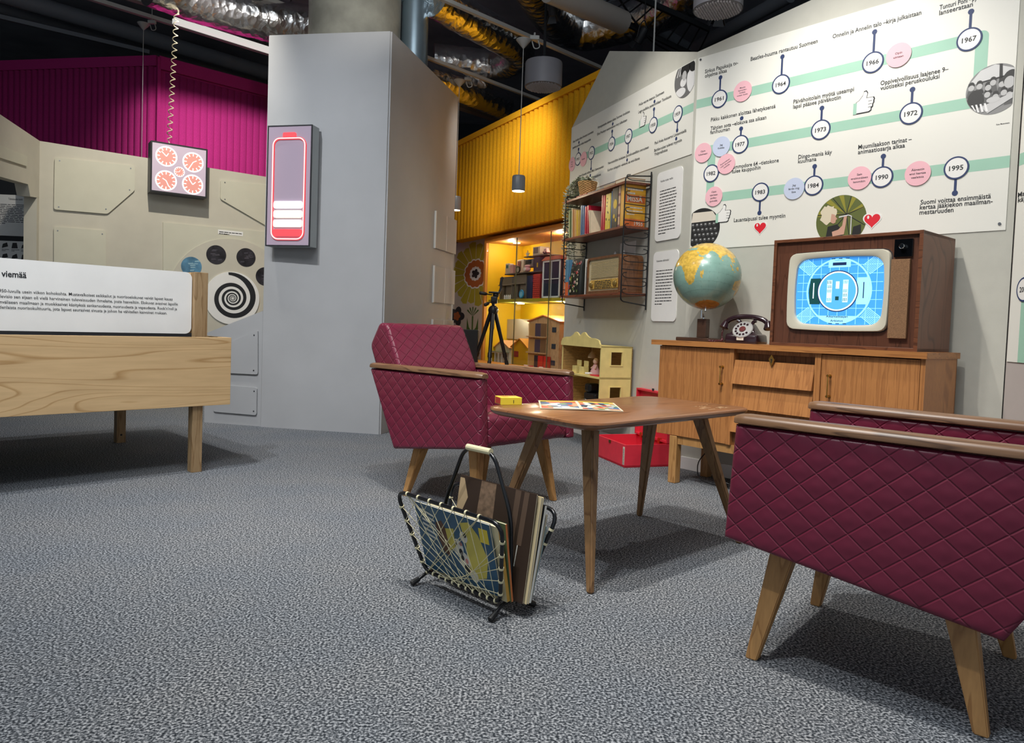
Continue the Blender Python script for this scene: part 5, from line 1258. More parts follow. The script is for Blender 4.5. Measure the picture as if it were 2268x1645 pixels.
bm = B(); ped = [(-DW, ZT - .015)]
for i in range(61):
    u = i / 60; v = -DW + DW * u; h = .035 + .02 * abs(sin(pi * u * 3)) + .055 * math.exp(-((u - .38) / .10) ** 2) + .055 * math.exp(-((u - .62) / .10) ** 2) - .012 * math.exp(-((u - .5) / .03) ** 2)
    if u < .03 or u > .97: h = .012 + .5 * h * (min(u, 1 - u) / .03)
    ped.append((v, ZT + h * .95))
ped.append((0, ZT - .015)); prism(bm, ped, -.012, 0); obj('pediment', bm, M_dy, t)
rd = random.Random(1)
for z0 in (ZM, ZB0):
    for k in range(9 if z0 == ZM else 8): zz = z0 + .012 + k * .024; obj('panel_plank', box(B(), -DW + .012, -DW + .015, .004, DD_ - .008, zz, zz + .0225), M_dwall, t)
obj('doll_window', box(B(), -.44, -.30, DD_ - .014, DD_ - .008, ZM + .07, ZM + .19), mat('white lit window', 'dfe6ea', .5), t)  # white panel colour stands for the light in the window
G4 = 'doll house furniture'
bm = B(); cyl(bm, (0, 0, .045), (0, 0, .09), .0015, seg=6); lathe(bm, [(.032, .0), (.03, .02), (.015, .04), (.006, .05), (.0, .05)], 20); obj('ceiling_lamp', bm, mat('tan lamp shade', 'c9a57a', .5), smooth=40, label='tiny lamp hanging in the upper room of the yellow doll house', cat='lamp', M=DH.M @ Tr(-.33, .10, ZT - .012 - .09))
for x, y, l in ((-.50, .06, 'tiny cream cabinet standing at the left of the upper doll room'), (-.36, .05, 'tiny cream chair in the middle of the upper doll room')):
    bm = B(); box(bm, -.035, .035, -.025, .025, 0, .055, bev=.003); box(bm, -.035, .035, .015, .025, .055, .10, bev=.003); obj('doll_chair', bm, M_dy, label=l, cat='toy furniture', M=DH.M @ Tr(x, y, ZM + .007), group=G4)
t = thing('doll', 'small doll in a pink dress sitting in the upper room of the yellow doll house', 'doll', DH.M @ Tr(-.22, .075, ZM + .012))
bm = B(); lathe(bm, [(.042, 0), (.035, .03), (.02, .06), (.016, .075), (0, .078)], 16); obj('dress', bm, mat('pink cloth', 'd9a6a0', .8), t, smooth=50)
bm = B(); blob(bm, (0, 0, .098), .02, .02, .023); obj('head', bm, mat('doll skin', 'e3b79a', .5), t, smooth=60); bm = B(); blob(bm, (0, .004, .106), .022, .02, .02); obj('hair', bm, mat('doll hair', 'b9925a', .8), t, smooth=60)
bm = B(); tube(bm, [(.014, 0, .07), (.035, -.02, .045)], .005, 6); tube(bm, [(-.014, 0, .07), (-.035, -.02, .045)], .005, 6); obj('arms', bm, mat('doll skin', 'e3b79a'), t)
bm = B(); tube(bm, [(.01, -.03, .01), (.015, -.075, .008)], .006, 6); tube(bm, [(-.01, -.03, .01), (-.02, -.075, .008)], .006, 6); obj('legs', bm, M_white, t)
obj('toy_tray', box(B(), -.06, .06, -.03, .03, 0, .010, bev=.002), mat('red lacquer', 'c8303a', .4), label='tiny red tray on the floor of the upper doll room', cat='toy furniture', M=DH.M @ Tr(-.12, .04, ZM + .007), group=G4)
bm = B(); tube(bm, [(-.03, -.03, 0), (-.03, -.03, .06)], .003, 6); tube(bm, [(.03, -.03, 0), (.03, -.03, .06)], .003, 6); box(bm, -.035, .035, -.035, .035, .055, .062); tube(bm, [(-.03, .03, 0), (-.03, .03, .06)], .003, 6); tube(bm, [(.03, .03, 0), (.03, .03, .06)], .003, 6)
obj('doll_table', bm, mat('red lacquer', 'c8303a', .4), label='tiny red table at the right of the upper doll room', cat='toy furniture', M=DH.M @ Tr(-.06, .12, ZM + .007), group=G4)
t = thing('toy_pram', 'black toy pram in the lower room of the yellow doll house', 'toy', DH.M @ Tr(-.24, .09, ZB0 + .012))
bm = B(); box(bm, -.09, .09, -.05, .05, .04, .10, bev=.012); box(bm, -.09, .0, -.05, .05, .10, .17, bev=.02); obj('body', bm, mat('black plastic', '17181a', .4), t); bm = B()
for sx in (-.06, .06):
    for sy in (-.052, .052): tube(bm, [(sx + .025 * cos(a), sy, .026 + .025 * sin(a)) for a in [2 * pi * i / 14 for i in range(14)]], .004, 5, closed=True)
obj('wheels', bm, M_screw, t); obj('handle', tube(B(), fillet([(.08, 0, .09), (.12, 0, .15), (.13, 0, .15)], .01), .003, 6), M_screw, t)

# ---------------------------------------------------------------- red toy chest
RBF = Frame(atz(1383, 1036), 18.4); M_red = mat('red painted wood', 'd02a3d', .5, noise=(20, .06)); BW, BL, BH = .335, .45, .150
t = thing('red_chest', 'open red wooden chest with raised lid on the carpet beside the sideboard', 'chest', RBF)
obj('bottom', box(B(), 0, BW, 0, BL, 0.002, .014), M_red, t)
for q, nm in (((0, BW, 0, .012), 'side_wall'), ((0, BW, BL - .012, BL), 'side_wall'), ((0, .012, .012, BL - .012), 'side_wall'), ((BW - .012, BW, .012, BL - .012), 'side_wall')): obj(nm, box(B(), *q, .002, BH, bev=.001), M_red, t)
bm = B(); box(bm, BW - .002, BW + .010, 0, BL, BH + .005, BH + .335); box(bm, BW - .030, BW - .002, 0, .012, BH + .005, BH + .335); box(bm, BW - .030, BW - .002, BL - .012, BL, BH + .005, BH + .335); box(bm, BW - .030, BW - .002, .012, BL - .012, BH + .323, BH + .335); box(bm, BW - .030, BW - .002, .012, BL - .012, BH + .005, BH + .017)
ld = obj('lid', bm, M_red, t)
for y in (.09, .34): obj('hinge', box(B(), BW - .034, BW - .014, y, y + .028, BH - .010, BH + .024), M_brass, t)
obj('latch', box(B(), -.006, 0, .21, .235, BH - .020, BH - .002), mat('dark brass', '6e5428', .4, .8), t)
bm = B(); box(bm, -.0012, 0, .006, .030, .018, .135); st = obj('paper_label', bm, mat('cream', 'd8cfc0', .6), t)
bm = B(); greek(bm, .02, .13, .0, 3, .007, .003, 0, seed=2, last=1); bm.transform(Matrix(((0, 1, 0, -.0016), (0, 0, 1, .026), (1, 0, 0, 0), (0, 0, 0, 1)))); obj('label_print', bm, M_black, st)
obj('lid_catch', box(B(), BW - .034, BW - .026, .20, .222, BH + .336, BH + .352, bev=.003), M_black, t)

# ---------------------------------------------------------------- tripod on a plinth behind the left armchair
TP = at(1092, 700, 7.25); ztp = .9 - (813 - 719.5) / 1595 * 7.15
t = thing('tripod', 'black camera tripod standing before the yellow display cabinet', 'tripod', Tr(TP.x, TP.y, ztp) @ Matrix.Scale(1.45, 4))
M_trp = mat('black anodised metal', '15171b', .35); pz = lambda y: .9 - (y - 719) / 1595 * 5.0 - .61
zh = pz(690); 
for k, (dx, dy) in enumerate(((-.125, .06), (-.012, -.11), (.108, .05))):
    p0 = Vector((dx * .12, dy * .12, zh - .0)); p1 = Vector((dx, dy, .012)); m_ = p0.lerp(p1, .35); m2 = p0.lerp(p1, .8)
    bm = B(); tube(bm, [p0, m_, m_, m2, m2, p1], [.0145, .0145, .0135, .0125, .0112, .0105], 12); lg = obj('leg', bm, M_trp, t, smooth=40)
    bm = B(); tube(bm, [m2 - (m2 - p0).normalized() * .012, m2 + (p1 - m2).normalized() * .02], .0155, 12); obj('leg_clamp', bm, M_trp, lg, smooth=40)
    bm = B(); tube(bm, [p1 - (p1 - p0).normalized() * .03, p1], [.013, .014], 12); obj('rubber_foot', bm, mat('black rubber', '0d0e10', .6), lg, smooth=40)
bm = B(); cyl(bm, (0, 0, zh - .12), (0, 0, zh + .075), .0115, seg=14); lathe(bm, [(.0, zh - .02), (.030, zh - .015), (.036, zh + .01), (.030, zh + .03), (.018, zh + .04), (.0, zh + .045)], 20); obj('centre_column', bm, M_trp, t, smooth=40)
bm = B(); box(bm, -.018, .026, -.02, .02, zh + .055, zh + .105, bev=.006); box(bm, -.035, .045, -.026, .026, zh + .125, zh + .138, bev=.004); cyl(bm, (0, -.03, zh + .085), (0, .03, zh + .085), .014, seg=14); blob(bm, (.015, 0, zh + .115), .022, .02, .02); obj('pan_head', bm, M_trp, t, smooth=40)
for d, l_, z_ in ((Vector((-1, -.1, .12)), .085, .115), (Vector((-.75, -.4, -.42)), .06, .07)):
    d.normalize(); p = Vector((-.01, 0, zh + z_)); bm = B(); tube(bm, [p, p + d * l_ * .4, p + d * l_ * .45, p + d * l_ * .6, p + d * l_, p + d * (l_ + .006)], [.004, .004, .009, .0125, .0125, .008], 12); obj('pan_handle', bm, M_trp, t, smooth=40)
bm = B(); tube(bm, fillet([(.035, 0, zh + .13), (.05, 0, zh + .16), (.045, 0, zh + .20), (.058, 0, zh + .24)], .02), .009, 8); obj('mount_arm', bm, M_trp, t, smooth=60)
bx_ = at(1046, 730, 7.3); obj('black_box', box(B(), -.15, .060, 0, .2, ztp, bx_.z, bev=.006), M_black, label='tall black box behind the backrest of the left armchair', cat='box', M=Frame((bx_.x, bx_.y, 0), 0))  # plain black box in place of a dark shape of unknown kind

# ================================================================ DISPLAY CABINET (yellow)
M_or = mat('ochre cabinet paint', 'd08c3a', .6, noise=(5, .05)); M_yi = mat('bright yellow paint', 'e6bb12', .6, noise=(5, .04))
x0c = YW.px(1066, 800)[0]; x1c = -.02 + YW.px(1262, 800)[0]; zb_c = YW.px(1150, 811)[1]; zi_b = YW.px(1068, 803)[1]
zt_in = YW.px(1079, 538)[1]; zt_fr = zy0 - .01
t = thing('display_cabinet', 'built-in yellow display cabinet with sliding glass panes under the yellow fluted wall', 'cabinet', YW); cabt = t
FRt = .05
obj('base_panel', box(B(), x0c, x1c, 0, .5, 0, zi_b - .03), M_or, t)
obj('front_ledge', prismz(B(), [(x0c - .75, -.0), (x0c - .75, -.25), (x1c - .45, -1.12), (x1c, -.6), (x1c, -.021)], 0, ztp), M_or, t)
obj('sill', box(B(), x0c, x1c, -.02, .5, zi_b - .03, zi_b, bev=.003), mat('blue grey sill', '6f86b5', .5), t)
obj('frame_side', box(B(), x0c, x0c + FRt, -.01, .5, zi_b, zt_fr), M_or, t); obj('frame_side', box(B(), x1c - FRt, x1c, -.01, .5, zi_b, zt_fr), M_or, t)
obj('frame_top', box(B(), x0c + FRt, x1c - FRt, -.01, .5, zt_in, zt_fr), M_or, t); obj('back_panel', box(B(), x0c + FRt, x1c - FRt, .48, .5, zi_b, zt_in), M_yi, t)
obj('inner_side', box(B(), x0c + FRt, x0c + FRt + .006, .02, .48, zi_b, zt_in), M_yi, t)
zsh = YW.px(1106, 663, .05)[1]; obj('shelf', box(B(), x0c + FRt, x1c - FRt, .04, .48, zsh - .035, zsh), mat('olive yellow paint', 'a89b1e', .6), t)
g1 = YW.px(1144, 515)[0]; g2 = YW.px(1219, 515)[0]; M_gl = glass('display glass', (.97, .98, .98))
for k, (a, b) in enumerate(((x0c + FRt, g1 + .03), (g1, g2 + .03), (g2, x1c - FRt))):
    p = obj('glass_pane', box(B(), a, b, .006 + .012 * (k % 2), .011 + .012 * (k % 2), zi_b, zt_in), M_gl, t)
    if k: obj('pane_edge', box(B(), a - .0005, a + .0025, .004, .016, zi_b, zt_in), mat('glass edge', '6c6a4e', .3), p)
M_lamp = mat('lamp glow', 'fff0c8', .5, emit=3.0)
for x, z in ((x0c + .35, zt_in), (x1c - .45, zt_in), (x0c + .5, zsh - .035), (x1c - .4, zsh - .035)):
    p = obj('cabinet_light', box(B(), x - .03, x + .03, .2, .26, z - .012, z - .001), M_lamp, t)
def ptlight(loc, e, r=.03, col=(1, .93, .78)):
    l = bpy.data.lights.new('cabinet_lamp', 'POINT'); l.energy = e; l.shadow_soft_size = r; l.color = col; o = bpy.data.objects.new('cabinet_lamp', l); COL.objects.link(o); o.location = loc
for x, z, e in ((x0c + .35, zt_in - .05, 3.6), (x1c - .5, zt_in - .05, 3.0), (x0c + .55, zsh - .09, 5), (x1c - .45, zsh - .09, 4)): ptlight(YW.P(x, .16, z), e)
def inbox(name, px0, py0, px1, py1, y0, y1, m, label, cat='toy', base=None, group=None, bev=.003, deco=None):
    xa, za = YW.px(px0, py1, y0); xb, zb_ = YW.px(px1, py0, y0); z0 = base if base is not None else za
    F_ = YW.M @ Tr(xa, y0, z0); t = thing(name, label, cat, F_, group=group); w_, h_ = xb - xa, zb_ - z0
    obj('body', box(B(), 0, w_, 0, y1 - y0, 0, h_, bev=min(bev, w_ * .1)), m, t)
    if deco: deco(t, w_, h_, y1 - y0)
    return t
def sc_(c, n='plastic ', r=.5): return mat(n + c, c, r)
zS_, zB_ = zsh, zi_b
def d_screen(c='23303c', fx=(.15, .85), fz=(.4, .9)):
    def f(t, w_, h_, d): obj('screen', box(B(), w_ * fx[0], w_ * fx[1], -.003, 0, h_ * fz[0], h_ * fz[1]), sc_(c), t)
    return f
def d_rooms(nx, nz, c='5a4636', wall='c9a06c'):
    def f(t, w_, h_, d):
        for i in range(nx):
            for j in range(nz): obj('room', box(B(), w_ * (i + .1) / nx, w_ * (i + .9) / nx, -.004, 0, h_ * (j + .12) / nz, h_ * (j + .88) / nz), sc_(c if (i + j) % 2 else wall), t)
    return f
GT = 'toys on the upper cabinet shelf'
# upper shelf
def d_bricks(t, w_, h_, d):
    bm = B(); n = 12
    for j in range(n):
        for i in range(4):
            o_ = .5 * (j % 2); a = max(0, w_ * (i - o_) / 3.5); b = min(w_, w_ * (i + .88 - o_) / 3.5)
            if b > a + .002: box(bm, a, b, -.004, 0, h_ * (j + .08) / n, h_ * (j + .88) / n)
    obj('brick_face', bm, sc_('c24338'), t, kind='stuff')
def d_towers(t, w_, h_, d):
    for k, (a, b, c) in enumerate(((.0, .35, .62), (.36, .6, .8), (.62, 1.0, 1.0))): pass
    obj('rock_opening', box(B(), w_ * .38, w_ * .55, -.004, 0, h_ * .1, h_ * .6), sc_('3a352f'), t); obj('dark_door', box(B(), w_ * .08, w_ * .25, -.004, 0, h_ * .05, h_ * .5), sc_('57504a'), t)
    obj('ledge', box(B(), 0, w_, -.02, 0, h_ * .62, h_ * .66), sc_('8d8578'), t)
inbox('toy_castle', 1106, 612, 1134, 658, .10, .30, sc_('756e60'), 'low grey toy castle at the left of the upper cabinet shelf', base=zS_, deco=d_towers)
inbox('toy_castle', 1136, 607, 1166, 658, .12, .30, sc_('7c7468'), 'taller grey toy castle with a slanting rock beside the brick tower', base=zS_, deco=d_towers)
inbox('toy_building', 1166, 610, 1179, 658, .10, .22, sc_('2c3350'), 'dark blue toy doorway left of the red brick tower', base=zS_)
inbox('brick_tower', 1180, 606, 1197, 657, .09, .22, sc_('8a2a26'), 'red brick toy tower in the middle of the upper cabinet shelf', base=zS_, deco=d_bricks)
inbox('toy_box', 1089, 627, 1101, 660, .20, .30, sc_('8f5a48'), 'brown toy box at the far left of the upper cabinet shelf', base=zS_)
def d_win(t, w_, h_, d):
    bm = B(); e = .020
    for q in ((0, e, 0, h_), (w_ - e, w_, 0, h_), (0, w_, 0, e), (0, w_, h_ - e, h_), (w_ * .5 - .004, w_ * .5 + .004, 0, h_), (0, w_, h_ * .5 - .004, h_ * .5 + .004)): box(bm, q[0], q[1], -.008, 0, q[2], q[3])
    obj('window_frame', bm, sc_('dfe3df'), t); bm = B(); prism(bm, [(-.01, h_), (w_ + .02, h_), (w_ + .02, h_ + .035), (w_ * .2, h_ + .035)], -.02, d); obj('roof', bm, sc_('cf7455'), t)
inbox('doll_house', 1201, 573, 1243, 655, .08, .28, sc_('27303f'), 'doll house with white window frames and dark panes on the upper cabinet shelf', 'doll house', base=zS_, deco=d_win)
# stepped riser with toys on the castles
zr_ = YW.px(1134, 608, .12)[1]; obj('riser', box(B(), YW.px(1118, 600, .1)[0], YW.px(1198, 600, .1)[0], .10, .34, zr_, zr_ + .012), sc_('5c5850'), label='grey riser board over the toy castles in the cabinet', cat='board', M=YW); zr_ += .012
inbox('toy_robot', 1119, 583, 1128, 606, .14, .20, sc_('c9c6b8'), 'cream toy robot with a teal screen on the riser', base=zr_, group=GT, deco=d_screen('2c6f72', (.25, .75), (.55, .85)))
inbox('toy_figure', 1129, 586, 1137, 606, .14, .20, sc_('cfa6a6'), 'pink doll figure second from the left on the riser', base=zr_, group=GT)
inbox('toy_camera', 1145, 574, 1160, 592, .20, .26, sc_('cfc4b4'), 'cream toy box with brown pattern behind the round clock', base=zr_, group=GT, deco=d_screen('7a4a45', (.1, .6), (.2, .9)))
def rndt(name, px_, py_, r, y, m, m2, label, cat='toy'):
    x, z = YW.px(px_, py_, y); t = thing(name, label, cat, YW.M @ Tr(x, y, z)); bm = B(); tube(bm, [(r * cos(a), 0, r * sin(a)) for a in [2 * pi * i / 24 for i in range(24)]], r * .22, 8, closed=True); obj('rim', bm, m, t, smooth=60)
    bm = B(); prism(bm, circ(0, 0, r * .95, 24), -.004, .01); obj('face', bm, m2, t); return t
rndt('alarm_clock', 1147.5, 597, .035, .13, sc_('22201f'), sc_('b5aca0'), 'black rimmed round alarm clock on the riser in the cabinet', 'clock')
t = rndt('toy_disc', 1155, 651, .040, .08, sc_('39a5dc'), sc_('8ed2f0'), 'bright blue toy disc leaning on the upper cabinet shelf')
x, z = YW.px(1168, 600, .12); t = thing('toy_telephone', 'pink toy telephone on the riser in the cabinet', 'toy', YW.M @ Tr(x, .12, zr_)); bm = B(); blob(bm, (0, 0, .030), .055, .03, .028); blob(bm, (0, 0, .065), .065, .018, .014); obj('body', bm, sc_('e3a8b4'), t, smooth=60); bm = B(); lathe(bm, [(.02, 0), (.02, .01), (0, .01)], 16, Tr(0, -.03, .03) @ Rx(90)); obj('dial', bm, sc_('e8dfd8'), t)
inbox('small_television', 1161, 573, 1180, 592, .16, .24, sc_('8f8a80'), 'grey toy television on the riser in the cabinet', base=zr_ + .06, group=GT, deco=d_screen())
inbox('dark_case', 1181, 568, 1196, 604, .15, .28, sc_('3d3a4a'), 'dark toy case on the riser under the beige computer', base=zr_, deco=lambda t, w_, h_, d: obj('yellow_label', box(B(), w_ * .55, w_ * .75, -.003, 0, h_ * .3, h_ * .6), sc_('c9a92c'), t))
xx, zz = YW.px(1181, 568, .15); t = inbox('computer_monitor', 1180, 545, 1196, 567, .15, .27, sc_('c6bba6'), 'beige old computer monitor on top of the toy pile', 'computer', base=zz + .012, deco=d_screen('6c6a60', (.1, .75), (.2, .9)))
obj('upper_board', box(B(), YW.px(1160, 570, .14)[0], YW.px(1212, 570, .14)[0], .14, .30, zz, zz + .010), sc_('5c5850'), label='small grey board under the computer monitor in the cabinet', cat='board', M=YW)
x, z = YW.px(1168, 566, .16); t = thing('toy_star', 'small cream star standing above the toys in the cabinet', 'toy', YW.M @ Tr(x, .16, z)); obj('star', prism(B(), [(.046 * (1 if i % 2 == 0 else .45) * cos(pi / 2 + pi * i / 5), .032 * (1 if i % 2 == 0 else .45) * 1.44 * sin(pi / 2 + pi * i / 5) + .012) for i in range(10)], 0, .008), sc_('efe2c0'), t); obj('stick', cyl(B(), (0, .004, -.03), (0, .004, zz + .01 - z), .003, seg=6), sc_('efe2c0'), t)
x, z = YW.px(1210, 563, .16); t = thing('toy_car', 'pale pink toy car beside the computer monitor in the cabinet', 'toy', YW.M @ Tr(x, .16, zz + .012) @ Matrix.Scale(.75, 4)); bm = B(); box(bm, -.06, .06, -.03, .03, .015, .045, bev=.008); box(bm, -.035, .04, -.026, .026, .045, .075, bev=.01); obj('body', bm, sc_('dcb3ae'), t); bm = B()
for sx in (-.035, .035): cyl(bm, (sx, -.032, .016), (sx, .032, .016), .016, seg=12)
obj('wheels', bm, sc_('4b2a2a'), t)
for k, p in enumerate((1118, 1122, 1126, 1130)):
    nm4 = ('leftmost', 'second from the left', 'third from the left', 'rightmost')[k]
    x, _ = YW.px(p, 655, .06); bm = B(); lathe(bm, [(.011, 0), (.008, .02), (.010, .035), (.004, .05), (0, .05)], 10); obj('tiny_figure', bm, M_white, smooth=60, label=nm4 + ' of the four tiny white figures before the toy castle', cat='toy', group='tiny white figures in the cabinet', M=YW.M @ Tr(x, .06, zS_))
# lower shelf
def house(name, label, px0, py_eave, px1, y0, y1, ridge, m, mr, base, deco=None):
    xa, ze = YW.px(px0, py_eave, y0); xb, _ = YW.px(px1, py_eave, y0); F_ = YW.M @ Tr(xa, y0, base); t = thing(name, label, 'doll house', F_); w_, h_ = xb - xa, ze - base; zr = ridge * w_
    bm = B(); prism(bm, [(0, 0), (w_, 0), (w_, h_), (w_ / 2, h_ + zr), (0, h_)], 0, y1 - y0); obj('walls', bm, m, t); bm = B()
    for s in (-1, 1):
        P0, P1 = (w_ / 2, h_ + zr), ((0, h_) if s < 0 else (w_, h_)); d = Vector((P1[0] - P0[0], P1[1] - P0[1])).normalized(); n = Vector((-d.y, d.x)) * (.012 if s > 0 else -.012)
        P1 = (P1[0] + d.x * .015, P1[1] + d.y * .015); prism(bm, [P0, P1, (P1[0] + n.x, P1[1] + n.y), (P0[0] + n.x, P0[1] + n.y)], -.015, y1 - y0 + .01)
    obj('roof', bm, mr, t)
    if deco: deco(t, w_, h_, y1 - y0)
    return t
M_plyw = wood('pale doll plywood', 'd9b384', 'b88f5e', (1, 1, .2), 12, .6)
def d_tall(t, w_, h_, d):
    for j in range(3):
        z0, z1 = h_ * (j / 3 + .03), h_ * (j / 3 + .30)
        for i, c in ((0, 'c59a5e'), (1, '554a5c'), (2, '8a6a4a')):
            a, b = w_ * (.04 + .19 * i), w_ * (.04 + .19 * (i + 1) - .015); obj('room', box(B(), a, b, -.004, 0, z0, z1), sc_(c if j != 0 or i != 1 else '2c2f3a'), t)
        obj('ledge', box(B(), 0, w_ * .62, -.03, 0, z0 - .012, z0), M_plyw, t)
        obj('window', box(B(), w_ * .78, w_ * .9, -.004, 0, z0 + h_ * .1, z0 + h_ * .2), sc_('3a4450'), t)
zB_ = zi_b
house('doll_house', 'tall pale doll house with orange roof and open floors in the lower cabinet', 1172, 712, 1240, .06, .38, .10, M_plyw, sc_('d98245'), zB_, d_tall)
house('doll_house', 'small yellow gabled doll house with one window in the lower cabinet', 1134, 768, 1170, .10, .34, .25, sc_('e3b320'), sc_('e39a3a'), zB_, lambda t, w_, h_, d: obj('window', box(B(), w_ * .15, w_ * .42, -.004, 0, h_ * .5, h_ * .8), sc_('a23a3a'), t))
def d_green(t, w_, h_, d):
    bm = B()
    for i in range(5): box(bm, w_ * i / 4 - .004, w_ * i / 4 + .004, -.05, -.042, 0, h_ * .7)
    box(bm, 0, w_, -.05, -.042, h_ * .66, h_ * .72); box(bm, 0, w_, -.05, 0, 0, .01); obj('porch_posts', bm, M_white, t); obj('porch_roof', box(B(), -.01, w_ + .01, -.055, 0, h_ * .72, h_ * .76), sc_('8e9a86'), t)
house('doll_house', 'small white veranda doll house with peach roof at the left of the lower cabinet', 1097, 768, 1128, .14, .30, .22, sc_('cfcfc2'), sc_('e0a878'), zB_, d_green)
# grey roofed block built in place of mirrored grey shapes
xa, za = YW.px(1110, 745, .3); xb, _ = YW.px(1170, 745, .3); _, zr1 = YW.px(1140, 706, .3)
t = thing('mirror_shape_block', 'grey roofed block standing in for a mirrored shape behind the small doll houses', 'toy', YW.M @ Tr(xa, .32, zB_)); w_ = xb - xa
bm = B(); prism(bm, [(0, 0), (w_, 0), (w_, za - zB_), (0, za - zB_)], 0, .14); obj('walls', bm, sc_('b48f1c'), t)
bm = B(); prism(bm, [(-.02, za - zB_ - .02), (w_ + .02, za - zB_ - .02), (w_ * .98, zr1 - zB_ - .05), (w_ * .65, zr1 - zB_), (w_ * .05, zr1 - zB_ - .01)], -.02, .15); obj('roof', bm, sc_('b9b3a6'), t)
inbox('toy_cupboard', 1190, 790, 1216, 815, .03, .05, sc_('d8392e'), 'small red toy cupboard at the bottom of the lower cabinet', base=zB_, deco=lambda t, w_, h_, d: obj('door_gap', box(B(), w_ * .48, w_ * .52, -.002, 0, 0, h_), sc_('7a1c18'), t))
for k, (p, c, l) in enumerate(((1164, 'e9c9c4', 'pale pink toy car at the bottom left of the lower cabinet'), (1176, 'c8303a', 'red toy car on the cabinet floor'), (1198, 'ece4da', 'cream toy car in front of the red toy cupboard'))):
    x, _ = YW.px(p, 812, .0); t = thing('toy_car', l, 'toy', YW.M @ Tr(x, .0, zB_)); bm = B(); box(bm, -.05, .05, -.015, .015, .008, .026, bev=.004); box(bm, -.025, .03, -.013, .013, .026, .042, bev=.005); obj('body', bm, sc_(c), t); bm = B()
    for sx in (-.03, .03): cyl(bm, (sx, -.016, .009), (sx, .016, .009), .009, seg=10)
    obj('wheels', bm, M_black, t)
# floral wall beside the cabinet
xf0 = YW.px(1005, 600, .1)[0]; bm = B()
fw = obj('wall_floral', box(B(), xf0, x0c, .10, .16, 0, zy0 + .03), mat('pale wallpaper', 'cfc4b4', .7), kind='structure', M=YW)
obj('edge_trim', box(B(), xf0 - .03, xf0, .06, .16, 0, zy0), M_white, fw)
zq = lambda c, r: c
fx, fz = YW.px(1053, 606, .1); clf = lambda P: clipc(P, x0=xf0 + .005, x1=x0c - .002, z1=zy0)
Mf = [mat('olive yellow petal', 'b3a42c', .7), mat('burnt orange print', 'b4622a', .7), M_white, mat('charcoal print', '2d2a2c', .7), mat('leaf green print', '4f6f2c', .7)]
PXM = 1 / 1595 * 8.6
bm = B(); n = 20; ax = 1.85
for k in range(n):
    a0, a1 = 2 * pi * k / n + .014, 2 * pi * (k + 1) / n - .014; r0, r1_ = 30 * PXM, 66 * PXM * (1.1 if k % 2 else 1)
    P = [(fx + ax * r0 * cos(a0), fz + r0 * sin(a0)), (fx + ax * r1_ * cos(a0), fz + r1_ * sin(a0)), (fx + ax * r1_ * 1.05 * cos((a0 + a1) / 2), fz + r1_ * 1.05 * sin((a0 + a1) / 2)), (fx + ax * r1_ * cos(a1), fz + r1_ * sin(a1)), (fx + ax * r0 * cos(a1), fz + r0 * sin(a1))]
    flat(bm, clf(P), .0994)
obj('petals', bm, Mf[0], fw)
def flower(bm, r, lobes, amp, y, cx_=None, cz_=None): flat(bm, clf([((cx_ or fx) + ax * r * (1 + amp * abs(cos(lobes * a / 2))) * cos(a), (cz_ or fz) + r * (1 + amp * abs(cos(lobes * a / 2))) * sin(a)) for a in [2 * pi * i / 96 for i in range(96)]]), y)
for r_, lo, am, m, y, nm in ((32 * PXM, 14, .10, Mf[2], .0990, 'white_ring'), (29 * PXM, 14, .10, Mf[1], .0986, 'orange_ring'), (15 * PXM, 12, .12, Mf[2], .0982, 'white_centre'), (7 * PXM, 5, .6, Mf[3], .0978, 'dark_centre')):
    bm = B(); flower(bm, r_, lo, am, y); obj(nm, bm, m, fw)
x, z = YW.px(1012, 700, .1); bm = B(); flower(bm, 16 * PXM, 5, .5, .0986, x, z); obj('dark_flower', bm, Mf[3], fw); bm = B(); flower(bm, 8 * PXM, 5, .4, .0980, x, z); obj('orange_flower', bm, Mf[1], fw)
x, z = YW.px(1047, 700, .1); bm = B()
for k in range(5): a = pi / 2 + (k - 2) * .42; flat(bm, clf([(x, z), (x + ax * 20 * PXM * cos(a - .1), z + 20 * PXM * sin(a - .1)), (x + ax * 23 * PXM * cos(a), z + 23 * PXM * sin(a)), (x + ax * 20 * PXM * cos(a + .1), z + 20 * PXM * sin(a + .1))]), .0986)
flat(bm, clf([(x - .02, z), (x + .02, z), (x + .02, z - .3), (x - .02, z - .3)]), .0984)
for s in (-1, 1): flat(bm, clf([(x, z - .2), (x + s * .1, z - .14), (x + s * .16, z - .02), (x + s * .17, z - .18), (x + s * .08, z - .26)]), .0982)
obj('green_leaves', bm, Mf[4], fw)

# ================================================================ ON THE GREY PARTITION
# battery shaped light box
bx0, bz1 = PL.px(593, 277, -.11); bx1, bz0 = PL.px(690, 546, -.11); by = -.11
bx0_, _z = PL.px(588, 541, -.11); bx0 = (bx0 + bx0_) / 2; bx1 = (PL.px(692, 277, -.11)[0] + PL.px(686, 546, -.11)[0]) / 2; bz1 = (bz1 + PL.px(692, 277, -.11)[1]) / 2
bx1 = max(bx1, bx0 + .3); W_, H_ = bx1 - bx0, bz1 - bz0
t = thing('light_box', 'upright light box with a glowing battery sign on the grey partition', 'light box', PL.M @ Tr(bx0, by, bz0))
obj('housing', box(B(), 0, W_, .004, -by, 0, H_, bev=.003), mat('grey housing', 'a3aaac', .5), t)
bm = B(); ring(bm, rrect(0, W_, 0, H_, .002, 2), rrect(.010, W_ - .010, .010, H_ - .010, .002, 2), -.002, .006); obj('rim', bm, M_black, t)
fp = obj('front_panel', box(B(), .010, W_ - .010, 0, .004, .010, H_ - .010), mat('frosted mauve acrylic', 'a596a6', .25, emit=.16), t)
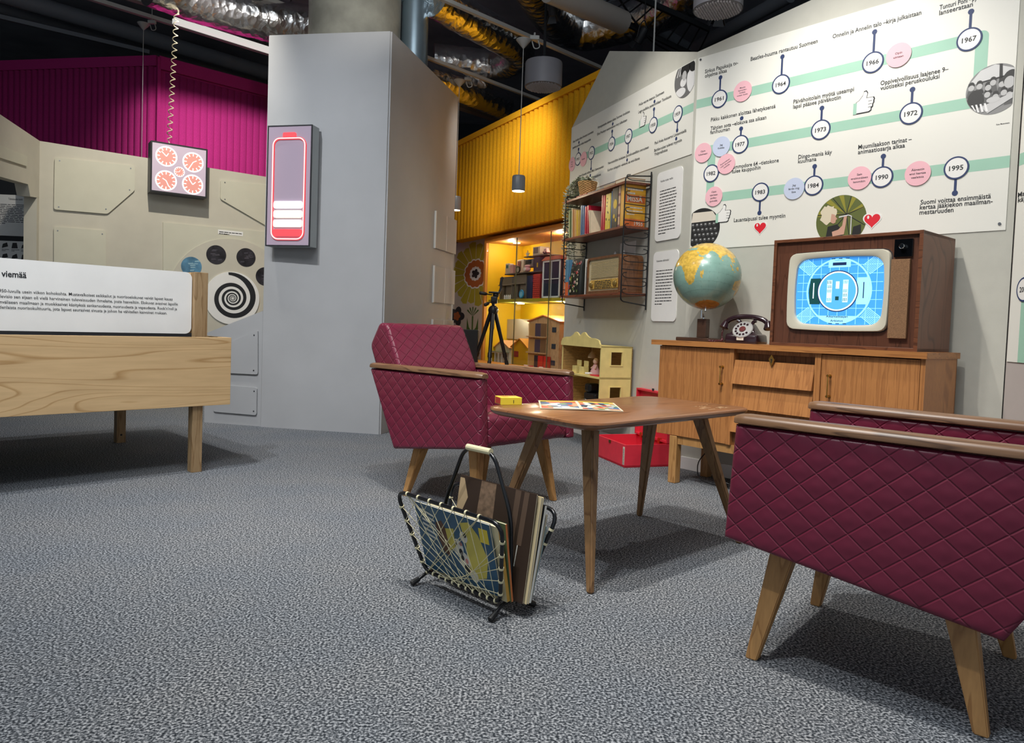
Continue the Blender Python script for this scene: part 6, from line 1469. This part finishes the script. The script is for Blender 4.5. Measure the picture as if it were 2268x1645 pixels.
M_neo = mat('neon red', 'e8474e', .4, emit=.75); M_neow = mat('neon pale', 'ffc9c4', .4, emit=1.2)
bm = B(); tube(bm, [(a, -.006, b) for a, b in rrect(W_ * .15, W_ * .86, H_ * .06, H_ * .89, .055, 6)], .0095, 8, closed=True); nn_ = obj('battery_outline', bm, M_neo, t)
bm = B(); tube(bm, [(a, -.0125, b) for a, b in rrect(W_ * .15, W_ * .86, H_ * .06, H_ * .89, .055, 6)], .0050, 6, closed=True); obj('glow_core', bm, M_neow, nn_)
obj('battery_cap', prism(B(), rrect(W_ * .36, W_ * .65, H_ * .895, H_ * .938, .012, 3), -.012, 0), M_neo, t)
for k, m in enumerate((M_neo, mat('lit white bar', 'fffbe8', .4, emit=.85), mat('lit white bar'), mat('lit white bar')) if False else (M_neo, mat('lit cream bar', 'fff8e0', .4, emit=.85), mat('lit cream bar', 'fff8e0'), mat('lit white bar', 'ffffff', .4, emit=.9))):
    z0 = H_ * (.078 + .077 * k); obj('charge_bar', prism(B(), rrect(W_ * .185, W_ * .825, z0 + H_ * .004, z0 + H_ * .064, .016, 4), -.012, 0), m, t)
# flat cassette panels on the right face
for k, (ytop, ybot) in enumerate(((467, 549), (588, 669), (707, 790))):
    xa, z1 = PR.px(963, ytop); _, z0 = PR.px(957, ybot); zc_ = (1.933, 1.43, .931)[k]; z0 = zc_ - .34
    t = thing('wall_plate', ('upper', 'middle', 'lowest')[k] + ' of the three grey plates on the side of the partition', 'panel', PR)
    for i in range(2): obj('plate', box(B(), 1.07 + i * .30, 1.07 + i * .30 + .292, -.018, -.0005, z0, zc_, bev=.003), M_part, t)
    bm = B(); box(bm, 1.064, 1.07, -.019, -.0005, z0 - .002, zc_ + .002); box(bm, 1.363, 1.367, -.0185, -.017, z0, zc_); obj('white_edge', bm, M_white, t)

# ================================================================ CLOCK WALL THINGS
# clock light box
KX0, KZ1 = CLW.px(334, 313, -.16); KX1, KZ0 = CLW.px(458, 437, -.16); KZ1 = (KZ1 + CLW.px(459, 328, -.16)[1]) / 2; KZ0 = (CLW.px(331, 425, -.16)[1] + KZ0) / 2
W_, H_ = KX1 - KX0, KZ1 - KZ0
t = thing('light_box', 'square light box with five glowing clock faces on the beige wall', 'light box', CLW.M @ Tr(KX0, -.16, KZ0))
obj('housing', box(B(), 0, W_, .004, .155, 0, H_, bev=.003), mat('dark grey housing', '55585f', .5), t)
bm = B(); ring(bm, rrect(0, W_, 0, H_, .002, 2), rrect(.014, W_ - .014, .014, H_ - .014, .002, 2), -.002, .006); obj('rim', bm, M_black, t)
obj('front_panel', box(B(), .014, W_ - .014, 0, .004, .014, H_ - .014), mat('frosted pale mauve acrylic', 'cdbccd', .25, emit=.12), t)
M_lw = mat('lit white line', 'ffffff', .4, emit=.5); M_lp = mat('lit salmon', 'e59c90', .4, emit=.25)
def clock(cx_, cz_, r, h1, h2, nt_=12):
    bm = B(); flat(bm, circ(cx_, cz_, r, 36), -.0006); c = obj('clock_face', bm, M_lw, t)
    bm = B(); flat(bm, circ(cx_, cz_, r * .86, 36), -.0012); obj('dial', bm, M_lp, c); bm = B()
    for k in range(nt_):
        a = 2 * pi * k / nt_; d = (cos(a), sin(a)); n_ = (-d[1] * r * .045, d[0] * r * .045); f = .60
        flat(bm, [(cx_ + d[0] * r * .88 + n_[0], cz_ + d[1] * r * .88 + n_[1]), (cx_ + d[0] * r * f + n_[0], cz_ + d[1] * r * f + n_[1]), (cx_ + d[0] * r * f - n_[0], cz_ + d[1] * r * f - n_[1]), (cx_ + d[0] * r * .88 - n_[0], cz_ + d[1] * r * .88 - n_[1])], -.0018)
    for a, l_ in ((h1, .38), (h2, .62), (h2 + .0, .62)):
        d = (sin(radians(a)), cos(radians(a))); n_ = (-d[1] * r * .04, d[0] * r * .04); flat(bm, [(cx_ + n_[0], cz_ + n_[1]), (cx_ + d[0] * r * l_ + n_[0], cz_ + d[1] * r * l_ + n_[1]), (cx_ + d[0] * r * l_ - n_[0], cz_ + d[1] * r * l_ - n_[1]), (cx_ - n_[0], cz_ - n_[1])], -.0020)
    obj('clock_marks', bm, M_lw, c)
for u, v, k, a, b in ((.27, .73, .19, 30, -45), (.74, .69, .19, 60, 210), (.27, .25, .19, -60, 155), (.74, .24, .19, 45, -35), (.5, .46, .095, 20, -100)): clock(W_ * u, H_ * v, W_ * k, a, b)
# coiled cable down to the clock box
ctop = CLW.P(KX0 + W_ * .33, -.10, KZ1); p2 = at(403, -60, ctop.y + .1); bm = B(); pts = []; nT = 34
for i in range(nT * 10):
    f = i / (nT * 10); p = ctop.lerp(Vector((p2.x, p2.y, 4.88)), f); a = 2 * pi * i / 10; r_ = .022 if f > .02 else .005; pts.append(p + Vector((r_ * cos(a), r_ * sin(a), 0)))
tube(bm, pts, .0045, 5); obj('coiled_cable', bm, mat('cream cable', 'd9cfae', .5), smooth=60, label='cream coiled cable hanging from the ceiling to the clock light box', cat='cable')
# spiral disc board
SPc = CLW.px(508, 660, -.03); rsp = (CLW.px(574, 645, -.03)[0] - CLW.px(455, 645, -.03)[0]) / 2 * 1.02; SPc = ((CLW.px(574, 645, -.03)[0] + CLW.px(453, 645, -.03)[0]) / 2, SPc[1])
P = px_poly(CLW, [(361, 492), (640, 518), (640, 780), (361, 760)], -.02)
t = thing('disc_board', 'beige board with a black and white spiral and round photo windows behind the wooden display', 'exhibit', CLW)
obj('back_board', prism(B(), P, -.02, 0), M_beig2, t)
rd_ = (CLW.px(508, 528, -.03)[1] - SPc[1]); obj('turning_disc', prism(B(), clipc(circ(SPc[0], SPc[1], rd_, 72), x1=P[1][0] - .02), -.03, -.02), M_beige, t)
sp_ = obj('spiral_disc', prism(B(), circ(SPc[0], SPc[1], rsp, 64), -.042, -.03), M_white, t)
bm = B(); N_ = 300
for i in range(N_):
    def sp(i, f):
        th_ = i / N_ * 2 * pi * 6.2; r_ = rsp * .985 * math.exp(-th_ * .082)
        wd_ = r_ * (.24 if th_ > 1 else .10 + .14 * th_); return (SPc[0] + (r_ - wd_ * f) * cos(1.75 - th_), SPc[1] + (r_ - wd_ * f) * sin(1.75 - th_))
    flat(bm, [sp(i, 0), sp(i + 1, 0), sp(i + 1, 1), sp(i, 1)], -.0425)
obj('spiral', bm, M_black, sp_)
for k, (x, y) in enumerate(((424, 590), (479, 564), (545, 570), (587, 612))):
    q = CLW.px(x, y, -.032); r_ = rsp * .355; w_ = obj('photo_window', prism(B(), circ(q[0], q[1], r_, 36), -.033, -.030), (mat('blue photo', '4e7893', .4, noise=(14, .5)) if k == 0 else mat('dark photo', '2c2a30', .4, noise=(16, .6))), t)
    bm = B(); rdm = random.Random(k)
    for j in range(7): a, b = q[0] + rdm.uniform(-.6, .4) * r_, q[1] + rdm.uniform(-.6, .5) * r_; flat(bm, clipr(q[0], q[1], r_, [(a, b), (a + r_ * rdm.uniform(.2, .6), b + r_ * .05), (a + r_ * .4, b + r_ * rdm.uniform(.1, .25)), (a, b + r_ * .12)]), -.0335 - .0001 * j)
    obj('photo_detail', bm, mat('pale photo tone %d' % (k == 0), '8fb4c4' if k == 0 else '4d4a52', .4), w_)
a, b = CLW.px(483, 508, -.02), CLW.px(538, 523, -.02); lb = obj('label_plate', box(B(), a[0], b[0], -.022, -.02, b[1], a[1]), M_white, t); bm = B(); greek(bm, a[0] + .01, b[0] - .01, a[1] - .018, 2, .018, .008, -.0225, seed=1); obj('label_print', bm, M_black, lb)
# low slanted cabinet in front of the spiral wall
LB = Frame(PL.P(-.0, .02, 0), -13)
P = px_poly(LB, [(452, 933), (573, 943), (581, 688), (455, 738)])
lbx = P[0][0]; t = thing('low_wall_panel', 'low grey panel unit with a slanting top between the wooden display and the partition', 'panel', LB)
obj('body', prism(B(), [(lbx, 0), (-.004, 0), (-.004, P[2][1]), (lbx, P[3][1])], 0, .10), M_part, t)
for pts in ([(470, 770), (515, 757), (573, 730), (573, 829), (511, 826), (470, 822)], [(470, 850), (571, 858), (570, 919), (475, 911)]):
    P3 = [(p.x, p.z) for p in fillet([(a, 0, b) for a, b in px_poly(LB, pts)], .02, 3, closed=True)]; pn = obj('raised_panel', prism(B(), P3, -.014, 0), M_part, t)
    s = B()
    for (x, y) in ((565, 742 if pts[0][1] < 800 else 866), (564, 820 if pts[0][1] < 800 else 910)): q = LB.px(x, y); cyl(s, (q[0], -.016, q[1]), (q[0], -.013, q[1]), .006, seg=8)
    obj('screw', s, M_screw, pn)
# black showcase on the far left
SCF = Frame((at(40, 500, 6.9).x, 6.9, 0), 2)
q0 = SCF.px(-60, 400); q1 = SCF.px(80, 400)
t = thing('showcase', 'black showcase with white text sheet and small pictures at the left edge', 'cabinet', SCF)
obj('back', box(B(), q0[0], q1[0], .12, .14, 0, q1[1] + .28), M_black, t); obj('frame_side', box(B(), SCF.px(60, 500)[0], SCF.px(77, 500)[0], -.04, .12, 0, q1[1] + .05), mat('black gloss', '101317', .2), t)
a, b = SCF.px(-60, 424), SCF.px(57, 521); sh = obj('text_sheet', prism(B(), rrect(a[0], b[0], b[1], a[1], .04), .108, .118), M_white, t)
bm = B(); write(bm, 'Tulevaisuuden tunnit', SCF.px(2, 438)[0], SCF.px(2, 438)[1], wd=SCF.px(34, 438)[0] - SCF.px(2, 438)[0], h=.02, y=.1075); greek(bm, a[0] + .06, b[0] - .07, SCF.px(0, 448)[1], 12, .0165, .006, .1075, seed=8); obj('sheet_print', bm, M_black, sh)
a, b = SCF.px(-60, 528), SCF.px(54, 572); sh = obj('picture_sheet', box(B(), a[0], b[0], .110, .118, SCF.px(0, 640)[1], a[1]), M_white, t); bm = B(); rdm = random.Random(2)
for j in range(3):
    for k in range(6):
        x0 = b[0] - .10 - k * .092; z1 = a[1] - .015 - j * .105; flat(bm, [(x0, z1 - .055), (x0 + .06, z1 - .055 + rdm.uniform(0, .02)), (x0 + .05, z1), (x0 + .01, z1 - rdm.uniform(0, .02))], .1095); greek(bm, x0, x0 + .075, z1 - .066, 2, .012, .005, .1095, seed=j * 7 + k)
obj('sheet_print', bm, g(0x30), sh)

# ================================================================ WOODEN DISPLAY TABLE
WD = Frame(atz(424, 1047), 46.6)
M_ash = wood('ash plank', 'd8b687', 'b8915f', (.13, 1, 1.5), 2.3, .5, rings=22, lines=.1); M_ashl = wood('ash legs', 'a98d68', '8a6c48', (1, 1, .12), 18, .5, rings=4)
yb = -.022; xr_ = (WD.px(512.8, 746.6, yb)[0] + WD.px(509.7, 895.4, yb)[0]) / 2; zt_w = WD.px(300, 745, yb)[1]; zb_w = WD.px(300, 907, yb)[1]; zt_w = (WD.px(512, 746.6, yb)[1] + WD.px(0, 742, yb)[1]) / 2; zb_w = (WD.px(510, 895.4, yb)[1] + WD.px(0, 924, yb)[1]) / 2
xl_ = -2.6
t = thing('display_table', 'large pale wooden exhibition table with a white text board at the left', 'table', WD)
obj('front_plank', box(B(), xl_, xr_, yb, 0, zb_w, zt_w, bev=.0015), M_ash, t)
obj('end_plank', box(B(), xr_ - .022, xr_, 0, 1.28, zb_w, zt_w), M_ash, t); obj('back_plank', box(B(), xl_, xr_, 1.28, 1.30, zb_w, zt_w), M_ash, t)
obj('inner_top', box(B(), xl_, xr_ - .022, .001, 1.28, zt_w - .06, zt_w - .05), M_black, t)
for x, y in ((0, 0), (0, 1.22), (-2.3, 0), (-2.3, 1.22)):
    l_ = obj('leg', box(B(), x, x + .058, y, y + .058, 0, zt_w - .06, bev=.002), M_ashl, t)
obj('bolt_hole', cyl(B(), (.029, 1.219, .055), (.029, 1.2205, .055), .007, seg=10), M_black, t)
ys = .10; a = WD.px(408.6, 601, ys); b = WD.px(0, 572, ys); zt_s = (a[1] + b[1]) / 2; xe = (WD.px(425, 620, ys)[0] + WD.px(424, 720, ys)[0]) / 2; zb_s = WD.px(300, 737, ys)[1]
zb_s = max(zb_s, zt_w - .045)
sg_ = obj('text_board', prism(B(), rrect(xl_, xe, zb_s, zt_s, (.035, .0, .0, .035), 6), ys, ys + .014), M_white, t)
obj('black_rail', box(B(), xl_, xe + .003, ys + .001, ys + .013, zt_w - .06, zb_s + .004), M_black, t)
bm = B()
def wl(s, x0, y0, x1, y1, h, bold=.006):
    a, b = WD.px(x0, y0, ys), WD.px(x1, y1, ys); write(bm, s, a[0], (a[1] + b[1]) / 2, wd=b[0] - a[0], h=h, y=ys - .001, bold=bold)
def c3(x, y): return x / 2.937, 400 + y / 2.937
wl('viemää', *c3(8, 626), *c3(172, 630), .030, .02)
wl('1950-luvulla usein viikon kohokohta. Mustavalkoiset seikkailut ja nuorisoelokuvat veivät lapset kauas', *c3(-18, 724), *c3(1122, 779), .0155)
wl('televisio sen sijaan oli vielä harvinainen tulevaisuuden ihmelaite, josta haaveiltiin. Elokuvat avasivat lapsille', *c3(-28, 760), *c3(1156, 811), .0155)
wl('kansainväliseen maailmaan ja muokkasivat käsityksiä sankaruudesta, nuoruudesta ja vapaudesta. Rock’n’roll ja', *c3(-80, 796), *c3(1151, 841), .0155)
wl('uudenlaista nuorisokulttuuria, jota lapset seurasivat sivusta ja johon he vähitellen kasvoivat mukaan.', *c3(-38, 832), *c3(1086, 868), .0155)
obj('board_text', bm, M_black, sg_)
xp0 = WD.px(427, 650, ys - .02)[0]; xp1 = WD.px(459, 650, ys - .02)[0]; zp = (WD.px(459, 604, ys - .02)[1] + WD.px(425, 602, ys - .02)[1]) / 2
obj('post', box(B(), xe - .055, xe + .002, ys + .014, ys + .03, zt_w - .06, zt_s, bev=.001), M_ash, t)
obj('post', box(B(), xe + .004, xp1, ys - .03, ys + .06, zt_w - .06, zp, bev=.002), M_ashl, t)

# ================================================================ WHITE SHELL CHAIR at the right edge
wc = at(2248, 900, 2.6); t = thing('shell_chair', 'white moulded shell chair with a beige cushion at the right edge behind the right armchair', 'chair', Frame((wc.x + .02, wc.y, 0), -60) .M @ Matrix.Scale(.72, 4))
bm = B(); R_ = []
for k in range(13):
    a = k / 12; z = .30 + .40 * sin(a * pi / 2); r_ = .29 * (1 - .25 * a * a) ; R_.append([(r_ * cos(q) * (1), .22 + r_ * .8 * sin(q) * 1.0 + .04 * a, z) for q in [pi * (-.08) + pi * 1.16 * i / 24 for i in range(25)]])
def sheet(bm, R, th):
    V = [[bm.verts.new(p) for p in r] for r in R]
    for a, b in zip(V, V[1:]):
        for i in range(len(a) - 1): bm.faces.new((a[i], a[i + 1], b[i + 1], b[i]))
    bmesh.ops.recalc_face_normals(bm, faces=bm.faces); bmesh.ops.solidify(bm, geom=bm.faces[:], thickness=th); return bm
sheet(bm, R_, .014); obj('shell', bm, M_white, t, smooth=50)
bm = B(); V = loft(bm, [[(a, b + .2, z) for a, b in rrect(-w_, w_, -w_, w_, w_ * .5, 5)] for w_, z in ((.05, .26), (.22, .30), (.27, .34), (.26, .38), (.20, .40))]); bm.faces.new(V[0][::-1]); bm.faces.new(V[-1]); obj('cushion', bm, mat('beige cushion', 'c4bca4', .9), t, smooth=60)
for sx in (-1, 1):
    for sy in (-1, 1): obj('leg', tube(B(), [(sx * .2, .2 + sy * .2, 0), (sx * .12, .2 + sy * .12, .29)], [.008, .011], 10), M_chr, t)

# ================================================================ CEILING
cz_ = 3.6
cc_ = at(787, 40, 6.6); M_conc = mat('raw concrete', '9b9a8f', .85, noise=(5, .22), bump=(20, .5, .004))
bm = B(); cyl(bm, (cc_.x, cc_.y, 0), (cc_.x, cc_.y, 4.9), .405, seg=64); obj('concrete_column', bm, M_conc, smooth=40, label='round raw concrete column rising behind the grey partition', cat='column')
pp = at(919, 60, 6.75); t = thing('vent_pipe', 'vertical shiny steel pipe beside the concrete column', 'pipe', Tr(pp.x, pp.y, 0))
M_steel = mat('galvanised steel', '9db2bf', .3, .75, noise=(4, .1)); bm = B(); cyl(bm, (0, 0, 0), (0, 0, 4.9), .124, seg=40); obj('pipe', bm, M_steel, t, smooth=40)
bm = B(); tube(bm, [(.127 * cos(a), .127 * sin(a), 3.82) for a in [2 * pi * i / 32 for i in range(32)]], .008, 6, closed=True); obj('joint_ring', bm, M_steel, t, smooth=60)
def foil():
    m = bpy.data.materials.new('crinkled foil'); m.use_nodes = True; N = m.node_tree.nodes; L = m.node_tree.links; b = N['Principled BSDF']
    b.inputs['Base Color'].default_value = (.78, .78, .78, 1); b.inputs['Metallic'].default_value = 1; b.inputs['Roughness'].default_value = .22
    tc = N.new('ShaderNodeTexCoord'); n = N.new('ShaderNodeTexNoise'); n.inputs['Scale'].default_value = 9; n.inputs['Detail'].default_value = 5; n.inputs['Distortion'].default_value = 1.2
    v = N.new('ShaderNodeTexVoronoi'); v.inputs['Scale'].default_value = 14; L.new(tc.outputs['Object'], n.inputs['Vector']); L.new(tc.outputs['Object'], v.inputs['Vector'])
    ad = N.new('ShaderNodeMath'); ad.operation = 'ADD'; L.new(n.outputs['Fac'], ad.inputs[0]); L.new(v.outputs['Distance'], ad.inputs[1])
    bp = N.new('ShaderNodeBump'); bp.inputs['Strength'].default_value = .45; bp.inputs['Distance'].default_value = .02; L.new(ad.outputs[0], bp.inputs['Height']); L.new(bp.outputs[0], b.inputs['Normal']); return m
M_foil = foil()
def duct(label, pts, r, z, corner=.4, seams=True):
    P3 = [atz(x, y, zz) for x, y, zz in pts]; bm = B(); Q = resample(fillet(P3, corner, 8), .08); rdm = random.Random(len(label))
    tube(bm, Q, [r * (1 + rdm.uniform(-.025, .025)) for _ in Q], 28); c_ = P3[0]
    return obj('air_duct', bm, M_foil, smooth=60, label=label, cat='duct')
duct('foil wrapped air duct bending back beside the steel pipe under the ceiling', [(958, -6, 3.85), (1010, 26, 3.85), (1165, 112, 3.85), (1110, 148, 3.85), (960, 132, 3.85)], .17, 3.85, .35)
duct('thick foil wrapped air duct elbow at the top centre', [(1560, -30, 4.13), (1430, 38, 4.13), (1270, 72, 4.13), (1215, 20, 4.13), (1170, -60, 4.13)], .22, 4.0, .4)
duct('foil wrapped air duct low behind the partition, lit yellow', [(930, 165, 3.5), (1040, 200, 3.5), (1115, 235, 3.5)], .16, 3.7)
duct('foil wrapped air duct crossing the top left', [(330, -40, 4.0), (470, 12, 4.0), (600, 45, 4.0), (760, 75, 4.0)], .22, 4.0)
M_rail = mat('light grey enamel', 'a9a9a6', .5); M_gry = mat('mid grey pipe paint', '6b7078', .6)
def rail(name, label, cat, a, b, z, w_, h_, m, parts=None):
    A_, B_ = atz(*a, z), atz(*b, z); d = B_ - A_; F_ = Frame((A_.x, A_.y, z), math.degrees(atan2(d.y, d.x))); o = obj(name, box(B(), 0, d.length, -w_ / 2, w_ / 2, 0, h_), m, label=label, cat=cat, M=F_); return F_, d.length, o
rail('lighting_track', 'lighting track carrying the pendant lamp nearest the yellow wall', 'lighting track', (930, -20), (1345, 160), 3.46, .035, .03, M_rail)
rail('lighting_track', 'lighting track carrying the second pendant behind the partition', 'lighting track', (930, 125), (1210, 230), 3.50, .035, .03, M_rail)
rail('lighting_track', 'lighting track at the top left holding the pendant cord', 'lighting track', (150, -15), (620, 130), 4.12, .05, .04, M_rail)
F_, l_, o = rail('fluorescent_fixture', 'long lit fluorescent fixture at the top left', 'ceiling light', (385, 50), (640, 130), 4.02, .09, .05, mat('lit tube cover', 'e8e6e0', .4, emit=.7))
rail('lighting_track', 'wide grey cable rail above the fluorescent fixture', 'rail', (240, -15), (640, 105), 4.25, .09, .06, M_rail)
rail('lighting_track', 'thin grey rail above the concrete column side, top left centre', 'rail', (560, -10), (720, 50), 4.1, .04, .04, M_rail)
rail('ceiling_rail', 'thin grey rail crossing before the dark ceiling at the far left', 'rail', (-30, 35), (330, 120), 4.3, .05, .05, M_gry)
for i, (a, b, z, r_) in enumerate((((-40, -25), (620, 170), 4.55, .10), ((-40, 8), (600, 190), 4.6, .06), ((1250, -60), (1560, 130), 4.4, .07), ((1540, 105), (1750, -10), 4.2, .07))):
    bm = B(); tube(bm, [atz(*a, z), atz(*b, z)], r_, 16); obj('service_pipe', bm, M_gry, smooth=60, label=('thick dark service pipe under the ceiling at the top left', 'thin dark service pipe beside the thick one at the top left', 'dark service pipe over the thick duct elbow', 'dark service pipe just above the timeline wall')[i], cat='pipe')
rail('ceiling_beam', 'pale beam seen between partition and yellow wall', 'beam', (990, 232), (1120, 275), 3.6, .10, .06, mat('tan beam', '8a7a66', .7))
rail('ceiling_beam', 'grey beam above the pale one behind the yellow wall', 'beam', (990, 215), (1160, 262), 3.75, .10, .05, M_gry)
for i, (a, b) in enumerate((((1180, -40), (1540, 130)), ((1275, -60), (1570, 70)))):
    rail('cable_tray', ('lower', 'upper')[i] + ' black cable tray above the shelf wall', 'cable tray', a, b, 3.75 + .1 * i, .03, .05, M_dark)
bm = B()
for k in range(14):
    f = k / 13; p = atz(1180, -40, 3.77).lerp(atz(1540, 130, 3.77), f); q = atz(1275, -60, 3.87).lerp(atz(1570, 70, 3.87), f); tube(bm, [p, q], .008, 5)
obj('tray_rungs', bm, M_dark, label='row of thin black rungs between the two cable trays', cat='cable tray')
# round grey-white tube fixture
A_, B_ = atz(1215, -22, 3.55), atz(1380, 50, 3.55); bm = B(); tube(bm, [A_, B_, B_ + (B_ - A_).normalized() * .03], [.095, .095, .05], 20); obj('tube_light', bm, mat('grey white plastic', '9f9891', .4), smooth=50, label='round grey white tube light at the top centre before the duct elbow', cat='ceiling light')
# drum shaped air diffusers
def drum(label, px_, pyb, Y, r, h):
    c_ = at(px_, pyb, Y); t = thing('air_diffuser', label, 'air diffuser', Tr(c_.x, c_.y, c_.z)); bm = B(); lathe(bm, [(r * .97, .012), (r, 0), (r, h), (r * .98, h + .01), (0, h + .01)], 56); obj('drum', bm, mat('grey enamel drum', '77767c', .5), t, smooth=40)
    obj('perforated_plate', lathe(B(), [(r * .97, .0), (r * .97, .012), (0, .012)], 48), mat('grey plate', '5c5a5e', .5), t); bm = B(); n = 0
    for i in range(-8, 9):
        for j in range(-8, 9):
            x, y = (i + .5 * (j % 2)) * r / 8.4, j * r / 8.4 * .9
            if hypot(x, y) < r * .9: blob(bm, (x, y, -.001), r * .042, r * .042, .010, 6)
    obj('nozzles', bm, mat('pale nozzle', '9a979a', .4), t, kind='stuff')
    bm = B(); cyl(bm, (0, 0, h), (0, 0, 4.9 - c_.z), .012, seg=8); obj('hanger', bm, M_dark, t)
drum('grey drum air diffuser hanging above the yellow wall', 1203, 193, 6.1, .155, .19)
drum('large grey drum air diffuser with a perforated plate above the timeline wall', 1590, 22, 4.4, .145, .20)
# pendant lamps
def pendant(label, px_, py_can, Y, py_top=None, py_bot=None, r=.055, lamp=True):
    zc = at(px_, py_can, Y); t = thing('pendant_lamp', label, 'pendant lamp', Tr(zc.x, Y, zc.z))
    bm = B(); lathe(bm, [(.0, -.075), (.008, -.07), (.062, -.005), (.062, 0), (0, 0)], 24); obj('canopy', bm, M_rail, t, smooth=30)
    bm = B(); box(bm, .05, .13, -.02, .02, 0, .035, bev=.005); tube(bm, fillet([(.12, 0, .0), (.14, 0, -.06), (.09, 0, -.075), (.07, 0, -.01)], .03), .005, 6); cyl(bm, (0.09, 0, .03), (0.09, 0, .06 if lamp else 4.9 - zc.z), .008 if lamp else .004, seg=8); obj('track_adapter', bm, M_rail, t)
    zb_ = at(px_, py_bot, Y).z - zc.z; zt_l = at(px_, py_top, Y).z - zc.z if lamp else zb_
    bm = B(); cyl(bm, (0, 0, -.07), (0, 0, zt_l), .0035, seg=6); obj('cord', bm, M_rail, t)
    if lamp:
        bm = B(); lathe(bm, [(.0, zt_l), (r * .3, zt_l), (r * .9, zt_l - .006), (r, zt_l - .02), (r * 1.02, zb_ + .012), (r * .96, zb_), (r * .9, zb_ + .02), (0, zb_ + .025)], 32); obj('shade', bm, mat('grey lamp shade', '72757a', .35), t, smooth=35)
        bm = B(); lathe(bm, [(0, zb_ + .004), (r * .9, zb_ + .004), (r * .9, zb_ + .012), (0, zb_ + .012)], 24); obj('light_disc', bm, mat('warm lamp light', 'fff2d8', .5, emit=5), t)
        l = bpy.data.lights.new('pendant_bulb', 'POINT'); l.energy = 5; l.color = (1, .85, .6); l.shadow_soft_size = .04; o = bpy.data.objects.new('pendant_bulb', l); COL.objects.link(o); o.location = (zc.x, Y, zc.z + zb_ - .03)
pendant('grey cylinder pendant lamp hanging before the yellow wall', 1160, 88, 6.1, 388, 424)
pendant('smaller grey cylinder pendant lamp half hidden by the partition edge', 1018, 178, 7.8, 434, 466)
pendant('white pendant cord with cone canopy hanging before the magenta wall', 318, 52, 7.9, None, 360, lamp=False)
# spotlights
def spotlamp(label, rod, px_, py_, z, m=M_black, yaw=0, tilt=35, s=1.0, barn=True):
    c_ = atz(px_, py_, z); t = thing('spotlight', label, 'spotlight', Tr(*c_) @ Rz(yaw) @ Rx(tilt))
    bm = B(); lathe(bm, [(0, .12 * s), (.035 * s, .115 * s), (.045 * s, .08 * s), (.045 * s, -.05 * s), (.038 * s, -.055 * s), (0, -.03 * s)], 24); obj('housing', bm, m, t, smooth=40)
    if barn:
        for k in range(4):
            bm = B(); hexa(bm, [(-.03 * s, .045 * s, -.055 * s), (.03 * s, .045 * s, -.055 * s), (.03 * s, .048 * s, -.055 * s), (-.03 * s, .048 * s, -.055 * s)], [(-.05 * s, .075 * s, -.12 * s), (.05 * s, .075 * s, -.12 * s), (.05 * s, .078 * s, -.12 * s), (-.05 * s, .078 * s, -.12 * s)]); bm.transform(Rz(90 * k)); obj('barn_door', bm, m, t)
    obj('bracket', tube(B(), fillet([(-.05 * s, 0, 0), (-.055 * s, .05 * s, .12 * s), (0, .08 * s, .18 * s), (.055 * s, .05 * s, .12 * s), (.05 * s, 0, 0)], .03), .006, 6), m, t)
    o2 = Tr(*c_) @ Rz(yaw) @ Rx(tilt) @ Vector((0, .08 * s, .18 * s)); t2 = cyl(B(), (0, 0, 0), (0, 0, 4.9 - o2.z), .006, seg=6); obj('hanger_rod', t2, M_dark, label=rod, cat='rod', M=Tr(*o2))
spotlamp('black spotlight with barn doors left of the tube light at the top centre', 'thin black rod above the spotlight left of the tube light', 1224, 22, 3.5, yaw=-20, tilt=30, s=.8)
spotlamp('black spotlight with a grey collar above the shelf wall', 'thin black rod above the spotlight over the shelf wall', 1418, 84, 3.5, yaw=40, tilt=40, s=.8)
spotlamp('black spotlight before the large perforated drum', 'thin black rod above the spotlight at the large drum', 1592, 24, 3.2, yaw=0, tilt=30, s=.8)
spotlamp('white cylinder spotlight at the left of the concrete column', 'thin black rod above the white cylinder spotlight', 640, 55, 4.0, m=mat('white spotlight', 'c2beae', .4), yaw=0, tilt=12, s=1.2, barn=False)
obj('black_cable', tube(B(), fillet([atz(1360, -20, 3.9), atz(1400, 40, 3.8), atz(1440, 90, 3.7), atz(1490, 118, 3.75)], .4, 6), .010, 6), M_black, smooth=60, label='black cable sagging over the shelf wall', cat='cable')
bm = B()
for (x, z0, z1) in ((1448, 3.1, 4.9),): c_ = at(x, 105, 5.35); cyl(bm, (c_.x, c_.y, c_.z - .06), (c_.x, c_.y, 4.9), .006, seg=6)
obj('suspension_wire', bm, M_rail, label='thin pale suspension wire above the top of the shelf wall', cat='wire')
